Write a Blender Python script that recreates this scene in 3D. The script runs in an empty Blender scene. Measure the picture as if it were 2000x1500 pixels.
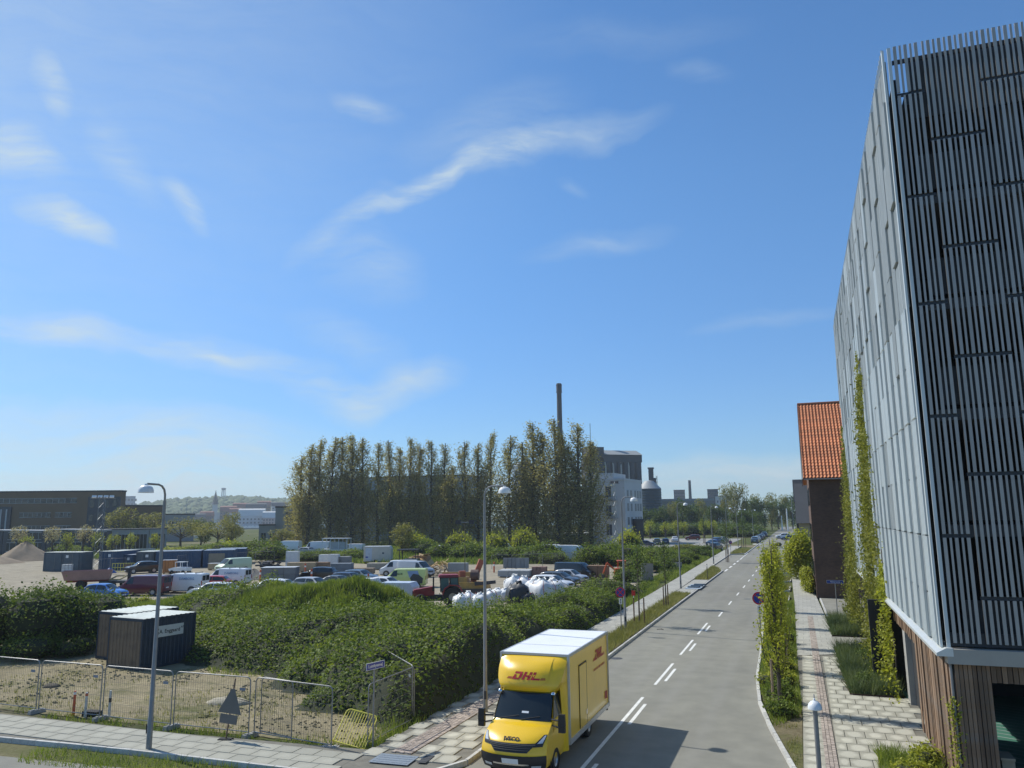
# A city street by a building yard: road with a yellow delivery truck, car park on the right,
# yard with vans, poplars and harbour buildings beyond.  Units are metres, +Y runs along the road.
import bpy, bmesh, math, random
import numpy as np
from mathutils import Vector, Matrix

R = math.radians
PI = math.pi
random.seed(11)
rng = np.random.default_rng(11)
scn = bpy.context.scene
col = scn.collection

# ------------------------------------------------------------------ camera
cam = bpy.data.objects.new('camera', bpy.data.cameras.new('camera'))
col.objects.link(cam)
cam.data.sensor_width = 36.0
cam.data.lens = 27.18
cam.data.clip_start = 0.1
cam.data.clip_end = 20000
_r, _u, _f = Vector((0.93849, 0.345153, -0.010322)), Vector((0.06771, -0.15463, 0.985649)), Vector((-0.338604, 0.925721, 0.168489))
_m = Matrix((_r, _u, -_f)).transposed().to_4x4()
_m.translation = Vector((0, 0, 7.5))
cam.matrix_world = _m
scn.camera = cam

# ------------------------------------------------------------------ daylight
SUN_EL, SUN_AZ = R(46), R(-77)          # azimuth clockwise from +Y
world = bpy.data.worlds.new('World')
scn.world = world
world.use_nodes = True
wn, wl = world.node_tree.nodes, world.node_tree.links
wn.clear()
w_out = wn.new('ShaderNodeOutputWorld')
sky = wn.new('ShaderNodeTexSky')
sky.sky_type = 'NISHITA'
sky.sun_disc = False
sky.sun_elevation = SUN_EL
sky.sun_rotation = SUN_AZ
sky.altitude = 0
sky.air_density = 1.0
sky.dust_density = 0.0
sky.ozone_density = 4.0
bg_sky = wn.new('ShaderNodeBackground')
bg_sky.inputs[1].default_value = 0.135
hsv = wn.new('ShaderNodeHueSaturation')
hsv.inputs['Saturation'].default_value = 1.12
wl.new(sky.outputs[0], hsv.inputs['Color'])



def wmath(op, a, b=None, clamp=False):
    n = wn.new('ShaderNodeMath')
    n.operation = op
    n.use_clamp = clamp
    for i, v in enumerate((a, b)):
        if v is None:
            continue
        if isinstance(v, (int, float)):
            n.inputs[i].default_value = v
        else:
            wl.new(v, n.inputs[i])
    return n.outputs[0]


# thin cirrus: soft streaks in azimuth / elevation, broken up by fibrous noise
tc = wn.new('ShaderNodeTexCoord')
sep = wn.new('ShaderNodeSeparateXYZ')
wl.new(tc.outputs['Generated'], sep.inputs[0])
az = wmath('ARCTAN2', sep.outputs[0], sep.outputs[1])
el = wmath('ARCSINE', sep.outputs[2])
com = wn.new('ShaderNodeCombineXYZ')
wl.new(az, com.inputs[0])
wl.new(el, com.inputs[1])
warp = wn.new('ShaderNodeTexNoise')
warp.inputs['Scale'].default_value = 5.0
warp.inputs['Detail'].default_value = 5
wl.new(com.outputs[0], warp.inputs['Vector'])
wsub = wn.new('ShaderNodeVectorMath')
wsub.operation = 'SUBTRACT'
wl.new(warp.outputs['Color'], wsub.inputs[0])
wsub.inputs[1].default_value = (.5, .5, .5)
wsc = wn.new('ShaderNodeVectorMath')
wsc.operation = 'SCALE'
wl.new(wsub.outputs[0], wsc.inputs[0])
wsc.inputs['Scale'].default_value = 0.10
wadd = wn.new('ShaderNodeVectorMath')
wl.new(com.outputs[0], wadd.inputs[0])
wl.new(wsc.outputs[0], wadd.inputs[1])
P_SKY = wadd.outputs[0]
# paler, bluer air towards the horizon, the same all the way round
hr = wn.new('ShaderNodeMapRange')
hr.interpolation_type = 'SMOOTHSTEP'
hr.inputs[1].default_value = -.02
hr.inputs[2].default_value = .46
wl.new(el, hr.inputs[0])
hm = wn.new('ShaderNodeMix')
hm.data_type = 'RGBA'
hm.inputs[6].default_value = (.40, .63, .88, 1)
hm.inputs[7].default_value = (.92, 1.03, 1.08, 1)
wl.new(hr.outputs[0], hm.inputs[0])
hx = wn.new('ShaderNodeMix')
hx.data_type = 'RGBA'
hx.blend_type = 'MULTIPLY'
hx.inputs[0].default_value = 1
wl.new(hsv.outputs[0], hx.inputs[6])
wl.new(hm.outputs[2], hx.inputs[7])
wl.new(hx.outputs[2], bg_sky.inputs[0])


def streak(a, b, width, amount, power=1.0):
    ax, ay = a
    bx, by = b
    mp = wn.new('ShaderNodeMapping')
    mp.vector_type = 'TEXTURE'
    L = math.hypot(bx - ax, by - ay)
    mp.inputs['Location'].default_value = ((ax + bx) / 2, (ay + by) / 2, 0)
    mp.inputs['Rotation'].default_value = (0, 0, math.atan2(by - ay, bx - ax))
    mp.inputs['Scale'].default_value = (L / 2, width, 1)
    wl.new(P_SKY, mp.inputs['Vector'])
    g = wn.new('ShaderNodeTexGradient')
    g.gradient_type = 'SPHERICAL'
    wl.new(mp.outputs[0], g.inputs[0])
    return wmath('MULTIPLY', wmath('POWER', g.outputs['Fac'], power), amount)


STREAKS = [
    ((-0.6442, 0.3167), (-0.4877, 0.4321), .026, .55), ((-0.5546, 0.3729), (-0.3755, 0.4772), .020, .95), ((-0.4460, 0.4397), (-0.2545, 0.4923), .024, .70), ((-0.3471, 0.4771), (-0.1152, 0.4960), .026, .50),
    ((-0.5157, 0.4550), (-0.2178, 0.5282), .060, .30), ((-0.6068, 0.5266), (-0.4888, 0.5069), .016, .55), ((-0.6066, 0.3445), (-0.4451, 0.2877), .060, .38), ((-0.3489, 0.3269), (-0.1229, 0.3577), .022, .32), ((-0.2912, 0.4394), (-0.2361, 0.4124), .012, .2),
    ((-1.0205, 0.2134), (-0.7485, 0.2124), .022, .75), ((-0.8218, 0.2152), (-0.6014, 0.1891), .026, .70), ((-0.6644, 0.2023), (-0.5230, 0.1360), .030, .60), ((-0.5999, 0.1410), (-0.4043, 0.1928), .026, .65), ((-0.6422, 0.2667), (-0.4843, 0.1758), .03, .3),
    ((-1.0073, 0.4303), (-0.8932, 0.3777), .030, .75), ((-0.9418, 0.3514), (-0.8473, 0.3061), .020, .95), ((-0.9477, 0.5129), (-0.9041, 0.4408), .022, .60), ((-0.8738, 0.4637), (-0.8035, 0.3532), .030, .35), ((-0.8014, 0.4055), (-0.7499, 0.3367), .018, .60),
    ((-1.1036, 0.1068), (-0.5095, 0.1035), .040, .55), ((-1.0989, 0.0635), (-0.4177, 0.0577), .045, .80), ((-1.0195, 0.0334), (-0.5465, 0.0325), .03, .5),
    ((-0.2730, 0.0529), (0.1845, 0.0552), .026, .95), ((-0.5466, 0.0357), (0.0227, 0.0222), .030, .55), ((-0.1321, 0.5575), (-0.0404, 0.5122), .02, .22), ((-0.1298, 0.2212), (0.0847, 0.2370), .016, .30), ((-0.3818, 0.5980), (0.0051, 0.5866), .03, .14),
    ((0.1117, 0.4122), (0.5690, 0.1985), .08, .4), ((0.3635, 0.0963), (0.7605, 0.0813), .10, .5), ((-1.5228, 0.0893), (-1.2395, 0.1797), .12, .5), ((-1.4822, 0.2168), (-1.2390, 0.3962), .08, .5),
]
FILL_VEIL = streak((-2.45, .85), (-.20, .85), 1.15, 1.0, 1.3)      # added cloud veil beyond the left edge: whitens ambient light, stands for glare
dens = None
for s_ in STREAKS:
    v = streak(*s_)
    dens = v if dens is None else wmath('ADD', dens, v)
fm = wn.new('ShaderNodeMapping')
fm.inputs['Rotation'].default_value = (0, 0, R(-28))
fm.inputs['Scale'].default_value = (7, 40, 1)
wl.new(P_SKY, fm.inputs['Vector'])
fib = wn.new('ShaderNodeTexNoise')
fib.inputs['Scale'].default_value = 1.0
fib.inputs['Detail'].default_value = 9
fib.inputs['Roughness'].default_value = .66
wl.new(fm.outputs[0], fib.inputs['Vector'])
fr = wn.new('ShaderNodeMapRange')
fr.inputs[1].default_value = .30
fr.inputs[2].default_value = .78
fr.inputs[3].default_value = .15
fr.inputs[4].default_value = 1.30
wl.new(fib.outputs['Fac'], fr.inputs[0])
haze_low = wmath('MULTIPLY', wmath('POWER', wmath('SUBTRACT', 1.0, wmath('ABSOLUTE', el), True), 9.0), .34)
f2 = wmath('ADD', wmath('MULTIPLY', fr.outputs[0], .35), .42)
dens = wmath('ADD', wmath('MULTIPLY', dens, fr.outputs[0]), wmath('MULTIPLY', FILL_VEIL, f2))
dens = wmath('ADD', dens, haze_low, True)
dens = wmath('MINIMUM', dens, .92)
bg_cloud = wn.new('ShaderNodeBackground')
bg_cloud.inputs[0].default_value = (.80, .94, 1.0, 1)
bg_cloud.inputs[1].default_value = 0.74
mixw = wn.new('ShaderNodeMixShader')
wl.new(dens, mixw.inputs[0])
wl.new(bg_sky.outputs[0], mixw.inputs[1])
wl.new(bg_cloud.outputs[0], mixw.inputs[2])
wl.new(mixw.outputs[0], w_out.inputs[0])

sun = bpy.data.objects.new('sun', bpy.data.lights.new('sun', 'SUN'))
col.objects.link(sun)
sun.data.energy = 4.4
sun.data.angle = R(.53)
sun.data.color = (1.0, .965, .885)
_s = Vector((math.sin(SUN_AZ) * math.cos(SUN_EL), math.cos(SUN_AZ) * math.cos(SUN_EL), math.sin(SUN_EL)))
sun.rotation_euler = (-_s).to_track_quat('-Z', 'Y').to_euler()
sun.location = _s * 60

vs_ = scn.view_settings
vs_.view_transform = 'Standard'
vs_.look = 'None'
vs_.gamma = 1
vs_.use_curve_mapping = False
vs_.exposure = 0.08
scn.cycles.max_bounces = 6
scn.cycles.diffuse_bounces = 3
scn.cycles.glossy_bounces = 3
scn.cycles.transmission_bounces = 4
scn.cycles.transparent_max_bounces = 6
scn.cycles.use_denoising = True


# ------------------------------------------------------------------ mesh helpers
class MB:
    """collects boxes, bars, tubes, profiles; build() links them as one mesh object"""

    def __init__(s):
        s.v, s.f, s.m = [], [], []

    def add(s, vs, fs, mi=0):
        o = len(s.v)
        s.v.extend([tuple(p) for p in vs])
        s.f.extend([tuple(i + o for i in f) for f in fs])
        s.m.extend([mi] * len(fs))
        return s

    def box(s, c, d, rz=0, mi=0, rot=None, top=(1, 1)):
        x, y, z = d[0] / 2, d[1] / 2, d[2] / 2
        vs = [(-x, -y, -z), (x, -y, -z), (x, y, -z), (-x, y, -z),
              (-x * top[0], -y * top[1], z), (x * top[0], -y * top[1], z), (x * top[0], y * top[1], z), (-x * top[0], y * top[1], z)]
        M_ = rot if rot is not None else Matrix.Rotation(rz, 3, 'Z')
        vs = [M_ @ Vector(p) + Vector(c) for p in vs]
        return s.add(vs, [(0, 3, 2, 1), (4, 5, 6, 7), (0, 1, 5, 4), (1, 2, 6, 5), (2, 3, 7, 6), (3, 0, 4, 7)], mi)

    def bar(s, p, q, w, h=None, mi=0, up=(0, 0, 1)):
        p, q = Vector(p), Vector(q)
        h = h or w
        t = (q - p)
        L = t.length
        t.normalize()
        u = Vector(up)
        if abs(t.dot(u)) > .98:
            u = Vector((0, 1, 0))
        sd = t.cross(u).normalized()
        u = sd.cross(t)
        return s.box((p + q) / 2, (L, w, h), mi=mi, rot=Matrix((t, sd, u)).transposed())

    def tube(s, pts, r, n=8, mi=0, caps=True):
        pts = [Vector(p) for p in pts]
        rs = r if isinstance(r, (list, tuple)) else [r] * len(pts)
        o = len(s.v)
        prev = None
        for i, p in enumerate(pts):
            t = (pts[min(i + 1, len(pts) - 1)] - pts[max(i - 1, 0)]).normalized()
            if prev is None:
                a = Vector((1, 0, 0)) if abs(t.x) < .9 else Vector((0, 1, 0))
            else:
                a = prev
            sd = (a - t * a.dot(t)).normalized()
            prev = sd
            b = t.cross(sd)
            for k in range(n):
                an = 2 * PI * k / n
                s.v.append(tuple(p + (sd * math.cos(an) + b * math.sin(an)) * rs[i]))
        fs = []
        for i in range(len(pts) - 1):
            for k in range(n):
                a0, a1 = o + i * n + k, o + i * n + (k + 1) % n
                fs.append((a0, a1, a1 + n, a0 + n))
        if caps:
            fs.append(tuple(o + k for k in range(n))[::-1])
            e = o + (len(pts) - 1) * n
            fs.append(tuple(e + k for k in range(n)))
        s.f.extend(fs)
        s.m.extend([mi] * len(fs))
        return s

    def prism(s, poly, z0, z1, mi=0):
        n = len(poly)
        vs = [(x, y, z0) for x, y in poly] + [(x, y, z1) for x, y in poly]
        fs = [tuple(range(n))[::-1], tuple(range(n, 2 * n))] + [(i, (i + 1) % n, n + (i + 1) % n, n + i) for i in range(n)]
        return s.add(vs, fs, mi)

    def prof(s, poly, y0, y1, mi=0):
        """(x, z) outline run along y"""
        n = len(poly)
        vs = [(x, y0, z) for x, z in poly] + [(x, y1, z) for x, z in poly]
        fs = [tuple(range(n)), tuple(range(n, 2 * n))[::-1]] + [(i, n + i, n + (i + 1) % n, (i + 1) % n) for i in range(n)]
        return s.add(vs, fs, mi)

    def grid(s, rows, mi=0, flip=False):
        o = len(s.v)
        n = len(rows[0])
        for r_ in rows:
            s.v.extend([tuple(p) for p in r_])
        fs = []
        for i in range(len(rows) - 1):
            for j in range(n - 1):
                a = o + i * n + j
                q = (a, a + 1, a + n + 1, a + n)
                fs.append(q[::-1] if flip else q)
        s.f.extend(fs)
        s.m.extend([mi] * len(fs))
        return s

    def lathe(s, prof, c=(0, 0, 0), n=16, mi=0):
        rows = []
        for r_, z in prof:
            rows.append([(c[0] + r_ * math.cos(2 * PI * k / n), c[1] + r_ * math.sin(2 * PI * k / n), c[2] + z) for k in range(n + 1)])
        return s.grid(rows, mi)

    def disc(s, c, r, nrm, n=16, mi=0):
        nrm = Vector(nrm).normalized()
        a = nrm.orthogonal().normalized()
        b = nrm.cross(a)
        return s.add([Vector(c) + (a * math.cos(2 * PI * k / n) + b * math.sin(2 * PI * k / n)) * r for k in range(n)], [tuple(range(n))], mi)

    def mesh(s, name, mats, smooth=None, weld=False):
        me = bpy.data.meshes.new(name)
        me.from_pydata(s.v, [], s.f)
        for m_ in (mats if isinstance(mats, (list, tuple)) else [mats]):
            me.materials.append(m_)
        if any(s.m):
            me.polygons.foreach_set('material_index', s.m)
        if smooth is not None:
            bm = bmesh.new()
            bm.from_mesh(me)
            bmesh.ops.remove_doubles(bm, verts=bm.verts, dist=.0005)
            bmesh.ops.recalc_face_normals(bm, faces=bm.faces)
            bm.to_mesh(me)
            bm.free()
            me.polygons.foreach_set('use_smooth', [True] * len(me.polygons))
            me.set_sharp_from_angle(angle=R(smooth))
        me.update()
        return me

    def build(s, name, mats, parent=None, smooth=None, loc=None, rz=0):
        return link(name, s.mesh(name, mats, smooth), parent, loc, rz)


def link(name, me, parent=None, loc=None, rz=0):
    o = bpy.data.objects.new(name, me)
    col.objects.link(o)
    if parent is not None:
        o.parent = parent
    if loc is not None:
        o.location = loc
    if rz:
        o.rotation_euler = (0, 0, rz)
    return o


def tag(o, label=None, cat=None, group=None, kind=None):
    if label:
        o['label'] = label
    if cat:
        o['category'] = cat
    if group:
        o['group'] = group
    if kind:
        o['kind'] = kind
    return o


def thing(name, label, cat, loc=(0, 0, 0), rz=0, group=None):
    o = bpy.data.objects.new(name, None)
    col.objects.link(o)
    o.empty_display_size = .3
    o.location = loc if len(loc) == 3 else (loc[0], loc[1], 0)
    o.rotation_euler = (0, 0, rz)
    return tag(o, label, cat, group)


def struct(o):
    o['kind'] = 'structure'
    return o


def stuff(o):
    o['kind'] = 'stuff'
    return o


KIDS = {}


def copy_tree(o, parent=None):
    c = o.copy()
    col.objects.link(c)
    if parent is not None:
        c.parent = parent
    for ch in o.children:
        copy_tree(ch, c)
    return c


def dup(o, loc, rz, label, group=None, scale=None):
    c = copy_tree(o)
    c.location = loc if len(loc) == 3 else (loc[0], loc[1], 0)
    c.rotation_euler = (0, 0, rz)
    if scale is not None:
        c.scale = scale if isinstance(scale, tuple) else (scale,) * 3
    return tag(c, label, None, group)


ORD = ['first', 'second', 'third', 'fourth', 'fifth', 'sixth', 'seventh', 'eighth', 'ninth', 'tenth', 'eleventh', 'twelfth',
       'thirteenth', 'fourteenth', 'fifteenth', 'sixteenth', 'seventeenth', 'eighteenth', 'nineteenth', 'twentieth',
       'twenty-first', 'twenty-second', 'twenty-third', 'twenty-fourth', 'twenty-fifth', 'twenty-sixth', 'twenty-seventh',
       'twenty-eighth', 'twenty-ninth', 'thirtieth']


def fast_mesh(name, verts, nper, mats, mi=None):
    """many separate small faces of nper corners each, from one (N*nper, 3) array"""
    verts = np.asarray(verts, dtype=np.float32).reshape(-1, 3)
    nf = len(verts) // nper
    me = bpy.data.meshes.new(name)
    me.vertices.add(len(verts))
    me.vertices.foreach_set('co', verts.ravel())
    me.loops.add(nf * nper)
    me.loops.foreach_set('vertex_index', np.arange(nf * nper, dtype=np.int32))
    me.polygons.add(nf)
    me.polygons.foreach_set('loop_start', np.arange(0, nf * nper, nper, dtype=np.int32))
    for m_ in (mats if isinstance(mats, (list, tuple)) else [mats]):
        me.materials.append(m_)
    if mi is not None:
        me.polygons.foreach_set('material_index', np.asarray(mi, dtype=np.int32))
    me.update(calc_edges=True)
    return me


def leaf_quads(pts, size, up=.4, asp=.62, jit=.35):
    """rhombic leaves at the given points"""
    n = len(pts)
    nr = rng.normal(size=(n, 3))
    nr /= np.linalg.norm(nr, axis=1)[:, None]
    nr[:, 2] = np.abs(nr[:, 2]) + up
    nr /= np.linalg.norm(nr, axis=1)[:, None]
    t = rng.normal(size=(n, 3))
    t -= nr * (t * nr).sum(1)[:, None]
    t /= np.linalg.norm(t, axis=1)[:, None]
    b = np.cross(nr, t)
    sz = (np.asarray(size) * (1 + jit * rng.uniform(-1, 1, n)))[:, None]
    bend = nr * sz * .12
    P = np.asarray(pts)
    return np.stack([P - t * sz * .5 - bend, P + b * sz * .5 * asp, P + t * sz * .5 - bend, P - b * sz * .5 * asp], 1)


def blade_tris(pts, hgt, w=.02, lean=.3):
    n = len(pts)
    a = rng.uniform(0, 2 * PI, n)
    sd = np.stack([np.cos(a), np.sin(a), np.zeros(n)], 1)
    h = (np.asarray(hgt) * rng.uniform(.55, 1.15, n))
    tip = rng.normal(size=(n, 2)) * lean * h[:, None]
    P = np.asarray(pts)
    top = P + np.stack([tip[:, 0], tip[:, 1], h], 1)
    w = w * rng.uniform(.7, 1.3, n)[:, None]
    return np.stack([P - sd * w, P + sd * w, top], 1)


# ------------------------------------------------------------------ materials
def new_mat(name):
    m = bpy.data.materials.new(name)
    m.use_nodes = True
    n = m.node_tree.nodes
    b = n['Principled BSDF']
    return m, n, m.node_tree.links, b


def tx(n, l, kind='Object'):
    if kind == 'World':
        g = n.new('ShaderNodeNewGeometry')
        return g.outputs['Position']
    t = n.new('ShaderNodeTexCoord')
    return t.outputs[kind]


def noise(n, l, vec, scale, detail=4, rough=.55, stretch=None):
    if stretch:
        mp = n.new('ShaderNodeMapping')
        mp.inputs['Scale'].default_value = stretch
        l.new(vec, mp.inputs['Vector'])
        vec = mp.outputs[0]
    t = n.new('ShaderNodeTexNoise')
    t.inputs['Scale'].default_value = scale
    t.inputs['Detail'].default_value = detail
    t.inputs['Roughness'].default_value = rough
    l.new(vec, t.inputs['Vector'])
    return t.outputs['Fac']


def ramp(n, l, fac, stops):
    r_ = n.new('ShaderNodeValToRGB')
    e = r_.color_ramp.elements
    while len(e) < len(stops):
        e.new(.5)
    for k, (p, c) in enumerate(stops):
        e[k].position = p
        e[k].color = (c[0], c[1], c[2], 1)
    l.new(fac, r_.inputs[0])
    return r_.outputs[0]


def mixc(n, l, fac, a, b, mode='MIX'):
    m = n.new('ShaderNodeMix')
    m.data_type = 'RGBA'
    m.blend_type = mode
    for i, v in ((0, fac), (6, a), (7, b)):
        if isinstance(v, (int, float)):
            m.inputs[i].default_value = v
        elif isinstance(v, tuple):
            m.inputs[i].default_value = (v[0], v[1], v[2], 1)
        else:
            l.new(v, m.inputs[i])
    return m.outputs[2]


def mul(c, k):
    return tuple(min(1, x * k) for x in c)


def bumpn(n, l, b, h, strength, dist=.02):
    bp = n.new('ShaderNodeBump')
    bp.inputs['Strength'].default_value = strength
    bp.inputs['Distance'].default_value = dist
    l.new(h, bp.inputs['Height'])
    l.new(bp.outputs[0], b.inputs['Normal'])


def mat(name, c, rough=.6, metal=0., var=.14, scale=3., space='Object', bump=0., bscale=60., dirt=None, dirt_amt=.0, obj=0., isl=0., coat=0., stretch=None, spec=None):
    m, n, l, b = new_mat(name)
    vec = tx(n, l, space)
    nz = noise(n, l, vec, scale, 5, .6, stretch)
    cc = ramp(n, l, nz, [(.25, mul(c, 1 - var)), (.75, mul(c, 1 + var))])
    if dirt is not None:
        d = noise(n, l, vec, scale * .6 + .3, 6, .65)
        dr = n.new('ShaderNodeMapRange')
        dr.inputs[1].default_value = .48
        dr.inputs[2].default_value = .72
        dr.inputs[4].default_value = dirt_amt
        l.new(d, dr.inputs[0])
        cc = mixc(n, l, dr.outputs[0], cc, dirt)
    if obj or isl:
        g = n.new('ShaderNodeObjectInfo') if obj else n.new('ShaderNodeNewGeometry')
        a = obj or isl
        mr = n.new('ShaderNodeMapRange')
        mr.inputs[3].default_value = 1 - a
        mr.inputs[4].default_value = 1 + a
        l.new(g.outputs['Random' if obj else 'Random Per Island'], mr.inputs[0])
        cc = mixc(n, l, 1.0, cc, mr.outputs[0], 'MULTIPLY')
    l.new(cc, b.inputs['Base Color'])
    b.inputs['Roughness'].default_value = rough
    b.inputs['Metallic'].default_value = metal
    if coat:
        b.inputs['Coat Weight'].default_value = coat
        b.inputs['Coat Roughness'].default_value = .08
    if spec is not None:
        b.inputs['Specular IOR Level'].default_value = spec
    if bump:
        bumpn(n, l, b, noise(n, l, vec, bscale, 4, .6), bump)
    return m


def leaf_mat(name, stops, trans=.3, rough=.5, clump=1.6):
    """leaf colour by single leaf and by clump; thin leaves let some light through"""
    m, n, l, b = new_mat(name)
    g = n.new('ShaderNodeNewGeometry')
    cl = noise(n, l, g.outputs['Position'], clump, 3, .6)
    a1 = n.new('ShaderNodeMath')
    a1.operation = 'MULTIPLY_ADD'
    l.new(g.outputs['Random Per Island'], a1.inputs[0])
    a1.inputs[1].default_value = .55
    a2 = n.new('ShaderNodeMapRange')
    a2.inputs[1].default_value = .3
    a2.inputs[2].default_value = .7
    a2.inputs[4].default_value = .45
    l.new(cl, a2.inputs[0])
    l.new(a2.outputs[0], a1.inputs[2])
    cc = ramp(n, l, a1.outputs[0], [(q, mul(c, 1.3)) for q, c in stops])
    l.new(cc, b.inputs['Base Color'])
    b.inputs['Roughness'].default_value = rough
    b.inputs['Specular IOR Level'].default_value = .2
    tr = n.new('ShaderNodeBsdfTranslucent')
    tcol = mixc(n, l, 1.0, cc, (1.25, 1.25, .55), 'MULTIPLY')
    l.new(tcol, tr.inputs[0])
    mx = n.new('ShaderNodeMixShader')
    mx.inputs[0].default_value = trans
    l.new(b.outputs[0], mx.inputs[1])
    l.new(tr.outputs[0], mx.inputs[2])
    l.new(mx.outputs[0], n['Material Output'].inputs[0])
    return m


def glass_mat(name, c=(.02, .03, .035), rough=.06):
    m, n, l, b = new_mat(name)
    b.inputs['Base Color'].default_value = (*c, 1)
    b.inputs['Roughness'].default_value = rough
    b.inputs['Specular IOR Level'].default_value = .6
    return m


GREY_STEEL = mat('galvanised steel', (.24, .24, .235), .5, .35, .12, 5)
DARK_STEEL = mat('dark steel', (.05, .05, .055), .55, .3, .2, 8)
BLACK = mat('black plastic', (.018, .018, .02), .5, 0, .2, 6)
RUBBER = mat('tyre rubber', (.02, .02, .02), .85, 0, .2, 6)
GLASS = glass_mat('car glass')
GLASS_B = glass_mat('window glass', (.03, .04, .05), .08)
CHROME = mat('chrome', (.7, .7, .7), .15, 1., .05, 5)
WHITE = mat('white paint', (.78, .79, .78), .4, 0, .05, 2, dirt=(.5, .48, .43), dirt_amt=.25)
LAMP_W = mat('lamp glass white', (.8, .8, .79), .3, 0, .03, 2)
TAIL_RED = mat('tail lamp red', (.35, .01, .01), .2, 0, .05, 3)
RIM = mat('alloy rim', (.42, .43, .44), .35, .7, .1, 6)
WOOD_POST = mat('weathered post wood', (.33, .24, .15), .8, 0, .25, 6, stretch=(8, 8, 1))


# ================================================================== ground, roads, pavements
def ground_mat():
    m, n, l, b = new_mat('yard grass and soil')
    p = tx(n, l, 'World')
    big = noise(n, l, p, .035, 6, .6)
    mid = noise(n, l, p, .35, 6, .65)
    fine = noise(n, l, p, 6, 5, .7)
    g1 = ramp(n, l, fine, [(.3, (.045, .062, .016)), (.7, (.105, .125, .035))])
    g2 = ramp(n, l, mid, [(.35, (.06, .085, .02)), (.7, (.16, .15, .06))])
    gr = mixc(n, l, .5, g1, g2)
    so = ramp(n, l, fine, [(.25, (.17, .135, .085)), (.75, (.30, .25, .17))])
    md = n.new('ShaderNodeMapRange')
    md.inputs[1].default_value = .56
    md.inputs[2].default_value = .66
    l.new(big, md.inputs[0])
    l.new(mixc(n, l, md.outputs[0], gr, so), b.inputs['Base Color'])
    b.inputs['Roughness'].default_value = .95
    b.inputs['Specular IOR Level'].default_value = .1
    bumpn(n, l, b, fine, .6, .05)
    return m


def dirt_mat(name, c1, c2, grass_amt, bump=.8, tracks=False):
    m, n, l, b = new_mat(name)
    p = tx(n, l, 'World')
    fine = noise(n, l, p, 5, 8, .7)
    mid = noise(n, l, p, .5, 6, .65)
    gro = noise(n, l, p, .28, 6, .7)
    so = ramp(n, l, fine, [(.28, c1), (.72, c2)])
    so = mixc(n, l, 1, so, ramp(n, l, mid, [(.3, (.72, .72, .70)), (.7, (1.18, 1.16, 1.12))]), 'MULTIPLY')
    md = n.new('ShaderNodeMapRange')
    md.inputs[1].default_value = .62 - grass_amt * .25
    md.inputs[2].default_value = .70 - grass_amt * .12
    md.inputs[4].default_value = .85
    l.new(gro, md.inputs[0])
    gc = ramp(n, l, fine, [(.3, (.05, .065, .016)), (.7, (.13, .14, .045))])
    l.new(mixc(n, l, md.outputs[0], so, gc), b.inputs['Base Color'])
    b.inputs['Roughness'].default_value = .95
    b.inputs['Specular IOR Level'].default_value = .1
    bumpn(n, l, b, fine, bump, .06)
    return m


def asphalt_mat(name, c, lanes=None):
    m, n, l, b = new_mat(name)
    p = tx(n, l, 'World')
    fine = noise(n, l, p, 45, 4, .7)
    mid = noise(n, l, p, 1.1, 6, .6)
    big = noise(n, l, p, .16, 5, .6, stretch=(1, .35, 1))
    cc = ramp(n, l, fine, [(.25, mul(c, .82)), (.75, mul(c, 1.2))])
    cc = mixc(n, l, 1, cc, ramp(n, l, mid, [(.3, (.88, .88, .88)), (.72, (1.1, 1.1, 1.09))]), 'MULTIPLY')
    cc = mixc(n, l, 1, cc, ramp(n, l, big, [(.3, (.86, .86, .87)), (.7, (1.13, 1.12, 1.09))]), 'MULTIPLY')
    if lanes:
        # worn wheel tracks: paler polished bands along the road, oil-dark in between
        sx = n.new('ShaderNodeSeparateXYZ')
        l.new(p, sx.inputs[0])
        tot = None
        for x0 in lanes:
            d = n.new('ShaderNodeMath')
            d.operation = 'SUBTRACT'
            l.new(sx.outputs[0], d.inputs[0])
            d.inputs[1].default_value = x0
            a = n.new('ShaderNodeMath')
            a.operation = 'ABSOLUTE'
            l.new(d.outputs[0], a.inputs[0])
            r_ = n.new('ShaderNodeMapRange')
            r_.interpolation_type = 'SMOOTHSTEP'
            r_.inputs[1].default_value = .45
            r_.inputs[2].default_value = .0
            r_.inputs[4].default_value = .15
            l.new(a.outputs[0], r_.inputs[0])
            tot = r_.outputs[0] if tot is None else _addn(n, l, tot, r_.outputs[0])
        cc = mixc(n, l, tot, cc, (.30, .29, .27))
    crk = noise(n, l, p, .55, 9, .75)
    l.new(cc, b.inputs['Base Color'])
    b.inputs['Roughness'].default_value = .88
    b.inputs['Specular IOR Level'].default_value = .25
    bumpn(n, l, b, fine, .35, .01)
    return m


def _addn(n, l, a, c):
    q = n.new('ShaderNodeMath')
    l.new(a, q.inputs[0])
    l.new(c, q.inputs[1])
    return q.outputs[0]


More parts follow.
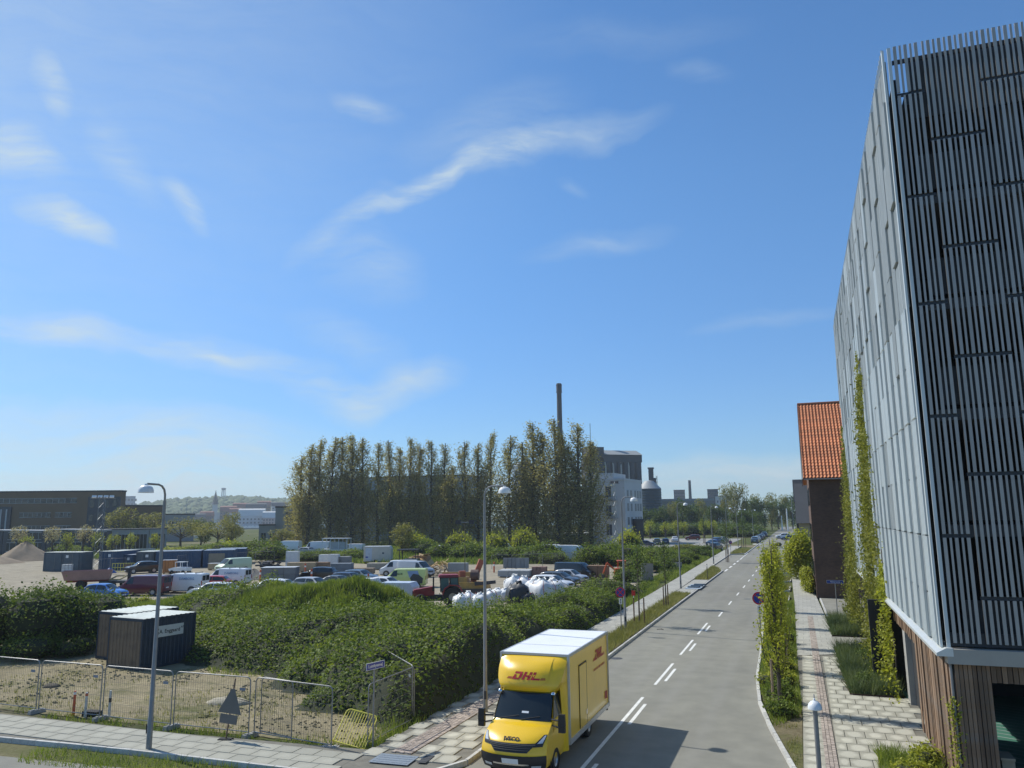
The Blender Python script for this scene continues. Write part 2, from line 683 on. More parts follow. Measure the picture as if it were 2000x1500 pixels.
def slab_mat(name, c, worn, amt):
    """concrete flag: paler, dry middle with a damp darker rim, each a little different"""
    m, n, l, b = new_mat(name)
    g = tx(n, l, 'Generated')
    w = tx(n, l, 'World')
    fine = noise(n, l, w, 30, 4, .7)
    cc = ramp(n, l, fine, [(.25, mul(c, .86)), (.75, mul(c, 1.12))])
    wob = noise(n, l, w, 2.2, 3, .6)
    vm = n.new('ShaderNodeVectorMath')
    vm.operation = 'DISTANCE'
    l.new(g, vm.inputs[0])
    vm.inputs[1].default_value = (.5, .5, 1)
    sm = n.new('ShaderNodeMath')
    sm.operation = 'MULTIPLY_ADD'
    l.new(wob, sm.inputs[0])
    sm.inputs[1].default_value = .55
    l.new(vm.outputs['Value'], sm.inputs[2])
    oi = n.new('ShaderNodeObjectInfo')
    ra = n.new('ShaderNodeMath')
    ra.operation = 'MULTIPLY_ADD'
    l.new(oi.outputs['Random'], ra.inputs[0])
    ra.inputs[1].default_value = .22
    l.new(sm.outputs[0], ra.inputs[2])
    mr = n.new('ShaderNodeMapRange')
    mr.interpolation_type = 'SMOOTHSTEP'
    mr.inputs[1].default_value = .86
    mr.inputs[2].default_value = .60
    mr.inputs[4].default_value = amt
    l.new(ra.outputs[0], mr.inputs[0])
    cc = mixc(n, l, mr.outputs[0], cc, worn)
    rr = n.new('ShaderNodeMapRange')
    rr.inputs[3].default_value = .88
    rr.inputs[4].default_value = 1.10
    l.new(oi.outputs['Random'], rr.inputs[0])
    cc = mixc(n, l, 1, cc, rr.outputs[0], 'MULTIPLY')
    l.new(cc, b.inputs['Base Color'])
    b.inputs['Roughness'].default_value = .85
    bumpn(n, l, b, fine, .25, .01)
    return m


def far_slab_mat(name, c, worn):
    """the same flags where they are too far off to build: brick pattern of joints in world metres"""
    m, n, l, b = new_mat(name)
    p = tx(n, l, 'World')
    bt = n.new('ShaderNodeTexBrick')
    bt.inputs['Scale'].default_value = 1
    bt.inputs['Brick Width'].default_value = .64
    bt.inputs['Row Height'].default_value = .82
    bt.inputs['Mortar Size'].default_value = .012
    bt.inputs['Color1'].default_value = (*c, 1)
    bt.inputs['Color2'].default_value = (*worn, 1)
    bt.inputs['Mortar'].default_value = (*mul(c, .6), 1)
    l.new(p, bt.inputs['Vector'])
    nz = noise(n, l, p, 3, 6, .7)
    cc = mixc(n, l, 1, bt.outputs[0], ramp(n, l, nz, [(.3, (.84, .84, .83)), (.7, (1.12, 1.12, 1.1))]), 'MULTIPLY')
    l.new(cc, b.inputs['Base Color'])
    b.inputs['Roughness'].default_value = .88
    return m


ASPHALT = asphalt_mat('road asphalt', (.232, .226, .192), [-9.2, -7.5, -5.6, -3.7])
ASPHALT2 = asphalt_mat('side street asphalt', (.26, .252, .215))
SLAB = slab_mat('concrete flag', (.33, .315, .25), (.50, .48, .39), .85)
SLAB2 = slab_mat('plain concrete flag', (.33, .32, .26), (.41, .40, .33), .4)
FARSLAB = far_slab_mat('distant concrete flags', (.34, .33, .29), (.41, .40, .35))
PAVE_BED = mat('paving bed', (.17, .16, .13), .95, var=.25, scale=3, space='World')
GRANITE = mat('granite kerb', (.50, .49, .45), .8, var=.22, scale=9, bump=.4, bscale=40, obj=.14)
SETT = mat('reddish granite sett', (.36, .30, .25), .85, var=.2, scale=14, isl=.28)
PAINT = mat('road paint', (.74, .73, .68), .7, var=.10, scale=5, space='World', dirt=(.34, .34, .32), dirt_amt=.5)
SAND = dirt_mat('sandy soil', (.20, .17, .105), (.40, .345, .225), .45, 1.0)
YARD = dirt_mat('yard gravel', (.25, .22, .165), (.42, .375, .295), .02, .5)
VERGE = dirt_mat('verge soil', (.12, .10, .06), (.22, .19, .12), .9, .8)
GROUND = ground_mat()

# terrain: one sheet out past the horizon
mb = MB()
mb.grid([[(x, y, -.03) for x in (-6000, -1500, -400, -120, -40, 0, 40, 400, 6000)] for y in (-300, 0, 40, 120, 300, 460)])
mb.grid([[(x, y, -.03) for x in (-6000, -1500, -400, 0, 400, 6000)] for y in (460, 900, 2500, 9000)])
struct(mb.build('ground', GROUND))


def sheet(name, poly, z, m, kind='structure'):
    b_ = MB()
    b_.add([(x, y, z) for x, y in poly], [tuple(range(len(poly)))])
    o = b_.build(name, m)
    o['kind'] = kind
    return o


# building yard surface
sheet('yard', [(-150, 74), (-95, 62), (-62, 54), (-40, 60), (-24, 60), (-17.5, 70), (-16.2, 95), (-17, 118), (-30, 122), (-62, 112), (-88, 122), (-118, 118), (-170, 118)], -.02, YARD)
# main road with its flare into the side street
road_poly = [(-10.05, 21.4), (-10.05, 470), (-2.95, 470), (-2.95, 57), (-2.6, 46), (-2.45, 39), (-2.1, 34), (-1.55, 30.2), (-.75, 25.7), (0.6, 21), (3, 17), (9, 12), (60, 9), (60, -30), (-120, -30), (-120, 14.5), (-30, 19.0), (-21.5, 19.6), (-17, 19.9), (-14, 20.1), (-11.4, 20.7)]
b_ = MB()
b_.add([(x, y, 0) for x, y in road_poly], [tuple(range(len(road_poly)))])
struct(b_.build('road', ASPHALT))
# parking bay beside the far verge and the car park
sheet('parking_bay', [(-12.6, 119), (-10.05, 108), (-10.05, 152), (-12.9, 152)], .004, ASPHALT2)
sheet('car_park', [(-48, 178), (-17.2, 172), (-17.2, 252), (-60, 252)], -.012, asphalt_mat('car park asphalt', (.30, .295, .27)))
sheet('path', [(-60, 330), (-16, 330), (-16, 336), (-60, 336)], -.012, FARSLAB)
sheet('forecourt', [(1.5, 59.5), (9, 59.5), (9, 75.6), (1.15, 75.6)], .098, ASPHALT2)
sheet('forecourt', [(1.25, 48.1), (4.3, 48.1), (4.3, 52.3), (1.25, 52.3)], .134, ASPHALT2)
sheet('sandy_lot', [(-52, 23.9), (-14.2, 23.9), (-14.0, 29), (-15.5, 33), (-22, 37), (-29, 42), (-40, 44), (-60, 42)], -.012, SAND)

# pavements: bed sheets, then flags one by one where they can be told apart
KERB_H = .12


def pavement(name, poly, m=PAVE_BED, z=.10):
    b2 = MB()
    b2.prism(poly, -.2, z)
    return struct(b2.build(name, m))


pav_l = pavement('pavement', [(-13.55, 23.3), (-13.55, 46), (-13.9, 80), (-14.9, 138), (-15.6, 190), (-13.3, 190), (-12.7, 138), (-11.9, 80), (-11.6, 46), (-11.6, 38), (-10.25, 34), (-10.25, 23.5), (-10.7, 22.2), (-12.2, 21.3), (-13.55, 21)])
pav_s = pavement('pavement', [(-90, 18.6), (-30, 20.6), (-21, 21.0), (-13.56, 21.0), (-13.56, 23.4), (-21, 23.0), (-30, 23.1), (-90, 21.2)])
pav_r = pavement('pavement', [(.25, 22.6), (-.42, 25.3), (-.42, 32), (-.66, 45), (-.94, 70), (-1.7, 114), (-2.0, 150), (0, 150), (.4, 114), (.85, 76), (1.3, 58), (1.3, 46), (1.4, 36.2), (1.9, 35.9), (4.2, 35.9), (4.2, 28), (6, 23), (6, 18), (2, 18.2)])
_ge = [sheet('pavement', [(-13.88, 80), (-14.88, 138), (-15.58, 190), (-13.32, 190), (-12.72, 138), (-11.92, 80), (-11.62, 50), (-13.56, 50)], .128, FARSLAB),
       sheet('pavement', [(-.66, 45), (-.94, 70), (-1.7, 114), (-2.0, 150), (0, 150), (.4, 114), (.85, 76), (1.3, 58), (1.3, 46)], .128, FARSLAB)]
pave_x = sheet('pavement', [(-11.85, 77.2), (-11.95, 92.6), (-10.28, 92.6), (-10.26, 77.2)], .126, FARSLAB)

flag_me = {}


def flag(parent, x, y, w, d, m, rz=0):
    key = (round(w, 2), round(d, 2), m.name)
    if key not in flag_me:
        f_ = MB()
        f_.box((0, 0, 0), (w - .012, d - .012, .05), top=((w - .03) / (w - .012), (d - .03) / (d - .012)))
        flag_me[key] = f_.mesh('flag', m)
    o = link('paving_slab', flag_me[key], parent, (x, y, .105 + random.uniform(-.003, .003)), rz)
    return o


def inside(poly, x, y):
    c = False
    j = len(poly) - 1
    for i in range(len(poly)):
        xi, yi = poly[i]
        xj, yj = poly[j]
        if (yi > y) != (yj > y) and x < (xj - xi) * (y - yi) / (yj - yi) + xi:
            c = not c
        j = i
    return c


# right-hand pavement and forecourt of the car park
right_area = [(.25, 22.6), (-.42, 25.3), (-.42, 32), (-.62, 45), (1.32, 45), (1.4, 36.1), (4.15, 35.8), (3.6, 34.5), (3.25, 29), (3.3, 23)]
SETT_X = (.22, .58)
n_flag = 0
for j in range(27):
    y = 23.4 + j * .82
    if y > 45:
        break
    for side in (0, 1):
        x = (SETT_X[0] - .32) if side == 0 else SETT_X[1] + (.32 if j % 2 else .0)
        while -.75 < x < 4.2:
            w = .64
            if inside(right_area, x, y) and not (side and x - w / 2 < SETT_X[1] - .01):
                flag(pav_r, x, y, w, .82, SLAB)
                n_flag += 1
            elif side and x - w / 2 < SETT_X[1] - .01 and inside(right_area, x, y):
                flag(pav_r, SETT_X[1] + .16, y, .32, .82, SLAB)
            x += -w if side == 0 else w
# left-hand pavement by the truck
for j in range(28):
    y = 23.2 + j * .82
    if y > 45.5:
        break
    for k in range(6):
        x = -13.3 + k * .64 + (.32 if j % 2 else 0)
        lim = -10.35 if y < 34 else (-11.7 if y > 38 else -10.35 - (y - 34) * .33)
        if x + .32 < lim and abs(x + 12.42) > .42:
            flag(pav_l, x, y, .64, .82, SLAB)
# flags along the side street, laid square to it
for i in range(24):
    for r_ in range(3):
        x = -31.5 + i * .96 * .8 + (.38 if r_ % 2 else 0)
        y = 21.28 + r_ * .64 - (x + 21) * .004
        if x < -13.7:
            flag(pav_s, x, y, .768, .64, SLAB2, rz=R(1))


# bands of small setts running along both pavements (too many and too small to pick apart)
def setts(name, x0, x1, y0, y1, slope, parent):
    b2 = MB()
    nrow = max(2, int((x1 - x0) / .12))
    y = y0
    while y < y1:
        for k in range(nrow):
            xx = x0 + (k + .5) * (x1 - x0) / nrow + slope * (y - y0)
            yy = y + (.06 if k % 2 else 0)
            b2.box((xx, yy, .105 + random.uniform(-.004, .004)), ((x1 - x0) / nrow - .014, .115, .06))
        y += .13
    return stuff(b2.build(name, SETT, parent))


setts('sett_band', SETT_X[0], SETT_X[1], 23.0, 62, -.006, pav_r)
setts('sett_band', -12.78, -12.06, 23.4, 46, .004, pav_l)


# kerbs: granite stones
def kerb(name, pts, w=.14, step=1.0, far=70):
    root = None
    seg = []
    d0 = 0
    acc = []
    for a, b2 in zip(pts[:-1], pts[1:]):
        L = math.dist(a, b2)
        n_ = max(1, round(L / step))
        for k in range(n_):
            t0, t1 = k / n_, (k + 1) / n_
            acc.append(((a[0] + (b2[0] - a[0]) * t0, a[1] + (b2[1] - a[1]) * t0), (a[0] + (b2[0] - a[0]) * t1, a[1] + (b2[1] - a[1]) * t1)))
    rest = MB()
    body = MB()
    for p, q in acc:
        body.bar((*p, -.02), (*q, -.02), w * .8, .16)
    root = struct(body.build(name, GRANITE))
    for p, q in acc:
        m_ = ((p[0] + q[0]) / 2, (p[1] + q[1]) / 2)
        L = math.dist(p, q)
        rz = math.atan2(q[1] - p[1], q[0] - p[0])
        if math.hypot(*m_) < far:
            key = ('kerb', round(L, 1))
            if key not in flag_me:
                f_ = MB()
                f_.box((0, 0, 0), (round(L, 1) - .015, w, .16), top=(.985, .82))
                flag_me[key] = f_.mesh('kerb_stone', GRANITE)
            o = link('kerb_stone', flag_me[key], root, (*m_, .055 + random.uniform(-.004, .004)), rz + random.uniform(-.008, .008))
            o.scale.x = L / round(L, 1)
        else:
            rest.bar((*p, .055), (*q, .055), w, .16)
    if rest.v:
        stuff(rest.build('kerb_stone', GRANITE, root))
    return root


kerb('kerb', [(-90, 18.35), (-30, 20.45), (-21, 20.9), (-14.5, 20.95), (-12.2, 21.15), (-10.75, 22.0), (-10.15, 23.3), (-10.12, 34), (-10.15, 60), (-10.15, 108), ])
kerb('kerb', [(-10.2, 152), (-10.2, 230)], step=4)
kerb('kerb', [(-10.2, 108), (-12.5, 119), (-12.8, 152), (-10.2, 156)], step=3)
kerb('kerb', [(.2, 22.2), (-.68, 25.7), (-1.48, 30.2), (-2.03, 34), (-2.38, 39), (-2.53, 46), (-2.88, 57), (-2.9, 73)])
kerb('kerb', [(1.42, 59.4), (1.14, 75)], w=.12)

# painted markings
pm = MB()


def mark(x, y0, y1, w=.13):
    pm.add([(x - w / 2, y0, .004), (x + w / 2, y0, .004), (x + w / 2, y1, .004), (x - w / 2, y1, .004)], [(0, 1, 2, 3)])


mark(-6.68, 18, 33.75)
mark(-6.36, 29.4, 32.6)
mark(-6.36, 20.5, 24.6)
for y0, y1, z0, z1 in ((36.3, 41.6, 37.2, 40.2), (44.2, 49.5, 45.6, 48.2), (51.9, 57.3, 53.3, 56.0)):
    mark(-6.62, y0, y1)
    mark(-6.3, z0, z1)
for k in range(16):
    y0 = 61.1 + k * 7.95
    mark(-6.2 + min(.2, k * .06), y0, y0 + 2.8, .13)
mark(-10.0, 140, 158, .2)
for k in range(5):
    mark(-9.95, 108.5 + k * 7, 112.5 + k * 7, .35)
struct(pm.build('road_markings', PAINT))

# inspection covers and the paved-in plate at the corner
iron = mat('cast iron cover', (.09, .09, .09), .6, .4, .2, 20, bump=.5, bscale=90)
def cover(name, label, loc, w, d, z, m, rz=0):
    c_ = MB()
    c_.box((0, 0, 0), (w, d, .012))
    for k in range(4):
        c_.box((0, (k - 1.5) * d / 4.6, .009), (w * .86, d / 14, .008))
    o = c_.build(name, m)
    o.location = (*loc, z)
    o.rotation_euler = (0, 0, rz)
    return tag(o, label, 'cover')
cover('drain_grate', 'black narrow iron drain grate in the slab pavement by the truck', (-11.35, 22.95), .28, .75, .142, iron, R(4))
cover('service_plate', 'blue-grey square steel plate set in pavement beside the drain grate', (-12.29, 22.64), 1.3, .9, .138, mat('blue grey plate', (.22, .26, .30), .6, .2, .2, 12, bump=.4), R(3))
for k, p in enumerate(((-9.68, 42.15), (-4.93, 74.02))):
    c_ = MB()
    c_.lathe([(0, .006), (.27, .006), (.31, .003), (.33, 0)], n=18)
    o = c_.build('manhole_cover', iron)
    o.location = (*p, .002)
    tag(o, ['round iron manhole cover in the road right behind the yellow truck', 'round iron manhole cover in the road beyond the no-parking sign'][k], 'manhole', 'manhole covers in the road')


# ================================================================== car park building on the right
CONC = mat('weathered concrete', (.34, .33, .30), .85, var=.14, scale=1.2, bump=.3, bscale=30, dirt=(.20, .19, .17), dirt_amt=.5)
CONC_D = mat('dark interior concrete', (.12, .125, .13), .9, var=.15, scale=1)
ZINC = mat('zinc panel', (.56, .60, .59), .5, .15, .06, 1.5, obj=.07, stretch=(1, 1, .3))
ZINC_P = mat('perforated zinc panel', (.37, .40, .395), .6, .15, .07, 1.5, obj=.07, bump=.25, bscale=70)
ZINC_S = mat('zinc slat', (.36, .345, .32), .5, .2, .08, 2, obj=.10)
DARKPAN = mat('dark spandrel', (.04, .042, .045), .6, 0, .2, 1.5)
PLANK = mat('weathered larch plank', (.215, .135, .08), .8, 0, .35, 3, obj=.35, bump=.5, bscale=25, stretch=(6, 6, .35), dirt=(.17, .16, .145), dirt_amt=.85)
GREENFLOOR = mat('green painted floor', (.07, .20, .15), .45, 0, .1, 2)
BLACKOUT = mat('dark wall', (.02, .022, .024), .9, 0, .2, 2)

XF, YF, YE, ZB, ZT = 3.35, 24.2, 61.0, 3.93, 21.2
ROWA = [ZB, 6.85, 10.13, 13.37, 16.62, 19.88, ZT]
ROWB = [ZB, 5.22, 8.50, 11.78, 14.99, 18.30, ZT]
gar = thing('parking_garage', 'tall car park clad in zinc panels and vertical slats above a timber ground floor', 'building', (XF, YF, 0))


def gpart(name, b, m, parent=None, smooth=None):
    """garage part from world coordinates"""
    b.v = [(x - XF, y - YF, z) for x, y, z in b.v]
    return b.build(name, m, parent or gar, smooth)


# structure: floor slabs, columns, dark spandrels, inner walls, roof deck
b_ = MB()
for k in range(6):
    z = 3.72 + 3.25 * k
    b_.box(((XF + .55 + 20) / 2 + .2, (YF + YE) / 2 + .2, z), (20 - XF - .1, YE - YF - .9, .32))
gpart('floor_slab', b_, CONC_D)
b_ = MB()
for k in range(5):
    z = 4.0 + 3.25 * k
    b_.box((11.8, YF + .62, z + .55), (15.6, .08, 1.1))
gpart('spandrel', b_, DARKPAN)
b_ = MB()
b_.box((11.8, YF + .5, 20.2), (15.6, .08, 1.9))
gpart('parapet', b_, DARKPAN)
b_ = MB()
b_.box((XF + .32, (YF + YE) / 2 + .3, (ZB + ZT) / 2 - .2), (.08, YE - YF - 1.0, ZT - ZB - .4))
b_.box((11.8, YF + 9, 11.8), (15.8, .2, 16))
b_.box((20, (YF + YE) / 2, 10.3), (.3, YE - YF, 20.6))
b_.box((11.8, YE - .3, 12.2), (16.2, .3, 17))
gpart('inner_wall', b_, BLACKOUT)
b_ = MB()
for x in (6.6, 10.0, 13.6):
    b_.box((x, YF + 1.1, 12.2), (.4, .4, 16.6))
gpart('column', b_, CONC_D)

# folded zinc panels on the long side, staggered by half a storey from bay to bay
BAY = 1.4
pan_me = {}


def panel_mesh(w, h, kind):
    key = (round(w, 2), round(h, 2), kind)
    if key not in pan_me:
        f_ = MB()
        n_ = 7
        dep = .035 if kind != 2 else .075
        prof = []
        for i in range(n_):
            y0, y1 = i * w / n_, (i + 1) * w / n_
            if kind == 2:
                prof += [(0, y0 + .01), (-dep, y0 + .02), (-dep, y0 + .085), (0, y0 + .095)]
            else:
                prof += [(0 if i % 2 else -dep, y0 + .006), (0 if i % 2 else -dep, y1 - .006)]
        lo = [(x, y, 0) for x, y in prof]
        hi = [(x, y, h) for x, y in prof]
        f_.grid([lo, hi])
        # returned edges at foot, head and sides give the sheet its depth
        f_.add([(-dep, .0, 0), (.06, .0, 0), (.06, .0, h), (-dep, .0, h)], [(0, 1, 2, 3)])
        f_.add([(-dep, w, 0), (.06, w, 0), (.06, w, h), (-dep, w, h)], [(3, 2, 1, 0)])
        f_.add([(-dep, 0, 0), (-dep, w, 0), (.06, w, 0), (.06, 0, 0)], [(0, 1, 2, 3)])
        f_.add([(-dep, 0, h), (-dep, w, h), (.06, w, h), (.06, 0, h)], [(3, 2, 1, 0)])
        pan_me[key] = f_.mesh('zinc_panel', ZINC_P if kind else ZINC)
    return pan_me[key]


COLW = .79
rp = random.Random(5)
for i in range(int((YE - YF - .25) / COLW)):
    # smooth proud sheets and recessed perforated sheets take turns, their joints half a storey apart
    rows = ROWA if i % 2 == 0 else ROWB
    y = YF + .28 + i * COLW
    for j in range(len(rows) - 1):
        h = rows[j + 1] - rows[j] - .06
        kd = (2 if rp.random() < .7 else 1) if rows[j] > 12.5 + rp.uniform(-2, 2) else i % 2
        if rp.random() < .10:
            kd = 1 - min(kd, 1)
        prd = {0: .07, 1: 0, 2: .03}[kd] + rp.choice((0, .015))
        link('zinc_panel', panel_mesh(COLW - .02, round(h, 2), kd), gar, (-prd, y - YF, rows[j] + .03))

# vertical slats on the end, in groups whose joints step up and down
slat_me = {}
dark_rail = MB()
more = MB()


def slat(x, z0, z1, w, part_=True):
    h = round(z1 - z0, 2)
    if part_:
        key = (w, h)
        if key not in slat_me:
            f_ = MB()
            f_.box((0, 0, h / 2), (w, .05, h))
            slat_me[key] = f_.mesh('slat', ZINC_S)
        link('slat', slat_me[key], gar, (x - XF, 0, z0))
    else:
        more.box((x, YF, (z0 + z1) / 2), (w, .05, h))


x = XF + .30
k = 0
g0 = XF + .22
GW = [.76, 1.43, 1.43, 1.43, 1.43, 1.43, 1.43, 1.43, 1.43, 1.43]
n_sl = 0
for gi, gw in enumerate(GW):
    rows = (ROWA if gi % 2 == 0 else ROWB)[:]
    rows[-1] = ZT + .25
    xs = np.arange(g0 + .07, g0 + gw - .02, .143)
    for xx in xs:
        w = .085 if k % 2 == 0 else .055
        k += 1
        for j in range(len(rows) - 1):
            near = gi < 4
            slat(float(xx), rows[j] + (.05 if j else .12), rows[j + 1] - (.05 if j < len(rows) - 2 else 0), w, near)
    for z in rows[1:-1]:
        dark_rail.box((g0 + gw / 2 + .01, YF + .07, z), (gw - .02, .06, .10))
    g0 += gw
if more.v:
    stuff(gpart('slat', more, ZINC_S))
dark_rail.box((11.5, YF + .09, ZB + .2), (15.9, .06, .34))
dark_rail.box((11.5, YF + .09, ZT - .22), (15.9, .07, .12))
stuff(gpart('rail', dark_rail, mat('dark rail', (.035, .04, .047), .5, .3, .1, 3)))
# corner trims
b_ = MB()
b_.box((XF + .13, YF + .03, (ZB + ZT) / 2 + .12), (.09, .07, ZT - ZB + .25))
b_.box((XF - .03, YF + .16, (ZB + ZT) / 2 + .12), (.06, .16, ZT - ZB + .25))
gpart('corner_trim', b_, ZINC)
b_ = MB()
y = YF + .35
while y < YE:
    b_.box((XF - .03, y, ZT + .16), (.045, .03, .5))
    y += .29
stuff(gpart('fin', b_, ZINC))
# flashing and fascia beams
b_ = MB()
b_.prof([(XF - .20, 3.72), (XF - .20, 3.80), (XF + .04, 3.93), (XF + .2, 3.93), (XF + .2, 3.72)], YF - .166, YE)
gpart('flashing', b_, mat('pale zinc flashing', (.62, .64, .62), .4, .4, .06, 3))
b_ = MB()
b_.box((11.6, YF + .05, 3.72), (16.4, .42, .38))
gpart('beam', b_, mat('beam concrete', (.38, .345, .29), .85, var=.1, scale=.8))

# timber ground floor
plank_me = {}


def plank(x, y, z0, z1, w, side, proud):
    h = round(z1 - z0, 2)
    key = (round(w, 2), h)
    if key not in plank_me:
        f_ = MB()
        f_.box((0, 0, h / 2), (.03, w - .012, h))
        plank_me[key] = f_.mesh('plank', PLANK)
    link('plank', plank_me[key], gar, ((x - proud if side else x) - XF, (y if side else y - proud) - YF, z0), 0 if side else PI / 2)


rq = random.Random(8)
y = YF + .1
while y < 31.4:
    w = rq.choice((.14, .19, .24))
    plank(3.5, y + w / 2, .08, 3.70, w, True, rq.choice((0, .02, .04)))
    y += w
while y < 41.5:
    w = rq.choice((.14, .19, .24))
    plank(3.5, y + w / 2, 2.95, 3.70, w, True, rq.choice((0, .02, .04)))
    y += w
x = 3.56
while x < 4.34:
    plank(x + .05, YF + .06, .02, 3.50, .10, False, rq.choice((0, .015, .05)))
    x += .105
while x < 12.5:
    plank(x + .06, YF + .06, 3.08, 3.50, .12, False, rq.choice((0, .015, .05)))
    x += .125
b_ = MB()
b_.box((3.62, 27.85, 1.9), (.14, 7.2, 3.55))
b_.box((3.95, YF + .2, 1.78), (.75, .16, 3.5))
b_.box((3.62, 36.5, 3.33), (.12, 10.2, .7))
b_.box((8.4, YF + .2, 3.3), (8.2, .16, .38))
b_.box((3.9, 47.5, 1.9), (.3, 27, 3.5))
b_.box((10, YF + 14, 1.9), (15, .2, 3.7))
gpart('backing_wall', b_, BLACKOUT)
for y in (35.4, 41.5):
    b_ = MB()
    b_.box((3.72, y + .1, 1.75), (.36, .75, 3.4))
    gpart('concrete_column', b_, CONC)
b_ = MB()
b_.box((9.0, 33, .03), (10.9, 17, .06))
gpart('garage_floor', b_, GREENFLOOR)
b_ = MB()
for k in range(26):
    b_.add([(4.5, 24.9 + k * .5, .064), (12, 24.9 + k * .5 - 3.4, .064), (12, 25.0 + k * .5 - 3.4, .064), (4.5, 25.0 + k * .5, .064)], [(0, 1, 2, 3)])
b_.v = [(x, max(24.5, y), z) for x, y, z in b_.v]
gpart('hatching', b_, mat('grey hatching', (.25, .33, .31), .6))
b_ = MB()
b_.tube([(3.47, YF - .02, .1), (3.47, YF - .02, 3.5)], .035, 8)
gpart('drainpipe', b_, GREY_STEEL, smooth=40)
b_ = MB()
b_.box((4.75, YF + 1.2, .5), (.3, .5, .9))
b_.box((4.73, YF + 1.2, 1.0), (.34, .7, .06))
bx = b_.build('ticket_cabinet', mat('pale timber cabinet', (.45, .36, .25), .6))
tag(bx, 'low pale-topped cabinet just inside the garage doorway', 'cabinet')

# ================================================================== brick warehouse with the orange tiled roof
def brick_mat(name, c1, c2, mortar):
    m, n, l, b = new_mat(name)
    p = tx(n, l, 'Object')
    sx = n.new('ShaderNodeSeparateXYZ')
    l.new(p, sx.inputs[0])
    cx = n.new('ShaderNodeCombineXYZ')
    l.new(_addn(n, l, sx.outputs[0], sx.outputs[1]), cx.inputs[0])
    l.new(sx.outputs[2], cx.inputs[1])
    bt = n.new('ShaderNodeTexBrick')
    bt.inputs['Scale'].default_value = 1
    bt.inputs['Brick Width'].default_value = .24
    bt.inputs['Row Height'].default_value = .066
    bt.inputs['Mortar Size'].default_value = .009
    bt.inputs['Color1'].default_value = (*c1, 1)
    bt.inputs['Color2'].default_value = (*c2, 1)
    bt.inputs['Mortar'].default_value = (*mortar, 1)
    l.new(cx.outputs[0], bt.inputs['Vector'])
    nz = noise(n, l, p, .5, 6, .65)
    l.new(mixc(n, l, 1, bt.outputs[0], ramp(n, l, nz, [(.3, (.72, .72, .72)), (.7, (1.2, 1.18, 1.15))]), 'MULTIPLY'), b.inputs['Base Color'])
    b.inputs['Roughness'].default_value = .9
    bumpn(n, l, b, bt.outputs['Fac'], -.4, .01)
    return m


BRICK_R = brick_mat('brown red brick', (.165, .088, .056), (.115, .064, .044), (.085, .07, .058))
TILE = mat('orange clay tile', (.56, .20, .08), .75, 0, .18, 2.5, isl=.16)
TRIMW = mat('pale trim', (.60, .58, .53), .6, 0, .08, 3)
BX, BY = .90, 75.5
EAVE, RIDGE = 11.0, 18.35
bb = thing('brick_warehouse', 'tall brown brick warehouse with steep orange pantile roof beyond the car park', 'building', (BX, BY, 0))
b_ = MB()
b_.prof([(0, 0), (0, EAVE), (8, RIDGE - .3), (16, EAVE), (16, 0)], 0, 1)
b_.v = [(y * 18, x, z) for x, y, z in b_.v]
b_.build('wall', BRICK_R, bb)
# pantile roof: wavy courses, each lapping over the one below
rows = []
nc, nw = 27, 62
slope = Vector((0, 8.0, RIDGE - EAVE))
for i in range(nc):
    for lo in (0, 1):
        t = (i + lo) / nc
        lift = .07 if lo == 0 else .015
        nrm = Vector((0, -(RIDGE - EAVE), 8)).normalized()
        pts = []
        for k in range(nw * 4 + 1):
            xx = -.45 + k * (18.9 / (nw * 4))
            wv = .055 * math.sin(k * PI / 2)
            p = Vector((xx, -.45, EAVE - .4)) + slope * (t * 1.055) + nrm * (lift + wv)
            pts.append(p)
        rows.append(pts)
b_ = MB()
for i in range(nc):
    b_.grid([rows[2 * i], rows[2 * i + 1]])
    if i:
        b_.grid([rows[2 * i - 1], rows[2 * i]])
roof = stuff(b_.build('pantile', TILE, bb))
b_ = MB()
b_.add([(-.4, -.42, EAVE - .47), (18.4, -.42, EAVE - .47), (18.4, 8, RIDGE - .02), (-.4, 8, RIDGE - .02), (18.4, 16.4, EAVE - .47), (-.4, 16.4, EAVE - .47)], [(0, 1, 2, 3), (3, 2, 4, 5)])
b_.build('roof', TILE, bb)
b_ = MB()
b_.bar((-.46, -.45, EAVE - .52), (-.46, 8, RIDGE - .05), .05, .32)
b_.bar((-.46, 8, RIDGE - .05), (-.46, 16.4, EAVE - .5), .05, .32)
b_.build('bargeboard', mat('brown bargeboard', (.16, .08, .05), .7), bb)
b_ = MB()
b_.tube([(-.45, 8, RIDGE + .1), (18.4, 8, RIDGE + .1)], .13, 8)
b_.build('ridge_tile', mat('dark ridge tile', (.28, .11, .06), .8), bb, 40)
b_ = MB()
for x in np.arange(.55, 18, 1.45):
    b_.box((x, -.16, EAVE - .35), (.16, .32, .22))
b_.build('bracket', TRIMW, bb)
b_ = MB()
b_.tube([(-.4, -.5, EAVE - .5), (18, -.5, EAVE - .5)], .06, 6)
b_.build('gutter', GREY_STEEL, bb, 40)
b_ = MB()
b_.tube([(2.95, -.08, .2), (2.95, -.08, EAVE - .4)], .05, 6)
b_.build('downpipe', GREY_STEEL, bb, 40)
for k in range(4):
    for j in range(3):
        win = MB()
        win.box((-.02, 2.2 + 3.6 * k, 2.4 + 3.3 * j), (.08, 1.3, 1.6))
        win.build('window', GLASS_B, bb)


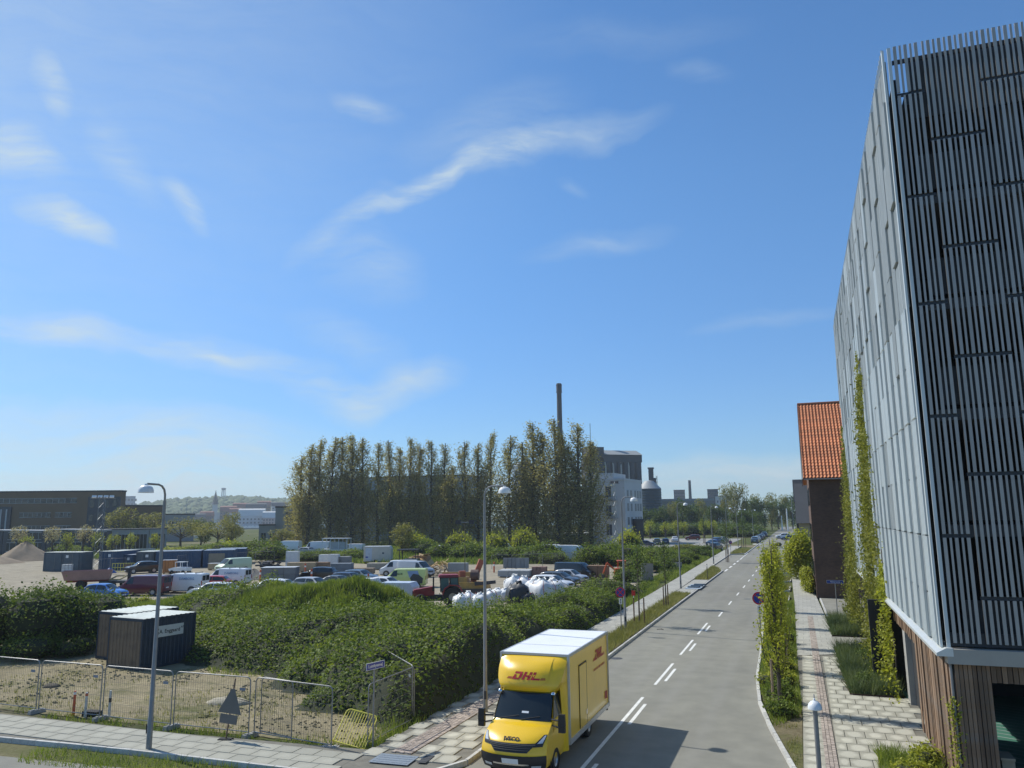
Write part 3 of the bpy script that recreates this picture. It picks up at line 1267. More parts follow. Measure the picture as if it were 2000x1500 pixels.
# ================================================================== yellow delivery truck
DHLY = mat('courier yellow paint', (.84, .52, .01), .32, 0, .03, 1.5, coat=.5, dirt=(.52, .33, .05), dirt_amt=.22)
DHLR = mat('courier red print', (.42, .012, .02), .4, 0, .04, 2)
BOXW = mat('white box roof', (.82, .83, .83), .45, 0, .03, 1, dirt=(.62, .62, .58), dirt_amt=.25)
ALU = mat('aluminium profile', (.55, .56, .56), .4, .6, .06, 4)
HEADL = mat('headlamp glass', (.60, .62, .64), .12, .2, .1, 20)


class Skin:
    """surface swept through stations (y, z, half width, plan curve, crown)"""

    def __init__(s, rows):
        s.r = [tuple(r_) + (0,) * (5 - len(r_)) for r_ in rows]

    def par(s, t):
        n = len(s.r) - 1
        i = min(int(t), n - 1)
        f = t - i
        p0, p1, p2, p3 = (s.r[max(i - 1, 0)], s.r[i], s.r[i + 1], s.r[min(i + 2, n)])
        return [.5 * ((2 * b) + (-a + c) * f + (2 * a - 5 * b + 4 * c - d) * f * f + (-a + 3 * b - 3 * c + d) * f ** 3) for a, b, c, d in zip(p0, p1, p2, p3)]

    def pt(s, t, u, off=0.):
        y, z, hw, c, cr = s.par(t)
        return Vector((hw * u, y + c * abs(u) ** 2.6 - off, z - cr * u * u))

    def patch(s, b, t0, t1, u0, u1, nt=6, nu=10, off=0., mi=0, shape=None):
        rows = []
        for i in range(nt + 1):
            f = i / nt
            t = t0 + (t1 - t0) * f
            a, e = (u0, u1) if shape is None else shape(f)
            rows.append([s.pt(t, a + (e - a) * j / nu, off) for j in range(nu + 1)])
        b.grid(rows, mi)
        return b

    def at_z(s, x, z, off=0.):
        lo, hi = 0., len(s.r) - 1.
        for _ in range(30):
            m_ = (lo + hi) / 2
            if s.par(m_)[1] < z:
                lo = m_
            else:
                hi = m_
        hw = s.par(lo)[2]
        return s.pt(lo, x / hw, off)


TX, TY = -8.32, 22.22
tr = thing('delivery_truck', 'yellow courier box truck with white roof driving on the road', 'truck', (TX, TY, 0))
cabs = Skin([(.16, .28, .94, .26), (.05, .50, 1.0, .30), (.0, .72, 1.01, .33), (.06, .93, 1.0, .35), (.14, 1.06, .985, .35), (.36, 1.20, .965, .30), (.72, 1.35, .95, .22, .03), (1.0, 1.45, .93, .13, .02), (1.30, 1.82, .89, .11), (1.58, 2.13, .85, .08), (1.80, 2.20, .82, .03, .03), (2.33, 2.24, .81, 0, .03)])
b_ = MB()
cabs.patch(b_, 1.9, 7, -1, 1, 26, 16)      # nose and bonnet
cabs.patch(b_, 9, 11, -1, 1, 6, 12)        # cab roof
for sg in (-1, 1):                          # cab sides
    rows = []
    for i in range(41):
        t = .3 + (10.6 - .3) * i / 40
        e = cabs.pt(t, sg)
        hw = max(abs(e.x), .97 if e.z < 1.5 else abs(e.x))
        rows.append([(e.x, e.y, e.z)] + [(sg * (abs(e.x) + (hw - abs(e.x)) * min(1, k / 2)), e.y + (2.3 - e.y) * k / 6, e.z) for k in range(1, 7)])
    b_.grid(rows)
b_.build('cab', DHLY, tr, 50)
b_ = MB()
cabs.patch(b_, 0, 1.95, -1.0, 1.0, 8, 18, .02)
bmp = b_.build('bumper', mat('bumper plastic', (.022, .022, .024), .55, 0, .15, 5), tr, 50)
b_ = MB()
for sg in (-1, 1):
    cabs.patch(b_, .45, .75, sg * .62, sg * .88, 2, 3, .035)
b_.build('fog_lamp', HEADL, bmp)
b_ = MB()
cabs.patch(b_, .75, .95, -.55, .55, 1, 6, .032)
b_.build('chrome_strip', CHROME, bmp)
b_ = MB()
cabs.patch(b_, .95, 1.6, -.25, .25, 1, 2, .034)
b_.build('number_plate', WHITE, bmp)
b_ = MB()
cabs.patch(b_, 7.02, 8.98, -.97, .97, 8, 12, .012)
ws = b_.build('windscreen', glass_mat('windscreen glass', (.018, .024, .026), .05), tr, 50)
b_ = MB()
cabs.patch(b_, 7.5, 7.62, -.02, .22, 1, 2, .02)
b_.build('paper_sheet', WHITE, ws)
b_ = MB()
for u0, u1 in ((-.75, -.1), (.0, .62)):
    b_.tube([cabs.pt(7.05, u0, .03), cabs.pt(7.35, u1, .035)], .012, 5)
b_.build('wiper', BLACK, ws)
# grille with slats
b_ = MB()
cabs.patch(b_, 2.35, 3.75, -.74, .74, 6, 14, .012, shape=lambda f: (-.50 - .30 * f, .50 + .30 * f))
gr = b_.build('grille', BLACK, tr, 50)
for k in range(4):
    b_ = MB()
    f = .22 + k * .19
    w = .48 + .30 * f
    b_.tube([cabs.pt(2.35 + 1.4 * f, -w + 2 * w * i / 12, .028) for i in range(13)], .014, 5)
    b_.build('grille_slat', mat('grille slat', (.10, .10, .10), .4, .3) if k == 0 else bpy.data.materials['grille slat'], gr, 50)
for sg in (-1, 1):
    b_ = MB()
    cabs.patch(b_, 3.05, 5.0, 0, 1, 8, 6, .016, shape=lambda f: (sg * (.60 + .30 * f), sg * (.90 + .09 * f)))
    hl = b_.build('headlight', BLACK, tr, 50)
    b_ = MB()
    cabs.patch(b_, 3.7, 4.9, 0, 1, 5, 4, .024, shape=lambda f: (sg * (.76 + .17 * f), sg * (.90 + .07 * f)))
    b_.build('lamp_lens', HEADL, hl, 50)
    # side window, mirror, wheel arch, door seam
    b_ = MB()
    q = []
    for y0, y1, z in ((1.24, 2.02, 1.47), (1.40, 2.04, 1.78), (1.62, 2.02, 2.08)):
        hw = .955 if z < 1.5 else (.915 if z < 1.9 else .872)
        q.append([(sg * hw, y0 + (y1 - y0) * j / 4, z) for j in range(5)])
    b_.grid(q)
    b_.build('side_window', GLASS, tr)
    b_ = MB()
    b_.box((sg * 1.28, 1.02, 1.52), (.21, .13, .34), top=(.92, .8))
    b_.box((sg * 1.28, 1.02, 1.26), (.20, .12, .16), top=(1, 1))
    b_.tube([(sg * .93, 1.12, 1.50), (sg * 1.2, 1.04, 1.50)], .028, 6)
    b_.tube([(sg * .93, 1.12, 1.34), (sg * 1.2, 1.04, 1.30)], .024, 6)
    b_.build('mirror', BLACK, tr)
    b_ = MB()
    b_.bar((sg * .974, 1.16, .62), (sg * .974, 1.20, 1.44), .008, .012)
    b_.bar((sg * .974, 2.05, .52), (sg * .974, 2.05, 1.46), .008, .012)
    b_.bar((sg * .985, 1.72, 1.22), (sg * .985, 1.92, 1.22), .03, .04)
    b_.build('door_seam', BLACK, tr)
    b_ = MB()
    b_.lathe([(.0, 0), (.45, 0), (.47, .03), (.45, .06)], n=24)
    b_.v = [(sg * (.935 + z), 1.24 + x, .40 + y) for x, y, z in b_.v]
    b_.build('wheel_arch', BLACK, tr, 40)

# roof deflector
fair = Skin([(1.56, 2.16, .80, .10), (1.50, 2.30, .95, .20), (1.53, 2.48, 1.04, .30), (1.66, 2.74, 1.09, .36), (1.88, 2.93, 1.10, .34), (2.12, 3.03, 1.10, .20), (2.33, 3.09, 1.09, 0)])
b_ = MB()
fair.patch(b_, 0, 6, -1, 1, 24, 18)
for sg in (-1, 1):
    rows = []
    for i in range(25):
        e = fair.pt(i / 4, sg)
        rows.append([(e.x + (sg * 1.10 - e.x) * k / 4, e.y + (2.33 - e.y) * k / 4, e.z) for k in range(5)])
    b_.grid(rows)
    rows = []
    for i in range(13):
        z = .34 + (2.35 - .34) * i / 12
        y0 = 2.06 - .25 * max(0, z - 1.6)
        rows.append([(sg * .965, y0, z), (sg * 1.03, y0 + .10, z), (sg * 1.10, 2.24, z), (sg * 1.10, 2.33, z)])
    b_.grid(rows)
fa = b_.build('roof_deflector', DHLY, tr, 50)
b_ = MB()
fair.patch(b_, 1.0, 5.6, -.64, .64, 20, 12, .028, shape=lambda f: (-.64 * min(1, .55 + 2.2 * f) if f < .2 else -.64, .64 * min(1, .55 + 2.2 * f) if f < .2 else .64))
b_.build('deflector_panel', DHLY, fa, 50)
for sg in (-1, 1):
    b_ = MB()
    b_.lathe([(0, .07), (.05, .065), (.075, .03), (.08, 0)], (sg * .86, 1.55, 2.12), 10)
    b_.build('marker_lamp', CHROME, tr, 50)


def logo_quads():
    """D H L in heavy slanted capitals with speed lines; unit height, (x, z) quads"""
    Q = []

    def q(x0, x1, z0, z1, sl=.42):
        Q.append([(x0 + sl * z0, z0), (x1 + sl * z0, z0), (x1 + sl * z1, z1), (x0 + sl * z1, z1)])
    # D
    q(.0, .45, .0, .36), q(.08, .40, .36, .62), q(.05, 1.15, .74, 1.0), q(.45, 1.05, .0, .2), q(.86, 1.26, .2, .74)
    # H
    q(1.42, 1.80, 0, 1), q(2.18, 2.56, 0, 1), q(1.80, 2.18, .38, .60)
    # L
    q(2.72, 3.10, .0, 1), q(3.10, 3.95, 0, .24)
    for k in range(3):
        q(-.85 + .06 * k, -.08, .02 + .1 * k, .08 + .1 * k)
        q(4.05, 4.75 - .06 * k, .02 + .1 * k, .08 + .1 * k)
    return Q


b_ = MB()
Hh = .215
for qd in logo_quads():
    P4 = [fair.at_z((x - 2.1) * Hh * 1.06, 2.50 + z * Hh, .036) for x, z in qd]
    b_.add(P4, [(0, 1, 2, 3)])
b_.build('logo', DHLR, fa)

# box body
x0, y0, y1, z0, z1 = 1.13, 2.34, 7.58, .50, 3.15
b_ = MB()
b_.box((0, (y0 + y1) / 2, (z0 + z1) / 2), (2 * x0 - .02, y1 - y0 - .02, z1 - z0 - .02))
bx = b_.build('box_body', DHLY, tr)
b_ = MB()
b_.box((0, (y0 + y1) / 2, z1 + .002), (2 * x0 - .05, y1 - y0 - .05, .012))
b_.build('box_roof', BOXW, bx)
b_ = MB()
b_.box((0, y0 + 1.62, z1 + .008), (2 * x0 - .06, .03, .014))
b_.build('roof_joint', ALU, bx)
for sx in (-1, 1):
    b_ = MB()
    b_.box((sx * x0, (y0 + y1) / 2, z1 - .03), (.05, y1 - y0, .09))
    b_.box((sx * x0, (y0 + y1) / 2, z0 + .05), (.05, y1 - y0, .15))
    b_.box((sx * x0, y0, (z0 + z1) / 2), (.07, .07, z1 - z0 + .02))
    b_.box((sx * x0, y1, (z0 + z1) / 2), (.07, .07, z1 - z0 + .02))
    b_.build('edge_profile', ALU, bx)
for y_ in (y0, y1):
    b_ = MB()
    b_.box((0, y_, z1 - .02), (2 * x0 - .08, .06, .07))
    b_.build('edge_profile', ALU, bx)
# side door in the right-hand wall
b_ = MB()
ds = 3.55
for ya, yb, za, zb in ((ds, ds + .03, .66, 2.62), (ds + .92, ds + .95, .66, 2.62), (ds, ds + .95, 2.60, 2.64)):
    b_.box((x0 - .002, (ya + yb) / 2, (za + zb) / 2), (.022, yb - ya, zb - za))
dr = b_.build('side_door', BLACK, bx)
b_ = MB()
b_.box((x0 + .012, ds + .82, 1.02), (.03, .14, .16))
b_.build('handle', CHROME, dr)
b_ = MB()
b_.box((x0 + .004, ds + .475, 1.63), (.01, .86, 1.90))
b_.build('door_leaf', DHLY, dr)
b_ = MB()
for qd in logo_quads():
    b_.add([(x0 + .004, 5.42 + (x + .85) * .30, 2.42 + z * .34) for x, z in qd], [(0, 1, 2, 3)])
b_.build('logo', DHLR, bx)


def text_mesh(name, body, size, m, parent=None, bold=0., loc=(0, 0, 0), rot=(0, 0, 0), shear=0., align='CENTER', thick=.0015):
    cu = bpy.data.curves.new(name, 'FONT')
    cu.body = body
    cu.size = size
    cu.align_x = align
    cu.align_y = 'CENTER'
    cu.offset = bold
    cu.shear = shear
    cu.extrude = thick
    cu.resolution_u = 2
    tmp = bpy.data.objects.new('tmp', cu)
    col.objects.link(tmp)
    bpy.context.view_layer.update()
    me = bpy.data.meshes.new_from_object(tmp.evaluated_get(bpy.context.evaluated_depsgraph_get()))
    bpy.data.objects.remove(tmp)
    bpy.data.curves.remove(cu)
    me.materials.clear()
    me.materials.append(m)
    o = bpy.data.objects.new(name, me)
    col.objects.link(o)
    o.parent = parent
    o.location = loc
    o.rotation_euler = rot
    return o


text_mesh('slogan', 'EXCELLENCE. SIMPLY DELIVERED.', .11, DHLR, bx, 0, (x0 + .004, 6.3, 2.12), (PI / 2, 0, PI / 2))
b_ = MB()
for k in range(2):
    b_.box((x0 + .003, 7.1 + k * .22, .98 - .02 * k), (.01, .13, .26))
b_.build('sticker', DHLR, bx)
nm = text_mesh('emblem', 'IVECO', .17, DARK_STEEL, tr, .008, tuple(cabs.pt(4.35, 0, .02)), (PI / 2 - R(30), 0, 0), thick=.006)
# frame, side guard, wheels, rear lamps
b_ = MB()
for sg in (-1, 1):
    b_.box((sg * .42, 4.6, .52), (.10, 5.6, .16))
    b_.box((sg * .95, 7.45, .42), (.34, .08, .10))
b_.box((.62, 3.3, .48), (.4, .8, .34))
b_.box((0, 7.5, .46), (1.9, .1, .12))
b_.box((0, 1.3, .55), (1.6, 1.9, .4))
b_.build('chassis', DARK_STEEL, tr)
for sg in (-1, 1):
    b_ = MB()
    b_.box((sg * 1.03, 3.45, .47), (.04, 2.1, .10))
    b_.box((sg * .98, 2.7, .52), (.06, .05, .2))
    b_.box((sg * .98, 4.2, .52), (.06, .05, .2))
    b_.build('side_guard', WHITE, tr)
    b_ = MB()
    b_.box((sg * .96, 7.56, .55), (.26, .07, .12))
    b_.build('tail_light', TAIL_RED, tr)


def wheel_parts(parent, x, y, r_, w, out):
    t_ = MB()
    t_.lathe([(r_ * .55, -w / 2), (r_ * .92, -w / 2), (r_, -w * .34), (r_, w * .34), (r_ * .92, w / 2), (r_ * .55, w / 2)], n=20)
    t_.v = [(x + z * out, y + a, r_ + b2) for a, b2, z in t_.v]
    wh = t_.build('wheel', RUBBER, parent, 40)
    t_ = MB()
    t_.lathe([(0, w * .36), (r_ * .2, w * .40), (r_ * .3, w * .28), (r_ * .52, w * .30), (r_ * .58, w * .46)], n=20)
    t_.v = [(x + z * out, y + a, r_ + b2) for a, b2, z in t_.v]
    t_.build('rim', RIM, wh, 40)


for sg in (-1, 1):
    wheel_parts(tr, sg * .90, 1.24, .36, .22, sg)
    wheel_parts(tr, sg * .90, 5.15, .36, .22, sg)
    wheel_parts(tr, sg * .64, 5.15, .36, .20, sg)
    b_ = MB()
    b_.prof([(4.72, .56), (4.78, .80), (5.0, .90), (5.3, .90), (5.52, .80), (5.58, .56), (5.52, .56), (5.46, .76), (5.28, .85), (5.02, .85), (4.84, .76), (4.78, .56)], -.17, .17)
    b_.v = [(sg * .86 + y, x, z) for x, y, z in b_.v]
    b_.build('mudguard', BLACK, tr)


# ================================================================== vehicles
CARS = {   # stations: (x, half width, sill z, belt z, roof z, roof half width)
    'hatch': dict(st=[(-2.05, .74, .32, .62, .66, .66), (-2.0, .82, .24, .90, .93, .70), (-1.86, .86, .22, .97, 1.05, .68), (-1.45, .88, .22, .97, 1.40, .62), (-.8, .89, .22, .96, 1.475, .63), (0.0, .89, .22, .94, 1.475, .63), (.42, .89, .22, .93, 1.42, .62), (1.12, .88, .22, .90, .95, .70), (1.65, .86, .22, .82, .86, .66), (1.98, .80, .24, .66, .70, .58), (2.08, .70, .34, .50, .53, .5)],
                  roof=(3, 6), ws=(6, 7), rw=(2, 3), side=(2.35, 6.75), ax=(-1.28, 1.30), wr=.315),
    'estate': dict(st=[(-2.35, .74, .34, .64, .68, .66), (-2.3, .84, .24, .92, .96, .72), (-2.2, .87, .22, .98, 1.05, .70), (-1.85, .89, .22, .98, 1.38, .64), (-.9, .90, .22, .96, 1.46, .65), (0.0, .90, .22, .94, 1.46, .65), (.45, .90, .22, .93, 1.40, .63), (1.2, .89, .22, .91, .96, .72), (1.85, .87, .22, .82, .86, .68), (2.2, .80, .24, .66, .70, .6), (2.3, .70, .34, .5, .53, .5)],
                   roof=(3, 6), ws=(6, 7), rw=(2, 3), side=(2.4, 6.75), ax=(-1.42, 1.42), wr=.32),
    'sedan': dict(st=[(-2.35, .74, .34, .68, .72, .66), (-2.3, .83, .24, .92, .96, .70), (-1.95, .87, .22, .98, 1.02, .70), (-1.05, .89, .22, .97, 1.36, .62), (-.5, .90, .22, .95, 1.43, .63), (0.0, .90, .22, .94, 1.43, .63), (.40, .90, .22, .93, 1.38, .62), (1.15, .89, .22, .91, .96, .72), (1.8, .87, .22, .82, .86, .68), (2.2, .80, .24, .66, .70, .6), (2.3, .70, .34, .5, .53, .5)],
                  roof=(3, 6), ws=(6, 7), rw=(2, 3), side=(2.5, 6.75), ax=(-1.4, 1.4), wr=.32),
    'suv': dict(st=[(-2.25, .78, .40, .75, .80, .70), (-2.2, .88, .30, 1.05, 1.10, .76), (-2.1, .91, .28, 1.12, 1.2, .74), (-1.8, .93, .28, 1.12, 1.56, .68), (-.9, .94, .28, 1.10, 1.66, .69), (0.0, .94, .28, 1.08, 1.66, .69), (.5, .94, .28, 1.07, 1.58, .67), (1.15, .93, .28, 1.05, 1.10, .76), (1.8, .91, .28, .98, 1.02, .72), (2.15, .84, .30, .80, .84, .64), (2.25, .74, .42, .6, .63, .54)],
                roof=(3, 6), ws=(6, 7), rw=(2, 3), side=(2.4, 6.75), ax=(-1.38, 1.38), wr=.36),
    'van': dict(st=[(-2.46, .80, .40, 1.0, 1.80, .74), (-2.44, .92, .28, 1.12, 1.90, .80), (-2.38, .95, .26, 1.15, 1.95, .82), (-1.4, .96, .26, 1.15, 1.97, .83), (-.2, .96, .26, 1.15, 1.97, .83), (.6, .96, .26, 1.13, 1.97, .82), (1.02, .96, .26, 1.12, 1.90, .80), (1.85, .94, .26, 1.08, 1.16, .78), (2.25, .90, .28, .92, .98, .72), (2.42, .82, .32, .70, .74, .64), (2.48, .72, .42, .55, .58, .55)],
                roof=(2, 6), ws=(6, 7), rw=None, side=(5.15, 6.75), ax=(-1.45, 1.52), wr=.34),
    'bigvan': dict(st=[(-2.95, .84, .45, 1.15, 2.40, .80), (-2.93, .98, .32, 1.3, 2.50, .84), (-2.85, 1.0, .30, 1.35, 2.55, .86), (-1.4, 1.0, .30, 1.35, 2.58, .87), (0., 1.0, .30, 1.35, 2.58, .87), (1.0, 1.0, .30, 1.32, 2.55, .86), (1.45, 1.0, .30, 1.28, 2.42, .84), (2.15, .97, .30, 1.22, 1.32, .82), (2.65, .93, .32, .98, 1.04, .76), (2.85, .86, .36, .74, .78, .66), (2.92, .74, .46, .58, .6, .58)],
                   roof=(2, 6), ws=(6, 7), rw=None, side=(5.3, 6.75), ax=(-1.7, 1.85), wr=.35),
}
CAR_PAINT = {}


def paint(name, c, rough=.28):
    if name not in CAR_PAINT:
        CAR_PAINT[name] = mat(name + ' car paint', c, rough, .0, .04, 1.5, coat=.6, dirt=mul(c, .75), dirt_amt=.25)
    return CAR_PAINT[name]


def car(name, kind, label, loc, head, pnt, cat='car', group=None, rear_windows=False, sticker=None, rails=False):
    D = CARS[kind]
    st = D['st']
    t = thing(name, label, cat, loc, R(head), group)

    def sec(f):
        i = min(int(f), len(st) - 2)
        k = f - i
        return [a + (b2 - a) * k for a, b2 in zip(st[i], st[i + 1])]

    def P(f, v, s, off=0.):
        """v 0..1 sill to belt, 1..2 belt to roof edge, 2..3 across the roof to the middle"""
        x, w, z0, zb, zr, wr = sec(f)
        if v <= 1:
            bul = math.sin(v * PI) * .02
            y, z = w * (.93 + .07 * math.sin(min(1, v * 1.3) * PI / 2)) + bul, z0 + (zb - z0) * v
        elif v <= 2:
            k = v - 1
            y, z = w + (wr - w) * k, zb + (zr - .05 - zb) * k
        else:
            k = v - 2
            y, z = wr * (1 - k), zr - .05 + .05 * math.sin(min(1, k * 2.2) * PI / 2) + .02 * k
        return Vector((x, s * (y + off * (1 if v < 2 else .2)), z + off * (.35 if v < 2 else 1)))

    VS = [0, .12, .45, .75, .96, 1.0, 1.5, 1.92, 2.0, 2.25, 2.6, 3.0]
    n_ = len(st) - 1
    fs = [i * .5 for i in range(2 * n_ + 1)]
    b = MB()
    for s in (-1, 1):
        b.grid([[P(f, v, s) for v in VS] for f in fs], flip=(s < 0))
        for f in (0, n_):
            for k in range(len(VS) - 1):
                b.add([P(f, VS[k], s), P(f, VS[k + 1], s), (P(f, 0, s).x, 0, P(f, VS[k + 1], s).z), (P(f, 0, s).x, 0, P(f, VS[k], s).z)], [(0, 1, 2, 3)])
    b.build('body', pnt, t, 38)
    b = MB()
    x0, x1 = st[0][0], st[-1][0]
    b.box(((x0 + x1) / 2, 0, .30), (x1 - x0 - .35, st[4][1] * 1.7, .26))
    b.build('underbody', BLACK, t)
    # glass
    f0, f1 = D['ws']
    b = MB()
    b.grid([[P(f0 + .04 + (f1 - f0 - .10) * i / 3, 2.06 + .94 * j / 5, -1, .012) for j in range(6)] + [P(f0 + .04 + (f1 - f0 - .10) * i / 3, 3 - .94 * j / 5, 1, .012) for j in range(1, 6)] for i in range(4)])
    b.build('windscreen', GLASS, t, 40)
    a0, a1 = D['side']
    for s in (-1, 1):
        b = MB()
        segs = [(a0, (a0 + a1) / 2 - .06), ((a0 + a1) / 2 + .03, a1)] if kind not in ('van', 'bigvan') else [(a0, a1)]
        for c0, c1 in segs:
            rows = []
            for i in range(5):
                v = 1.06 + .80 * i / 4
                lim = a1 - .0 - (i / 4) * (.62 if c1 == a1 else 0)
                lo = c0 + (i / 4) * (.45 if (c0 == a0 and kind not in ('van', 'bigvan')) else 0)
                rows.append([P(lo + (min(c1, lim) - lo) * j / 4, v, s, .012) for j in range(5)])
            b.grid(rows)
        b.build('side_window', GLASS, t)
        b = MB()
        m_ = P(a1 - .25, 1.05, s)
        b.box((m_.x, m_.y + s * .12, m_.z + .06), (.10, .20, .14), top=(.8, .9))
        b.build('mirror', pnt, t)
    if D['rw']:
        g0, g1 = D['rw']
        b = MB()
        b.grid([[P(g0 + .22 + (g1 - g0 - .3) * i / 2, 2.08 + .92 * j / 4, -1, .012) for j in range(5)] + [P(g0 + .22 + (g1 - g0 - .3) * i / 2, 3 - .92 * j / 4, 1, .012) for j in range(1, 5)] for i in range(3)])
        b.build('rear_window', GLASS, t)
    elif rear_windows:
        b = MB()
        zb, zr = st[1][3], st[1][4]
        for s in (-1, 1):
            b.box((st[0][0] - .012, s * .37, (zb + zr) / 2 - .02), (.02, .62, (zr - zb) * .66))
        b.build('rear_window', GLASS, t)
    # lamps, plates, bumper trim
    for s in (-1, 1):
        b = MB()
        b.grid([[P(n_ - 1.75 + .75 * i / 2, .80 + .17 * j / 2, s, .012) for j in range(3)] for i in range(3)])
        b.build('headlight', HEADL, t)
        b = MB()
        if kind in ('van', 'bigvan'):
            b.box((st[0][0] - .005, s * (st[1][1] - .10), st[1][3] - .1), (.04, .12, .42))
        else:
            b.grid([[P(.35 + .75 * i / 2, .70 + .25 * j / 2, s, .012) for j in range(3)] for i in range(3)])
        b.build('tail_light', TAIL_RED, t)
    b = MB()
    b.box((st[-1][0] + .012, 0, .42), (.02, .52, .11))
    b.build('number_plate', WHITE, t)
    b = MB()
    b.box((st[0][0] - .012, 0, .58 if kind not in ('van', 'bigvan') else .75), (.02, .52, .11))
    b.build('number_plate', WHITE, t)
    b = MB()
    b.box((st[-1][0] - .03, 0, .60 if 'van' not in kind else .72), (.08, .9, .16))
    b.build('grille', BLACK, t)
    for x in D['ax']:
        for s in (-1, 1):
            r_ = D['wr']
            w_ = MB()
            yo = s * (st[5][1] - .09)
            w_.lathe([(r_ * .5, -.10), (r_ * .93, -.10), (r_, -.06), (r_, .07), (r_ * .93, .105), (r_ * .62, .105)], n=16)
            w_.v = [(x + a, yo + s * z, r_ + c) for a, c, z in w_.v]
            wh = w_.build('wheel', RUBBER, t, 40)
            w_ = MB()
            w_.lathe([(0, .085), (r_ * .25, .095), (r_ * .62, .106)], n=12)
            w_.v = [(x + a, yo + s * z, r_ + c) for a, c, z in w_.v]
            w_.build('rim', RIM, wh, 40)
            w_ = MB()
            w_.lathe([(r_ * 1.0, .09), (r_ * 1.16, .10)], n=18)
            w_.v = [(x + a, yo + s * (z + .01), r_ + c) for a, c, z in w_.v if True]
            w_.build('wheel_arch', BLACK, t)
    if rails:
        b = MB()
        for k in range(3):
            x = -1.7 + k * 1.2
            b.box((x, 0, st[4][4] + .07), (.07, 1.5, .05))
            for s in (-1, 1):
                b.box((x, s * .68, st[4][4] + .035), (.07, .05, .07))
        b.build('roof_bar', BLACK, t)
    if sticker:
        sticker(t, P)
    return t


P_BLUE = paint('bright blue', (.02, .16, .52))
P_MAROON = paint('maroon', (.13, .012, .018))
P_WHITE = paint('white', (.76, .77, .77), .35)
P_RED = paint('orange red', (.50, .035, .015))
P_BLACK = paint('black', (.012, .013, .015))
P_NAVY = paint('dark blue', (.02, .04, .085))
P_GREY = paint('dark grey', (.07, .08, .09))
P_SILVER = paint('silver', (.42, .44, .46))
P_LIME = paint('pale lime', (.60, .68, .22), .4)
P_MINT = paint('pale mint', (.52, .62, .40), .4)
P_TEAL = paint('grey blue', (.10, .15, .21))
BLUEPRINT = mat('pale blue lettering', (.22, .32, .48), .5, 0, .1, 3)
GREYPRINT = mat('dark print', (.04, .05, .05), .5, 0, .2, 5)


def side_text(words, x, v, size, m, both=(1, -1), plate=True):
    def fn(t, P):
        for s in both:
            y = 1.005
            o = text_mesh('lettering', words, size, m, t, size * .02, (x, s * y, v), (PI / 2, 0, PI if s > 0 else 0))
    return fn


def picture_sticker(t, P):
    """dark printed picture over the rear quarter of the van"""
    for s in (-1, 1):
        b = MB()
        b.add([(-2.1, s * 1.01, .42), (-1.0, s * 1.01, .42), (-.75, s * 1.01, 1.0), (-1.1, s * .995, 1.45), (-1.7, s * .995, 1.35), (-2.2, s * 1.01, .95)], [(0, 1, 2, 3, 4, 5)])
        b.build('printed_picture', GREYPRINT, t)
        b = MB()
        b.add([(-1.75, s * .99, 1.28), (-.7, s * 1.0, 1.05), (-.45, s * .94, 1.72), (-1.6, s * .93, 1.76)], [(0, 1, 2, 3)])
        b.build('printed_sky', BLUEPRINT, t)
        text_mesh('lettering', 'BLUE', .26, mat('dark green print', (.03, .09, .04), .5), t, .006, (.35, s * .985, 1.42), (PI / 2, 0, PI if s > 0 else 0))


car('parked_car', 'hatch', 'bright blue hatchback parked beside the maroon van at the yard edge', (-63.77, 58.88), 10, P_BLUE, group='cars parked in the building yard')
car('parked_van', 'van', 'maroon panel van between the blue hatchback and a white van', (-63.17, 63.08), 196, P_MAROON, 'van', 'vans parked in the building yard', True)
car('parked_van', 'van', 'white lettered van right behind the maroon van', (-61.15, 66.32), 193, P_WHITE, 'van', 'vans parked in the building yard', True, side_text('DAMBORG', -.9, 1.45, .34, BLUEPRINT), True)
car('parked_van', 'van', 'white lettered van behind the small orange red car', (-62.00, 74.12), 193, P_WHITE, 'van', 'vans parked in the building yard', True, side_text('DAMBORG', -.9, 1.45, .34, BLUEPRINT), True)
car('parked_car', 'hatch', 'small orange red hatchback between the two white lettered vans', (-60.68, 69.95), 200, P_RED, group='cars parked in the building yard')
car('parked_car', 'estate', 'white car roof showing just over the grassy mound below the red hatchback', (-54.23, 62.79), 195, P_WHITE, group='cars parked in the building yard')
car('parked_car', 'estate', 'white estate half hidden by the mound below the grey block stack', (-51.20, 67.69), 190, P_WHITE, group='cars parked in the building yard')
car('parked_car', 'suv', 'black car standing before the blue containers', (-89.48, 88.78), 240, P_BLACK, group='cars parked in the building yard')
car('parked_van', 'van', 'pale mint van facing left in the middle of the yard', (-77.27, 93.41), 250, P_MINT, 'van', 'vans parked in the building yard')
car('parked_car', 'suv', 'black off-roader parked beside the grey block stack', (-55.67, 82.81), 190, P_BLACK, group='cars parked in the building yard')
car('parked_car', 'estate', 'silver estate half hidden behind the crest of the mound', (-48.10, 70.68), -8, P_SILVER, group='cars parked in the building yard')
car('parked_car', 'sedan', 'dark grey saloon nearest the mound in the row of three dark cars', (-47.17, 73.85), -10, P_GREY, group='cars parked in the building yard')
car('parked_car', 'estate', 'dark blue estate in the middle of the row of three dark cars', (-48.32, 78.04), -10, P_NAVY, group='cars parked in the building yard')
car('parked_car', 'estate', 'grey blue estate farthest back in the row of three dark cars', (-49.32, 82.01), -12, P_TEAL, group='cars parked in the building yard')
car('parked_car', 'hatch', 'white hatchback facing right in front of the lime van', (-40.53, 72.55), -8, P_WHITE, group='cars parked in the building yard')
car('parked_van', 'van', 'pale lime van with a dark printed picture on its rear side', (-41.23, 77.76), 198, P_LIME, 'van', 'vans parked in the building yard', False, picture_sticker)
car('parked_van', 'van', 'white van with dark side windows right behind the lime van', (-49.92, 92.41), 205, P_WHITE, 'van', 'vans parked in the building yard', True)
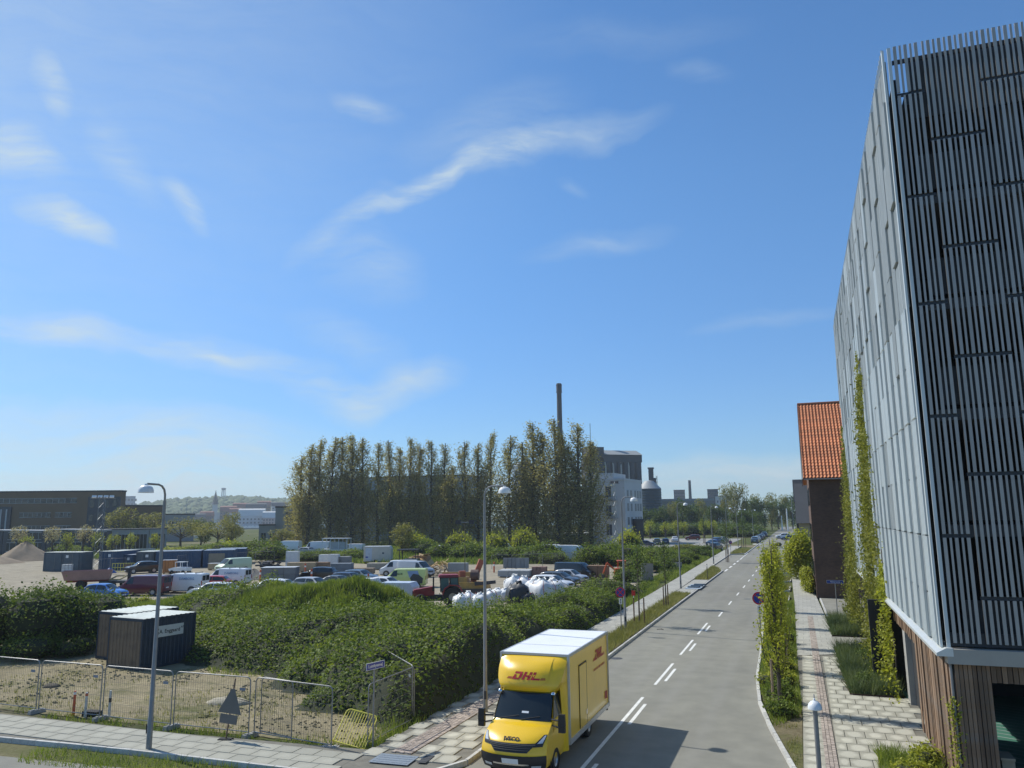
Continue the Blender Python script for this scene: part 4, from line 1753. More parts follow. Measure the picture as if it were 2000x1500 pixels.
car('parked_van', 'van', 'silver blue van facing right between the lime van and planks', (-46.82, 91.32), -12, P_SILVER, 'van', 'vans parked in the building yard')
car('parked_van', 'van', 'black van facing right beside the brown crate', (-25.72, 91.90), -12, P_BLACK, 'van', 'vans parked in the building yard', True)
car('parked_car', 'estate', 'dark grey estate between the black van and the white bulk bags', (-25.29, 83.48), -12, P_GREY, group='cars parked in the building yard')
car('parked_car', 'hatch', 'silver car peeking out between the dark estate and black van', (-25.05, 86.90), -12, P_SILVER, group='cars parked in the building yard')
car('parked_car', 'estate', 'white estate parked right behind the white bulk bags', (-24.64, 78.73), -12, P_WHITE, group='cars parked in the building yard')
# beyond the yard, under the poplars
FG = 'vehicles parked under the poplars'
for loc, kind, hd, p_, lb in (
        ((-108.43, 148.94), 'bigvan', 190, P_WHITE, 'white van far left of the row under the poplars'),
        ((-99.98, 143.06), 'estate', 170, P_SILVER, 'silver estate between two white vans under the poplars'),
        ((-98.57, 145.52), 'bigvan', 195, P_WHITE, 'white van with its windscreen to the left under the poplars'),
        ((-91.42, 148.78), 'van', 185, P_WHITE, 'low white van right of the white-canopied truck under the poplars'),
        ((-73.72, 155.77), 'sedan', 0, P_WHITE, 'white saloon seen through bushes under the poplars'),
        ((-58.11, 153.17), 'van', 10, P_WHITE, 'white van half hidden behind the big shrub under the poplars'),
        ((-45.70, 148.49), 'van', 10, P_WHITE, 'white van peeking out left of the white-and-black van'),
        ((-36.61, 128.84), 'bigvan', -5, P_WHITE, 'white van with dark rear doors before the dark poplar trunks'),
        ((-38.52, 145.58), 'sedan', 0, P_NAVY, 'dark blue saloon parked beside the white-and-black van')):
    car('parked_van' if 'van' in kind else 'parked_car', kind, lb, loc, hd, p_, 'van' if 'van' in kind else 'car', FG, 'rear' in lb)
# car park by the far trees and the kerb beyond
PG = 'cars in the car park by the white block'
for loc, kind, hd, p_, lb in (
        ((-35.42, 189.83), 'sedan', 20, P_NAVY, 'dark blue car nearest the white block in the car park'),
        ((-34.52, 199.68), 'suv', 100, P_GREY, 'dark grey car second from the white block in the car park'),
        ((-33.48, 206.80), 'estate', 100, P_NAVY, 'dark blue estate third from the white block in the car park'),
        ((-33.42, 222.41), 'hatch', 100, P_WHITE, 'white hatchback in the car park beside the street lamp'),
        ((-30.19, 235.74), 'suv', 190, P_MAROON, 'maroon car alone at the back of the car park'),
        ((-20.11, 194.22), 'sedan', 70, P_NAVY, 'dark blue saloon behind the young tree in the car park'),
        ((-20.32, 207.61), 'suv', 70, paint('mid blue', (.03, .09, .25)), 'mid blue car in the car park near the kerb'),
        ((-20.07, 218.91), 'hatch', 70, P_SILVER, 'silver hatchback last in the car park row near the kerb'),
        ((-17.11, 169.81), 'suv', 75, P_BLACK, 'black car in the car park nearest the pavement hedge')):
    car('parked_car', kind, lb, loc, hd, p_, group=PG)
KG = 'cars parked along the far kerb'
for k, (x, y, kind, p_, lb) in enumerate((
        (-11.5, 214, 'suv', P_TEAL, 'grey blue car nearest in the row along the far kerb'),
        (-11.5, 226, 'hatch', P_SILVER, 'silver car second in the row along the far kerb'),
        (-11.5, 240, 'estate', P_NAVY, 'dark blue car third in the row along the far kerb'),
        (-11.5, 253, 'sedan', P_GREY, 'dark grey car fourth in the row along the far kerb'),
        (-11.4, 268, 'suv', P_NAVY, 'dark blue car last in the row along the far kerb'))):
    car('parked_car', kind, lb, (x, y), 90, p_, group=KG)
RG = 'cars parked across the street end'
for loc, kind, hd, p_, lb in (
        ((-5.29, 250.54), 'suv', 190, P_WHITE, 'white car left of two at the right side of the street end'),
        ((-3.51, 236.31), 'sedan', 185, P_NAVY, 'dark blue saloon nearest at the right side of the street end'),
        ((-2.21, 245.62), 'estate', 185, P_SILVER, 'silver car beside the bush at the right side of the street end')):
    car('parked_car', kind, lb, loc, hd, p_, group=RG)


# ================================================================== vegetation
BARK = mat('bark', (.085, .07, .055), .9, var=.3, scale=4, bump=.5, bscale=30)
L_POP = leaf_mat('poplar leaf', [(0, (.12, .105, .042)), (.45, (.23, .20, .09)), (1, (.44, .40, .24))], .45, .7)
L_BRAM = leaf_mat('bramble leaf', [(0, (.045, .070, .016)), (.4, (.092, .132, .028)), (.75, (.155, .195, .044)), (1, (.235, .27, .075))], .36, .62, .16)
L_SHRUB = leaf_mat('shrub leaf', [(0, (.035, .056, .014)), (.5, (.080, .120, .026)), (1, (.17, .215, .055))], .3, .62, .7)
L_FRESH = leaf_mat('fresh spring leaf', [(0, (.13, .15, .02)), (.5, (.25, .27, .04)), (1, (.40, .40, .085))], .45, .6, 1.2)
L_TREE = leaf_mat('far tree leaf', [(0, (.035, .060, .016)), (.5, (.075, .115, .030)), (1, (.15, .185, .055))], .3, .6, .35)
L_PALE = leaf_mat('pale yellow green leaf', [(0, (.10, .105, .03)), (.5, (.19, .185, .06)), (1, (.30, .28, .11))], .35, .6, .6)
L_BLOSSOM = leaf_mat('cream blossom', [(0, (.20, .16, .09)), (.5, (.40, .34, .22)), (1, (.56, .50, .36))], .25, .7, 1.)
L_VINE = leaf_mat('vine leaf', [(0, (.07, .082, .018)), (.5, (.15, .16, .036)), (1, (.27, .26, .07))], .35, .6, .8)
G_LONG = leaf_mat('long grass', [(0, (.07, .105, .022)), (.5, (.145, .19, .042)), (1, (.28, .30, .10))], .38, .7, .35)
G_DRY = leaf_mat('drying verge grass', [(0, (.10, .115, .035)), (.5, (.19, .19, .068)), (1, (.33, .30, .14))], .3, .7, .5)
G_BLUE = leaf_mat('blue green ornamental grass', [(0, (.045, .070, .035)), (.5, (.092, .125, .058)), (1, (.18, .20, .10))], .3, .7, 1.)
CORE = mat('shaded twigs', (.030, .036, .015), .95, var=.4, scale=1.5, space='World')  # solid dark core, coloured for the shade deep inside the leaves


def vnoise(x, y, s, seed=0):
    """smooth lattice noise, 0..1"""
    x, y = np.asarray(x) / s, np.asarray(y) / s
    xi, yi = np.floor(x).astype(int), np.floor(y).astype(int)
    fx, fy = x - xi, y - yi
    fx, fy = fx * fx * (3 - 2 * fx), fy * fy * (3 - 2 * fy)

    def h(a, b):
        v = np.sin(a * 127.1 + b * 311.7 + seed * 74.7) * 43758.5453
        return v - np.floor(v)
    return (h(xi, yi) * (1 - fx) + h(xi + 1, yi) * fx) * (1 - fy) + (h(xi, yi + 1) * (1 - fx) + h(xi + 1, yi + 1) * fx) * fy


def crown_obj(pts, size, m, parent, name='crown', up=.3):
    return link(name, fast_mesh(name, leaf_quads(np.asarray(pts), size, up), 4, m), parent)


def sph(n):
    v = rng.normal(size=(n, 3))
    return v / np.linalg.norm(v, axis=1)[:, None]


def make_poplar(seed, h=30.):
    """tall narrow poplar: one stem, steep limbs, loose airy leaf that thins towards the top"""
    r_ = np.random.default_rng(seed)
    t = thing('poplar', 'poplar', 'tree')
    b = MB()
    z = np.linspace(0, h * .97, 9)
    wob = np.cumsum(r_.normal(0, .10, (9, 2)), 0)
    wob[0] = 0
    b.tube([(wob[i, 0], wob[i, 1], z[i]) for i in range(9)], [.34 * (1 - i / 9.4) + .03 for i in range(9)], 7)
    pts = []
    nl = 46
    for k in range(nl):
        z0 = h * (.07 + .85 * (k + r_.uniform()) / nl)
        a = r_.uniform(0, 2 * PI)
        ln = (2.2 + 3.4 * math.sin(PI * min(1, .25 + .75 * z0 / h))) * r_.uniform(.6, 1.1) * (1.25 - .85 * z0 / h)
        rise = ln * r_.uniform(1.0, 1.9)
        out = ln * .55
        i = min(8, int(z0 / h * 8))
        p0 = np.array([wob[i, 0], wob[i, 1], z0])
        p1 = p0 + [math.cos(a) * out * .55, math.sin(a) * out * .55, rise * .4]
        p2 = p0 + [math.cos(a) * out, math.sin(a) * out, min(rise, h * 1.0 - z0)]
        b.tube([p0, p1, p2], [.07, .05, .02], 4, caps=False)
        n = int(r_.uniform(90, 210) * (1.2 - .80 * z0 / h))
        u = r_.uniform(.25, 1.08, n)[:, None]
        q = np.where(u < .5, p0 + (p1 - p0) * u * 2, p1 + (p2 - p1) * (u - .5) * 2)
        pts.append(q + r_.normal(0, .62 - .32 * z0 / h, (n, 3)) * [1, 1, 1.3])
    n = 2600
    zz = r_.uniform(.02, .52, n) ** 1.15 * h
    a = r_.uniform(0, 2 * PI, n)
    rad = r_.uniform(.2, 1, n) ** .6 * 2.9
    pts.append(np.stack([np.cos(a) * rad, np.sin(a) * rad, zz], 1))
    b.build('trunk', BARK, t, 40)
    crown_obj(np.concatenate(pts), .34, L_POP, t, up=0)
    return t


pops = [make_poplar(s_) for s_ in (1, 2, 3, 4, 5)]
PLIST = [
    ((-129.15, 181.87), 25.38), ((-124.40, 178.83), 28.20), ((-123.58, 182.34), 29.74),
    ((-117.78, 179.42), 30.19), ((-116.57, 182.94), 30.20), ((-111.27, 180.00), 30.23),
    ((-109.98, 183.50), 29.67), ((-103.71, 180.67), 27.76), ((-98.56, 177.90), 28.23),
    ((-97.99, 181.18), 26.47), ((-93.42, 178.38), 28.44), ((-92.36, 181.69), 27.09),
    ((-87.66, 178.92), 27.44), ((-84.27, 179.24), 26.80), ((-80.51, 176.52), 20.64),
    ((-77.49, 176.82), 26.68), ((-74.24, 177.13), 26.18), ((-70.76, 177.47), 28.60),
    ((-65.13, 175.11), 27.72), ((-62.77, 178.25), 26.03), ((-58.83, 175.74), 30.58),
    ((-56.15, 176.02), 28.00), ((-52.67, 173.59), 30.74), ((-50.84, 176.55), 27.80),
    ((-47.60, 174.12), 29.56), ((-45.60, 177.08), 25.41)]
for k, ((x, y), h) in enumerate(PLIST):
    o = pops[k] if k < 5 else copy_tree(pops[k % 5])
    o.location = (x, y, 0)
    o.rotation_euler = (0, 0, k * 1.7)
    w_ = 1.45 if k < 7 or k > 17 else 1.15
    o.scale = (w_, w_, h / 30.)
    tag(o, 'tall thin-leaved poplar, %s from the left in the poplar row' % ORD[k], None, 'poplars in a row behind the yard')


def make_tree(name, label, cat, loc, h, r_, z0, leaf, n=2600, size=.55, trunk=.3, seed=1, lobes=14, group=None, airy=.35, squash=1., bark=BARK):
    """broad tree: trunk, forking limbs, leaf clumps round the limb ends with gaps between"""
    g = np.random.default_rng(seed)
    t = thing(name, label, cat, loc, g.uniform(0, 6.28), group)
    b = MB()
    b.tube([(0, 0, 0), (g.normal(0, .1), g.normal(0, .1), z0 * .6), (g.normal(0, .2), g.normal(0, .2), z0 + (h - z0) * .45)], [trunk, trunk * .8, trunk * .4], 7)
    pts = []
    cz = (h + z0) / 2
    for k in range(lobes):
        d = g.normal(size=3)
        d /= np.linalg.norm(d)
        rad = g.uniform(.45, .85)
        c = np.array([d[0] * r_ * rad, d[1] * r_ * rad, cz + d[2] * (h - z0) / 2 * rad * squash])
        st = np.array([0, 0, z0 * .8 + (c[2] - z0 * .8) * .35])
        b.tube([st, (st + c) / 2 + g.normal(0, .15, 3), c], [trunk * .4, trunk * .25, trunk * .08], 4, caps=False)
        m_ = n // lobes
        lr = np.array([r_, r_, (h - z0) / 2]) * g.uniform(.30, .50)
        v = sph(m_) * (g.uniform(0, 1, m_) ** airy)[:, None]
        pts.append(c + v * lr)
    b.build('trunk', bark, t, 40)
    crown_obj(np.concatenate(pts), size, leaf, t)
    return t


def make_shrub(name, label, loc, h, r_, leaf, n=2200, size=.16, seed=1, group=None, ry=1., cat='shrub', core=True, spiky=0.):
    g = np.random.default_rng(seed)
    t = thing(name, label, cat, loc, g.uniform(0, 6.28), group)
    pts = []
    cb = MB()
    for k in range(7):
        a = g.uniform(0, 2 * PI)
        d = r_ * g.uniform(.05, .58)
        lh = h * g.uniform(.55, 1.0) * (1 - .35 * d / r_)
        c = np.array([math.cos(a) * d, math.sin(a) * d * ry, lh * .5])
        rad = np.array([r_ * .5, r_ * .5 * ry, lh * .52]) * g.uniform(.8, 1.1)
        m_ = n // 7
        v = sph(m_) * (g.uniform(.55, 1.08, m_))[:, None]
        v[:, 2] = np.where(g.uniform(size=m_) < .45, np.abs(v[:, 2]), v[:, 2])
        p = c + v * rad
        if spiky:
            p[:, 2] += np.abs(g.normal(0, spiky, m_)) * (g.uniform(size=m_) < .35)
        p[:, 2] = np.clip(p[:, 2], .03, None)
        pts.append(p)
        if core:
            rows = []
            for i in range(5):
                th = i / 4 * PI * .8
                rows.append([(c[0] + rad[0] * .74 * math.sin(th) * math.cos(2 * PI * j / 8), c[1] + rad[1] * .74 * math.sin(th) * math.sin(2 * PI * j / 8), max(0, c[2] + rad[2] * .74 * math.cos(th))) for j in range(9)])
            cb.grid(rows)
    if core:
        cb.build('dark_core', CORE, t)
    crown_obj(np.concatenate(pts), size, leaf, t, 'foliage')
    return t


# big bushes at the left edge
SG = 'big bushes beside the blue containers'
make_shrub('bush', 'tall dark green bush at the left edge, largest of the big bushes', (-43.49, 33.83), 5.0, 4.6, L_SHRUB, 12000, .16, 21, SG, cat='bush', spiky=.15)
make_shrub('bush', 'dense dark bush beside the weathered end of the navy containers', (-42.15, 36.06), 4.2, 4.2, L_SHRUB, 10000, .16, 22, SG, cat='bush', spiky=.12)
make_shrub('bush', 'rounded bush behind the containers, under the blue hatchback', (-52.31, 45.89), 2.9, 3.4, L_SHRUB, 7000, .15, 23, SG, cat='bush')
make_shrub('bush', 'light-leaved low bush in front of the big dark bushes', (-40.77, 33.43), 1.7, 2.6, L_BRAM, 5000, .14, 24, SG, cat='bush', spiky=.2)
make_shrub('bush', 'light-leaved low bush between the dark bush and container end', (-39.21, 34.58), 1.2, 1.6, L_BRAM, 2600, .12, 25, SG, cat='bush', spiky=.3)
for k, (p, h_) in enumerate((((-53.19, 53.47), 1.3), ((-43.13, 48.63), 1.6), ((-48.10, 52.77), 1.2))):
    make_shrub('bush', ['light green sapling bush right of the blue hatchback', 'dark rounded bush on the grass slope right of the containers', 'small pale bush on the slope below the white van'][k], p, h_, .9, [L_FRESH, L_SHRUB, L_BRAM][k], 1500, .12, 30 + k, 'small bushes on the slope', cat='bush', spiky=.2)

# bramble bank: one thicket over a long mound
BUMPS = [
    ((-47.03, 49.58), 1.2, 5.5, 0), ((-43.99, 50.07), 1.5, 5, 0), ((-39.34, 48.51), 2.1, 5.5, 1), ((-36.10, 48.42), 2.4, 5.5, 0),
    ((-33.72, 48.76), 2.6, 6, 0), ((-30.10, 48.42), 2.6, 5.5, 0), ((-27.87, 48.47), 2.3, 4.6, 0), ((-23.86, 45.04), 1.9, 4, 1),
    ((-20.74, 43.02), 1.8, 4, 1), ((-18.34, 42.82), 1.9, 4, 1), ((-16.50, 43.82), 1.9, 3.8, 1), ((-15.90, 47.74), 1.9, 3.6, 1),
    ((-16.42, 55.14), 1.8, 3.3, 1), ((-16.65, 61.69), 1.8, 3.3, 1), ((-17.89, 75.95), 1.7, 3.6, 1),
    ((-33.92, 41.44), 1.5, 5, 1), ((-29.26, 39.34), 1.9, 5.5, 1), ((-25.92, 38.56), 2.1, 5.5, 1), ((-22.49, 37.27), 2.1, 5, 1),
    ((-19.41, 36.12), 2.1, 4.5, 1), ((-16.33, 34.43), 2.2, 4.5, 1), ((-14.11, 34.13), 2.1, 3.8, 1), ((-13.56, 37.44), 1.9, 3.2, 1),
    ((-14.08, 44.58), 1.6, 2.8, 1), ((-14.23, 50.69), 1.5, 2.5, 1), ((-14.83, 59.71), 1.4, 2.4, 1),
    ((-33.45, 39.57), .6, 3.2, 0), ((-29.12, 38.28), .9, 3.4, 1), ((-24.96, 36.25), 1.2, 3.3, 1), ((-20.54, 33.17), 1.6, 3.2, 1),
    ((-17.39, 31.44), 2.0, 3.2, 1), ((-14.83, 30.05), 2.2, 3.2, 1), ((-13.50, 30.43), 2.0, 2.8, 1), ((-13.34, 32.85), 1.6, 2.2, 1),
    ((-17.12, 29.19), 1.1, 1.8, 1), ((-14.94, 28.27), 1.3, 1.9, 1), ((-14.01, 29.09), 1.2, 1.7, 1), ((-18.54, 28.55), .6, 1.1, 1)]
bc = np.array([b_[0] for b_ in BUMPS])
bh = np.array([b_[1] for b_ in BUMPS])
br = np.array([b_[2] for b_ in BUMPS])
bt_ = np.array([b_[3] for b_ in BUMPS])


def bank_h(x, y):
    x, y = np.asarray(x, float), np.asarray(y, float)
    d2 = (x[..., None] - bc[:, 0]) ** 2 + (y[..., None] - bc[:, 1]) ** 2
    hh = bh * np.clip(1 - d2 / br ** 2, 0, None) ** .62
    tot = (hh ** 4).sum(-1) ** .25
    lump = .50 + .42 * vnoise(x, y, 3.6, 8) + .38 * vnoise(x, y, 1.7, 3) + .26 * vnoise(x, y, .8, 5)
    edge = np.clip((-13.6 - x) / .6, 0, 1) * np.clip((y - 25.5) / 2.5, 0, 1)
    kind = bt_[np.argmax(hh * (1 + .35 * bt_), -1)]
    return tot * lump * edge, kind


gx, gy = np.meshgrid(np.arange(-64, -13.3, .42), np.arange(23.6, 76, .42), indexing='ij')
gh, gk = bank_h(gx, gy)
ok = gh > .06
vid = -np.ones(gx.shape, int)
bm_v, bm_f = [], []
for i in range(gx.shape[0] - 1):
    for j in range(gx.shape[1] - 1):
        if ok[i, j] or ok[i + 1, j] or ok[i, j + 1] or ok[i + 1, j + 1]:
            f_ = []
            for a, c in ((i, j), (i + 1, j), (i + 1, j + 1), (i, j + 1)):
                if vid[a, c] < 0:
                    vid[a, c] = len(bm_v)
                    bm_v.append((gx[a, c], gy[a, c], max(-.05, gh[a, c] * .86 - .08)))
                f_.append(vid[a, c])
            bm_f.append(tuple(f_))
b_ = MB()
b_.add(bm_v, bm_f)
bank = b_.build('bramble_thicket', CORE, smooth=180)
tag(bank, 'long bank of brambles and rough grass between yard and road', 'brambles', None, 'stuff')
n = 330000
px_, py_ = rng.uniform(-64, -13.4, n), rng.uniform(24, 75, n)
ph, pk = bank_h(px_, py_)
D_ = np.hypot(px_, py_)
keep = (ph > .10) & (pk == 1) & (rng.uniform(size=n) < .95) & (vnoise(px_, py_, 1.3, 9) > .16)
pz = ph[keep] * rng.uniform(.80, 1.05, keep.sum()) + rng.normal(0, .05, keep.sum())
link('bramble_leaves', fast_mesh('bramble_leaves', leaf_quads(np.stack([px_[keep], py_[keep], np.clip(pz, .03, None)], 1), .165, .7), 4, L_BRAM), bank)
# arching shoots that stand above the mass
keep2 = (ph > .5) & (pk == 1) & (rng.uniform(size=n) < .035)
sx_ = np.stack([px_[keep2], py_[keep2], ph[keep2] + rng.uniform(.1, .5, keep2.sum())], 1)
link('bramble_shoots', fast_mesh('bramble_shoots', leaf_quads(np.repeat(sx_, 4, 0) + rng.normal(0, .10, (len(sx_) * 4, 3)), .15, .3), 4, L_BRAM), bank)
keep = (ph > .05) & (pk == 0)
gp = np.stack([px_[keep], py_[keep], ph[keep] * .86 - .10], 1)
gp = np.repeat(gp, 2, 0) + rng.normal(0, .12, (2 * len(gp), 3)) * [1, 1, 0]
link('rough_grass', fast_mesh('rough_grass', blade_tris(gp, .42, .030, .35), 3, G_LONG), bank)


def grass(name, poly, dens, h, m, w=.018, z=0., label='grass', clump=.35, lean=.3):
    xs, ys = [p[0] for p in poly], [p[1] for p in poly]
    n_ = int((max(xs) - min(xs)) * (max(ys) - min(ys)) * dens)
    x, y = rng.uniform(min(xs), max(xs), n_), rng.uniform(min(ys), max(ys), n_)
    ins = np.zeros(n_, bool)
    j = len(poly) - 1
    for i in range(len(poly)):
        (xi, yi), (xj, yj) = poly[i], poly[j]
        c = ((yi > y) != (yj > y)) & (x < (xj - xi) * (y - yi) / (yj - yi + 1e-9) + xi)
        ins ^= c
        j = i
    ins &= vnoise(x, y, 1.1, 2) > clump
    x, y = x[ins], y[ins]
    o = link(name, fast_mesh(name, blade_tris(np.stack([x, y, np.full(len(x), z)], 1), h * (.6 + .7 * vnoise(x, y, .9, 7)), w, lean), 3, m))
    return tag(o, label, 'grass', None, 'stuff')


# slopes and lot edges
grass('grass', [(-62, 46), (-44, 42), (-36, 39), (-30, 38.5), (-27, 35.2), (-29, 33.2), (-27, 31.8), (-22, 33.5), (-20, 36), (-20, 44), (-40, 58), (-62, 60)], 55, .30, G_LONG, .022, -.02, 'green grass on the slope round the containers', .3)
grass('grass', [(-30, 23.5), (-14.2, 23.6), (-13.8, 27), (-14.2, 33), (-18, 36), (-22, 36), (-24, 32), (-30, 30), (-46, 32), (-46, 24)], 26, .20, G_DRY, .016, -.02, 'sparse dry grass on the sandy lot inside the fence', .50)
grass('grass', [(-40, 23.15), (-13.7, 23.15), (-13.7, 24.1), (-40, 24.1)], 110, .26, G_LONG, .014, -.02, 'tufts of grass along the foot of the mesh fence', .42)
grass('grass', [(-24.5, 19.0), (-14, 19.5), (-13.2, 20.9), (-21, 20.75), (-24.0, 20.6)], 160, .20, G_LONG, .012, .0, 'strip of grass between side street and its pavement', .2)
grass('grass', [(-14.6, 24), (-13.5, 24), (-13.5, 46), (-15.5, 46)], 150, .40, G_LONG, .018, -.02, 'long grass between brambles and the left pavement', .25)
grass('grass', [(-14.2, 46), (-13.6, 46), (-13.9, 78), (-15.6, 92), (-17.5, 92), (-15.2, 70)], 70, .42, G_LONG, .03, -.02, 'long grass along the far left pavement edge', .2)
VERGES = [([(-11.55, 36.6), (-10.3, 36.6), (-10.3, 77.0), (-11.85, 77.0), (-11.75, 60)], 210), ([(-11.95, 92.8), (-10.3, 92.8), (-10.35, 108), (-12.35, 117.5)], 90), ([(-12.9, 153), (-10.5, 157), (-10.4, 172), (-13.2, 172)], 40)]
for k, (poly, dn) in enumerate(VERGES):
    sheet('verge', poly, .10, VERGE)
    grass('verge_grass', poly, dn, .34, G_DRY, .018 + .012 * k, .09, ['long drying grass on the left verge beside the street lamps', 'drying grass on the verge beyond the paved crossing', 'drying grass on the farthest left verge'][k], .12, .45)
# right-hand bed with low growth under the hornbeams
RV = [(-.43, 25.0), (-.62, 25.6), (-1.38, 30.2), (-1.9, 34), (-2.28, 39), (-2.42, 46), (-2.7, 57), (-2.75, 72), (-1.0, 72), (-.68, 45), (-.44, 32)]
sheet('verge', RV, .09, VERGE)
grass('bed_grass', [p for p in RV if p[1] > 29], 170, .30, G_LONG, .02, .08, 'grass and low growth in the kerbside bed under the hornbeams', .12)
grass('bed_grass', [(-.62, 25.9), (-1.3, 30.2), (-.55, 31), (-.50, 25.9)], 130, .16, G_DRY, .012, .08, 'thin grass at the near bare end of the kerbside bed', .45)
for k, (x, y, h_, r_) in enumerate(((-1.25, 34.0, .8, .95), (-1.5, 37.0, .9, 1.0), (-1.35, 40.5, .9, 1.0), (-1.5, 44.5, .9, 1.0), (-1.2, 31.8, .6, .8), (-1.55, 49, .9, 1.0))):
    make_shrub('low_bush', 'low green bush in the kerbside bed, %s from the near end' % ORD[(1, 2, 3, 4, 0, 5)[k]], (x, y, .09), h_, r_, L_FRESH if k in (1, 2) else L_BRAM, 1500, .10, 60 + k, 'low bushes in the kerbside bed', cat='bush', spiky=.2)
# small squares of planting beyond the hornbeams, each in a pale kerb
for k, y in enumerate((62, 72, 82, 93, 106)):
    pl = [(-2.55, y), (-1.25 - .003 * y, y), (-1.25 - .003 * y, y + 4.6), (-2.55, y + 4.6)]
    b_ = MB()
    for a, c in zip(pl, pl[1:] + pl[:1]):
        b_.bar((*a, .06), (*c, .06), .12, .16)
    fr_ = b_.build('planting_frame', TRIMW)
    tag(fr_, 'pale kerb frame round a square grass bed, %s from the near end' % ORD[k], 'planter', 'square grass beds beside the right pavement')
    grass('bed_grass', pl, 60, .4, G_DRY, .04, .05, 'grass filling the %s square bed beside the right pavement' % ORD[k], .05)


def make_hornbeam(seed, h=6.3):
    g = np.random.default_rng(seed)
    t = thing('hornbeam', 'hornbeam', 'tree')
    b = MB()
    b.tube([(0, 0, 0), (.03, .02, h * .3), (-.02, .04, h * .7), (.05, 0, h * .98)], [.07, .055, .035, .012], 7)
    pts = []
    for k in range(34):
        a = g.uniform(0, 2 * PI)
        z0 = h * (.16 + .66 * k / 34)
        ln = h * g.uniform(.13, .30) * (1.1 - .5 * k / 34)
        out = .62 * (1 - .55 * k / 34) * g.uniform(.5, 1.1)
        p0 = np.array([0, 0, z0])
        p2 = p0 + [math.cos(a) * out, math.sin(a) * out, ln * 1.1]
        p1 = p0 + [math.cos(a) * out * .7, math.sin(a) * out * .7, ln * .35]
        b.tube([p0, p1, p2], [.022, .015, .006], 4, caps=False)
        n_ = 105
        u = g.uniform(.2, 1.05, n_)[:, None]
        q = np.where(u < .5, p0 + (p1 - p0) * u * 2, p1 + (p2 - p1) * (u - .5) * 2)
        pts.append(q + g.normal(0, .10, (n_, 3)))
    b.build('trunk', BARK, t, 40)
    crown_obj(np.concatenate(pts), .095, L_FRESH, t, up=.1)
    b = MB()
    b.tube([(-.28, -.22, 0), (-.27, -.22, 1.9)], .045, 7)
    b.build('stake', WOOD_POST, t, 40)
    return t


HB = [make_hornbeam(41), make_hornbeam(42)]
for k, (x, y, h_) in enumerate(((-1.22, 32.8, 1.0), (-1.42, 40.5, .95), (-1.75, 47.5, .98), (-1.9, 55.5, .85), (-2.0, 64, .8))):
    o = HB[k] if k < 2 else copy_tree(HB[k % 2])
    o.location = (x, y, .09)
    o.rotation_euler = (0, 0, .3 + 1.9 * k)
    o.scale = (1.12, 1.12, h_)
    tag(o, 'slender light green hornbeam, %s of the kerbside row from the near end' % ORD[k], None, 'hornbeams along the right kerb')


def make_young_tree(seed, h=5.2):
    g = np.random.default_rng(seed)
    t = thing('young_tree', 'young tree', 'tree')
    b = MB()
    b.tube([(0, 0, 0), (.02, 0, h * .5), (0, .03, h)], [.05, .04, .012], 6)
    pts = []
    for k in range(26):
        a = g.uniform(0, 2 * PI)
        z0 = h * (.34 + .6 * k / 26)
        out = h * .17 * (1.15 - .75 * k / 26) * g.uniform(.5, 1.1)
        p0, p2 = np.array([0, 0, z0]), np.array([math.cos(a) * out, math.sin(a) * out, z0 + out * 1.1])
        b.tube([p0, p2], [.016, .006], 4, caps=False)
        u = g.uniform(.2, 1.1, 34)[:, None]
        pts.append(p0 + (p2 - p0) * u + g.normal(0, .13, (34, 3)))
    b.build('trunk', BARK, t, 40)
    crown_obj(np.concatenate(pts), .12, L_TREE, t)
    for sx in (-.3, .3):
        b = MB()
        b.tube([(sx, 0, 0), (sx, 0, 1.75)], .04, 6)
        b.build('stake', mat('brown stake', (.12, .075, .045), .85, var=.2) if 'brown stake' not in bpy.data.materials else bpy.data.materials['brown stake'], t, 40)
    return t


YT = [make_young_tree(51), make_young_tree(52)]
for k, (p, s_) in enumerate((((-10.88, 54.73), 1.0), ((-10.77, 65.43), 1.0), ((-11.13, 127.16), 1.15), ((-12.15, 180.72), 1.2), ((-23.63, 207.41), 1.3))):
    o = YT[k] if k < 2 else copy_tree(YT[k % 2])
    o.location = (*p, .1)
    o.rotation_euler = (0, 0, .2 + k)
    o.scale = (s_ * 1.15, s_ * 1.15, s_)
    tag(o, ['thin staked young tree beside the no-stopping sign on the left verge', 'thin staked young tree on the left verge before the paved crossing', 'leafy young tree on the verge beyond the paved crossing', 'leafy young tree at the far end of the left verge', 'young tree standing among the parked cars in the car park'][k], None, 'young trees along the road')

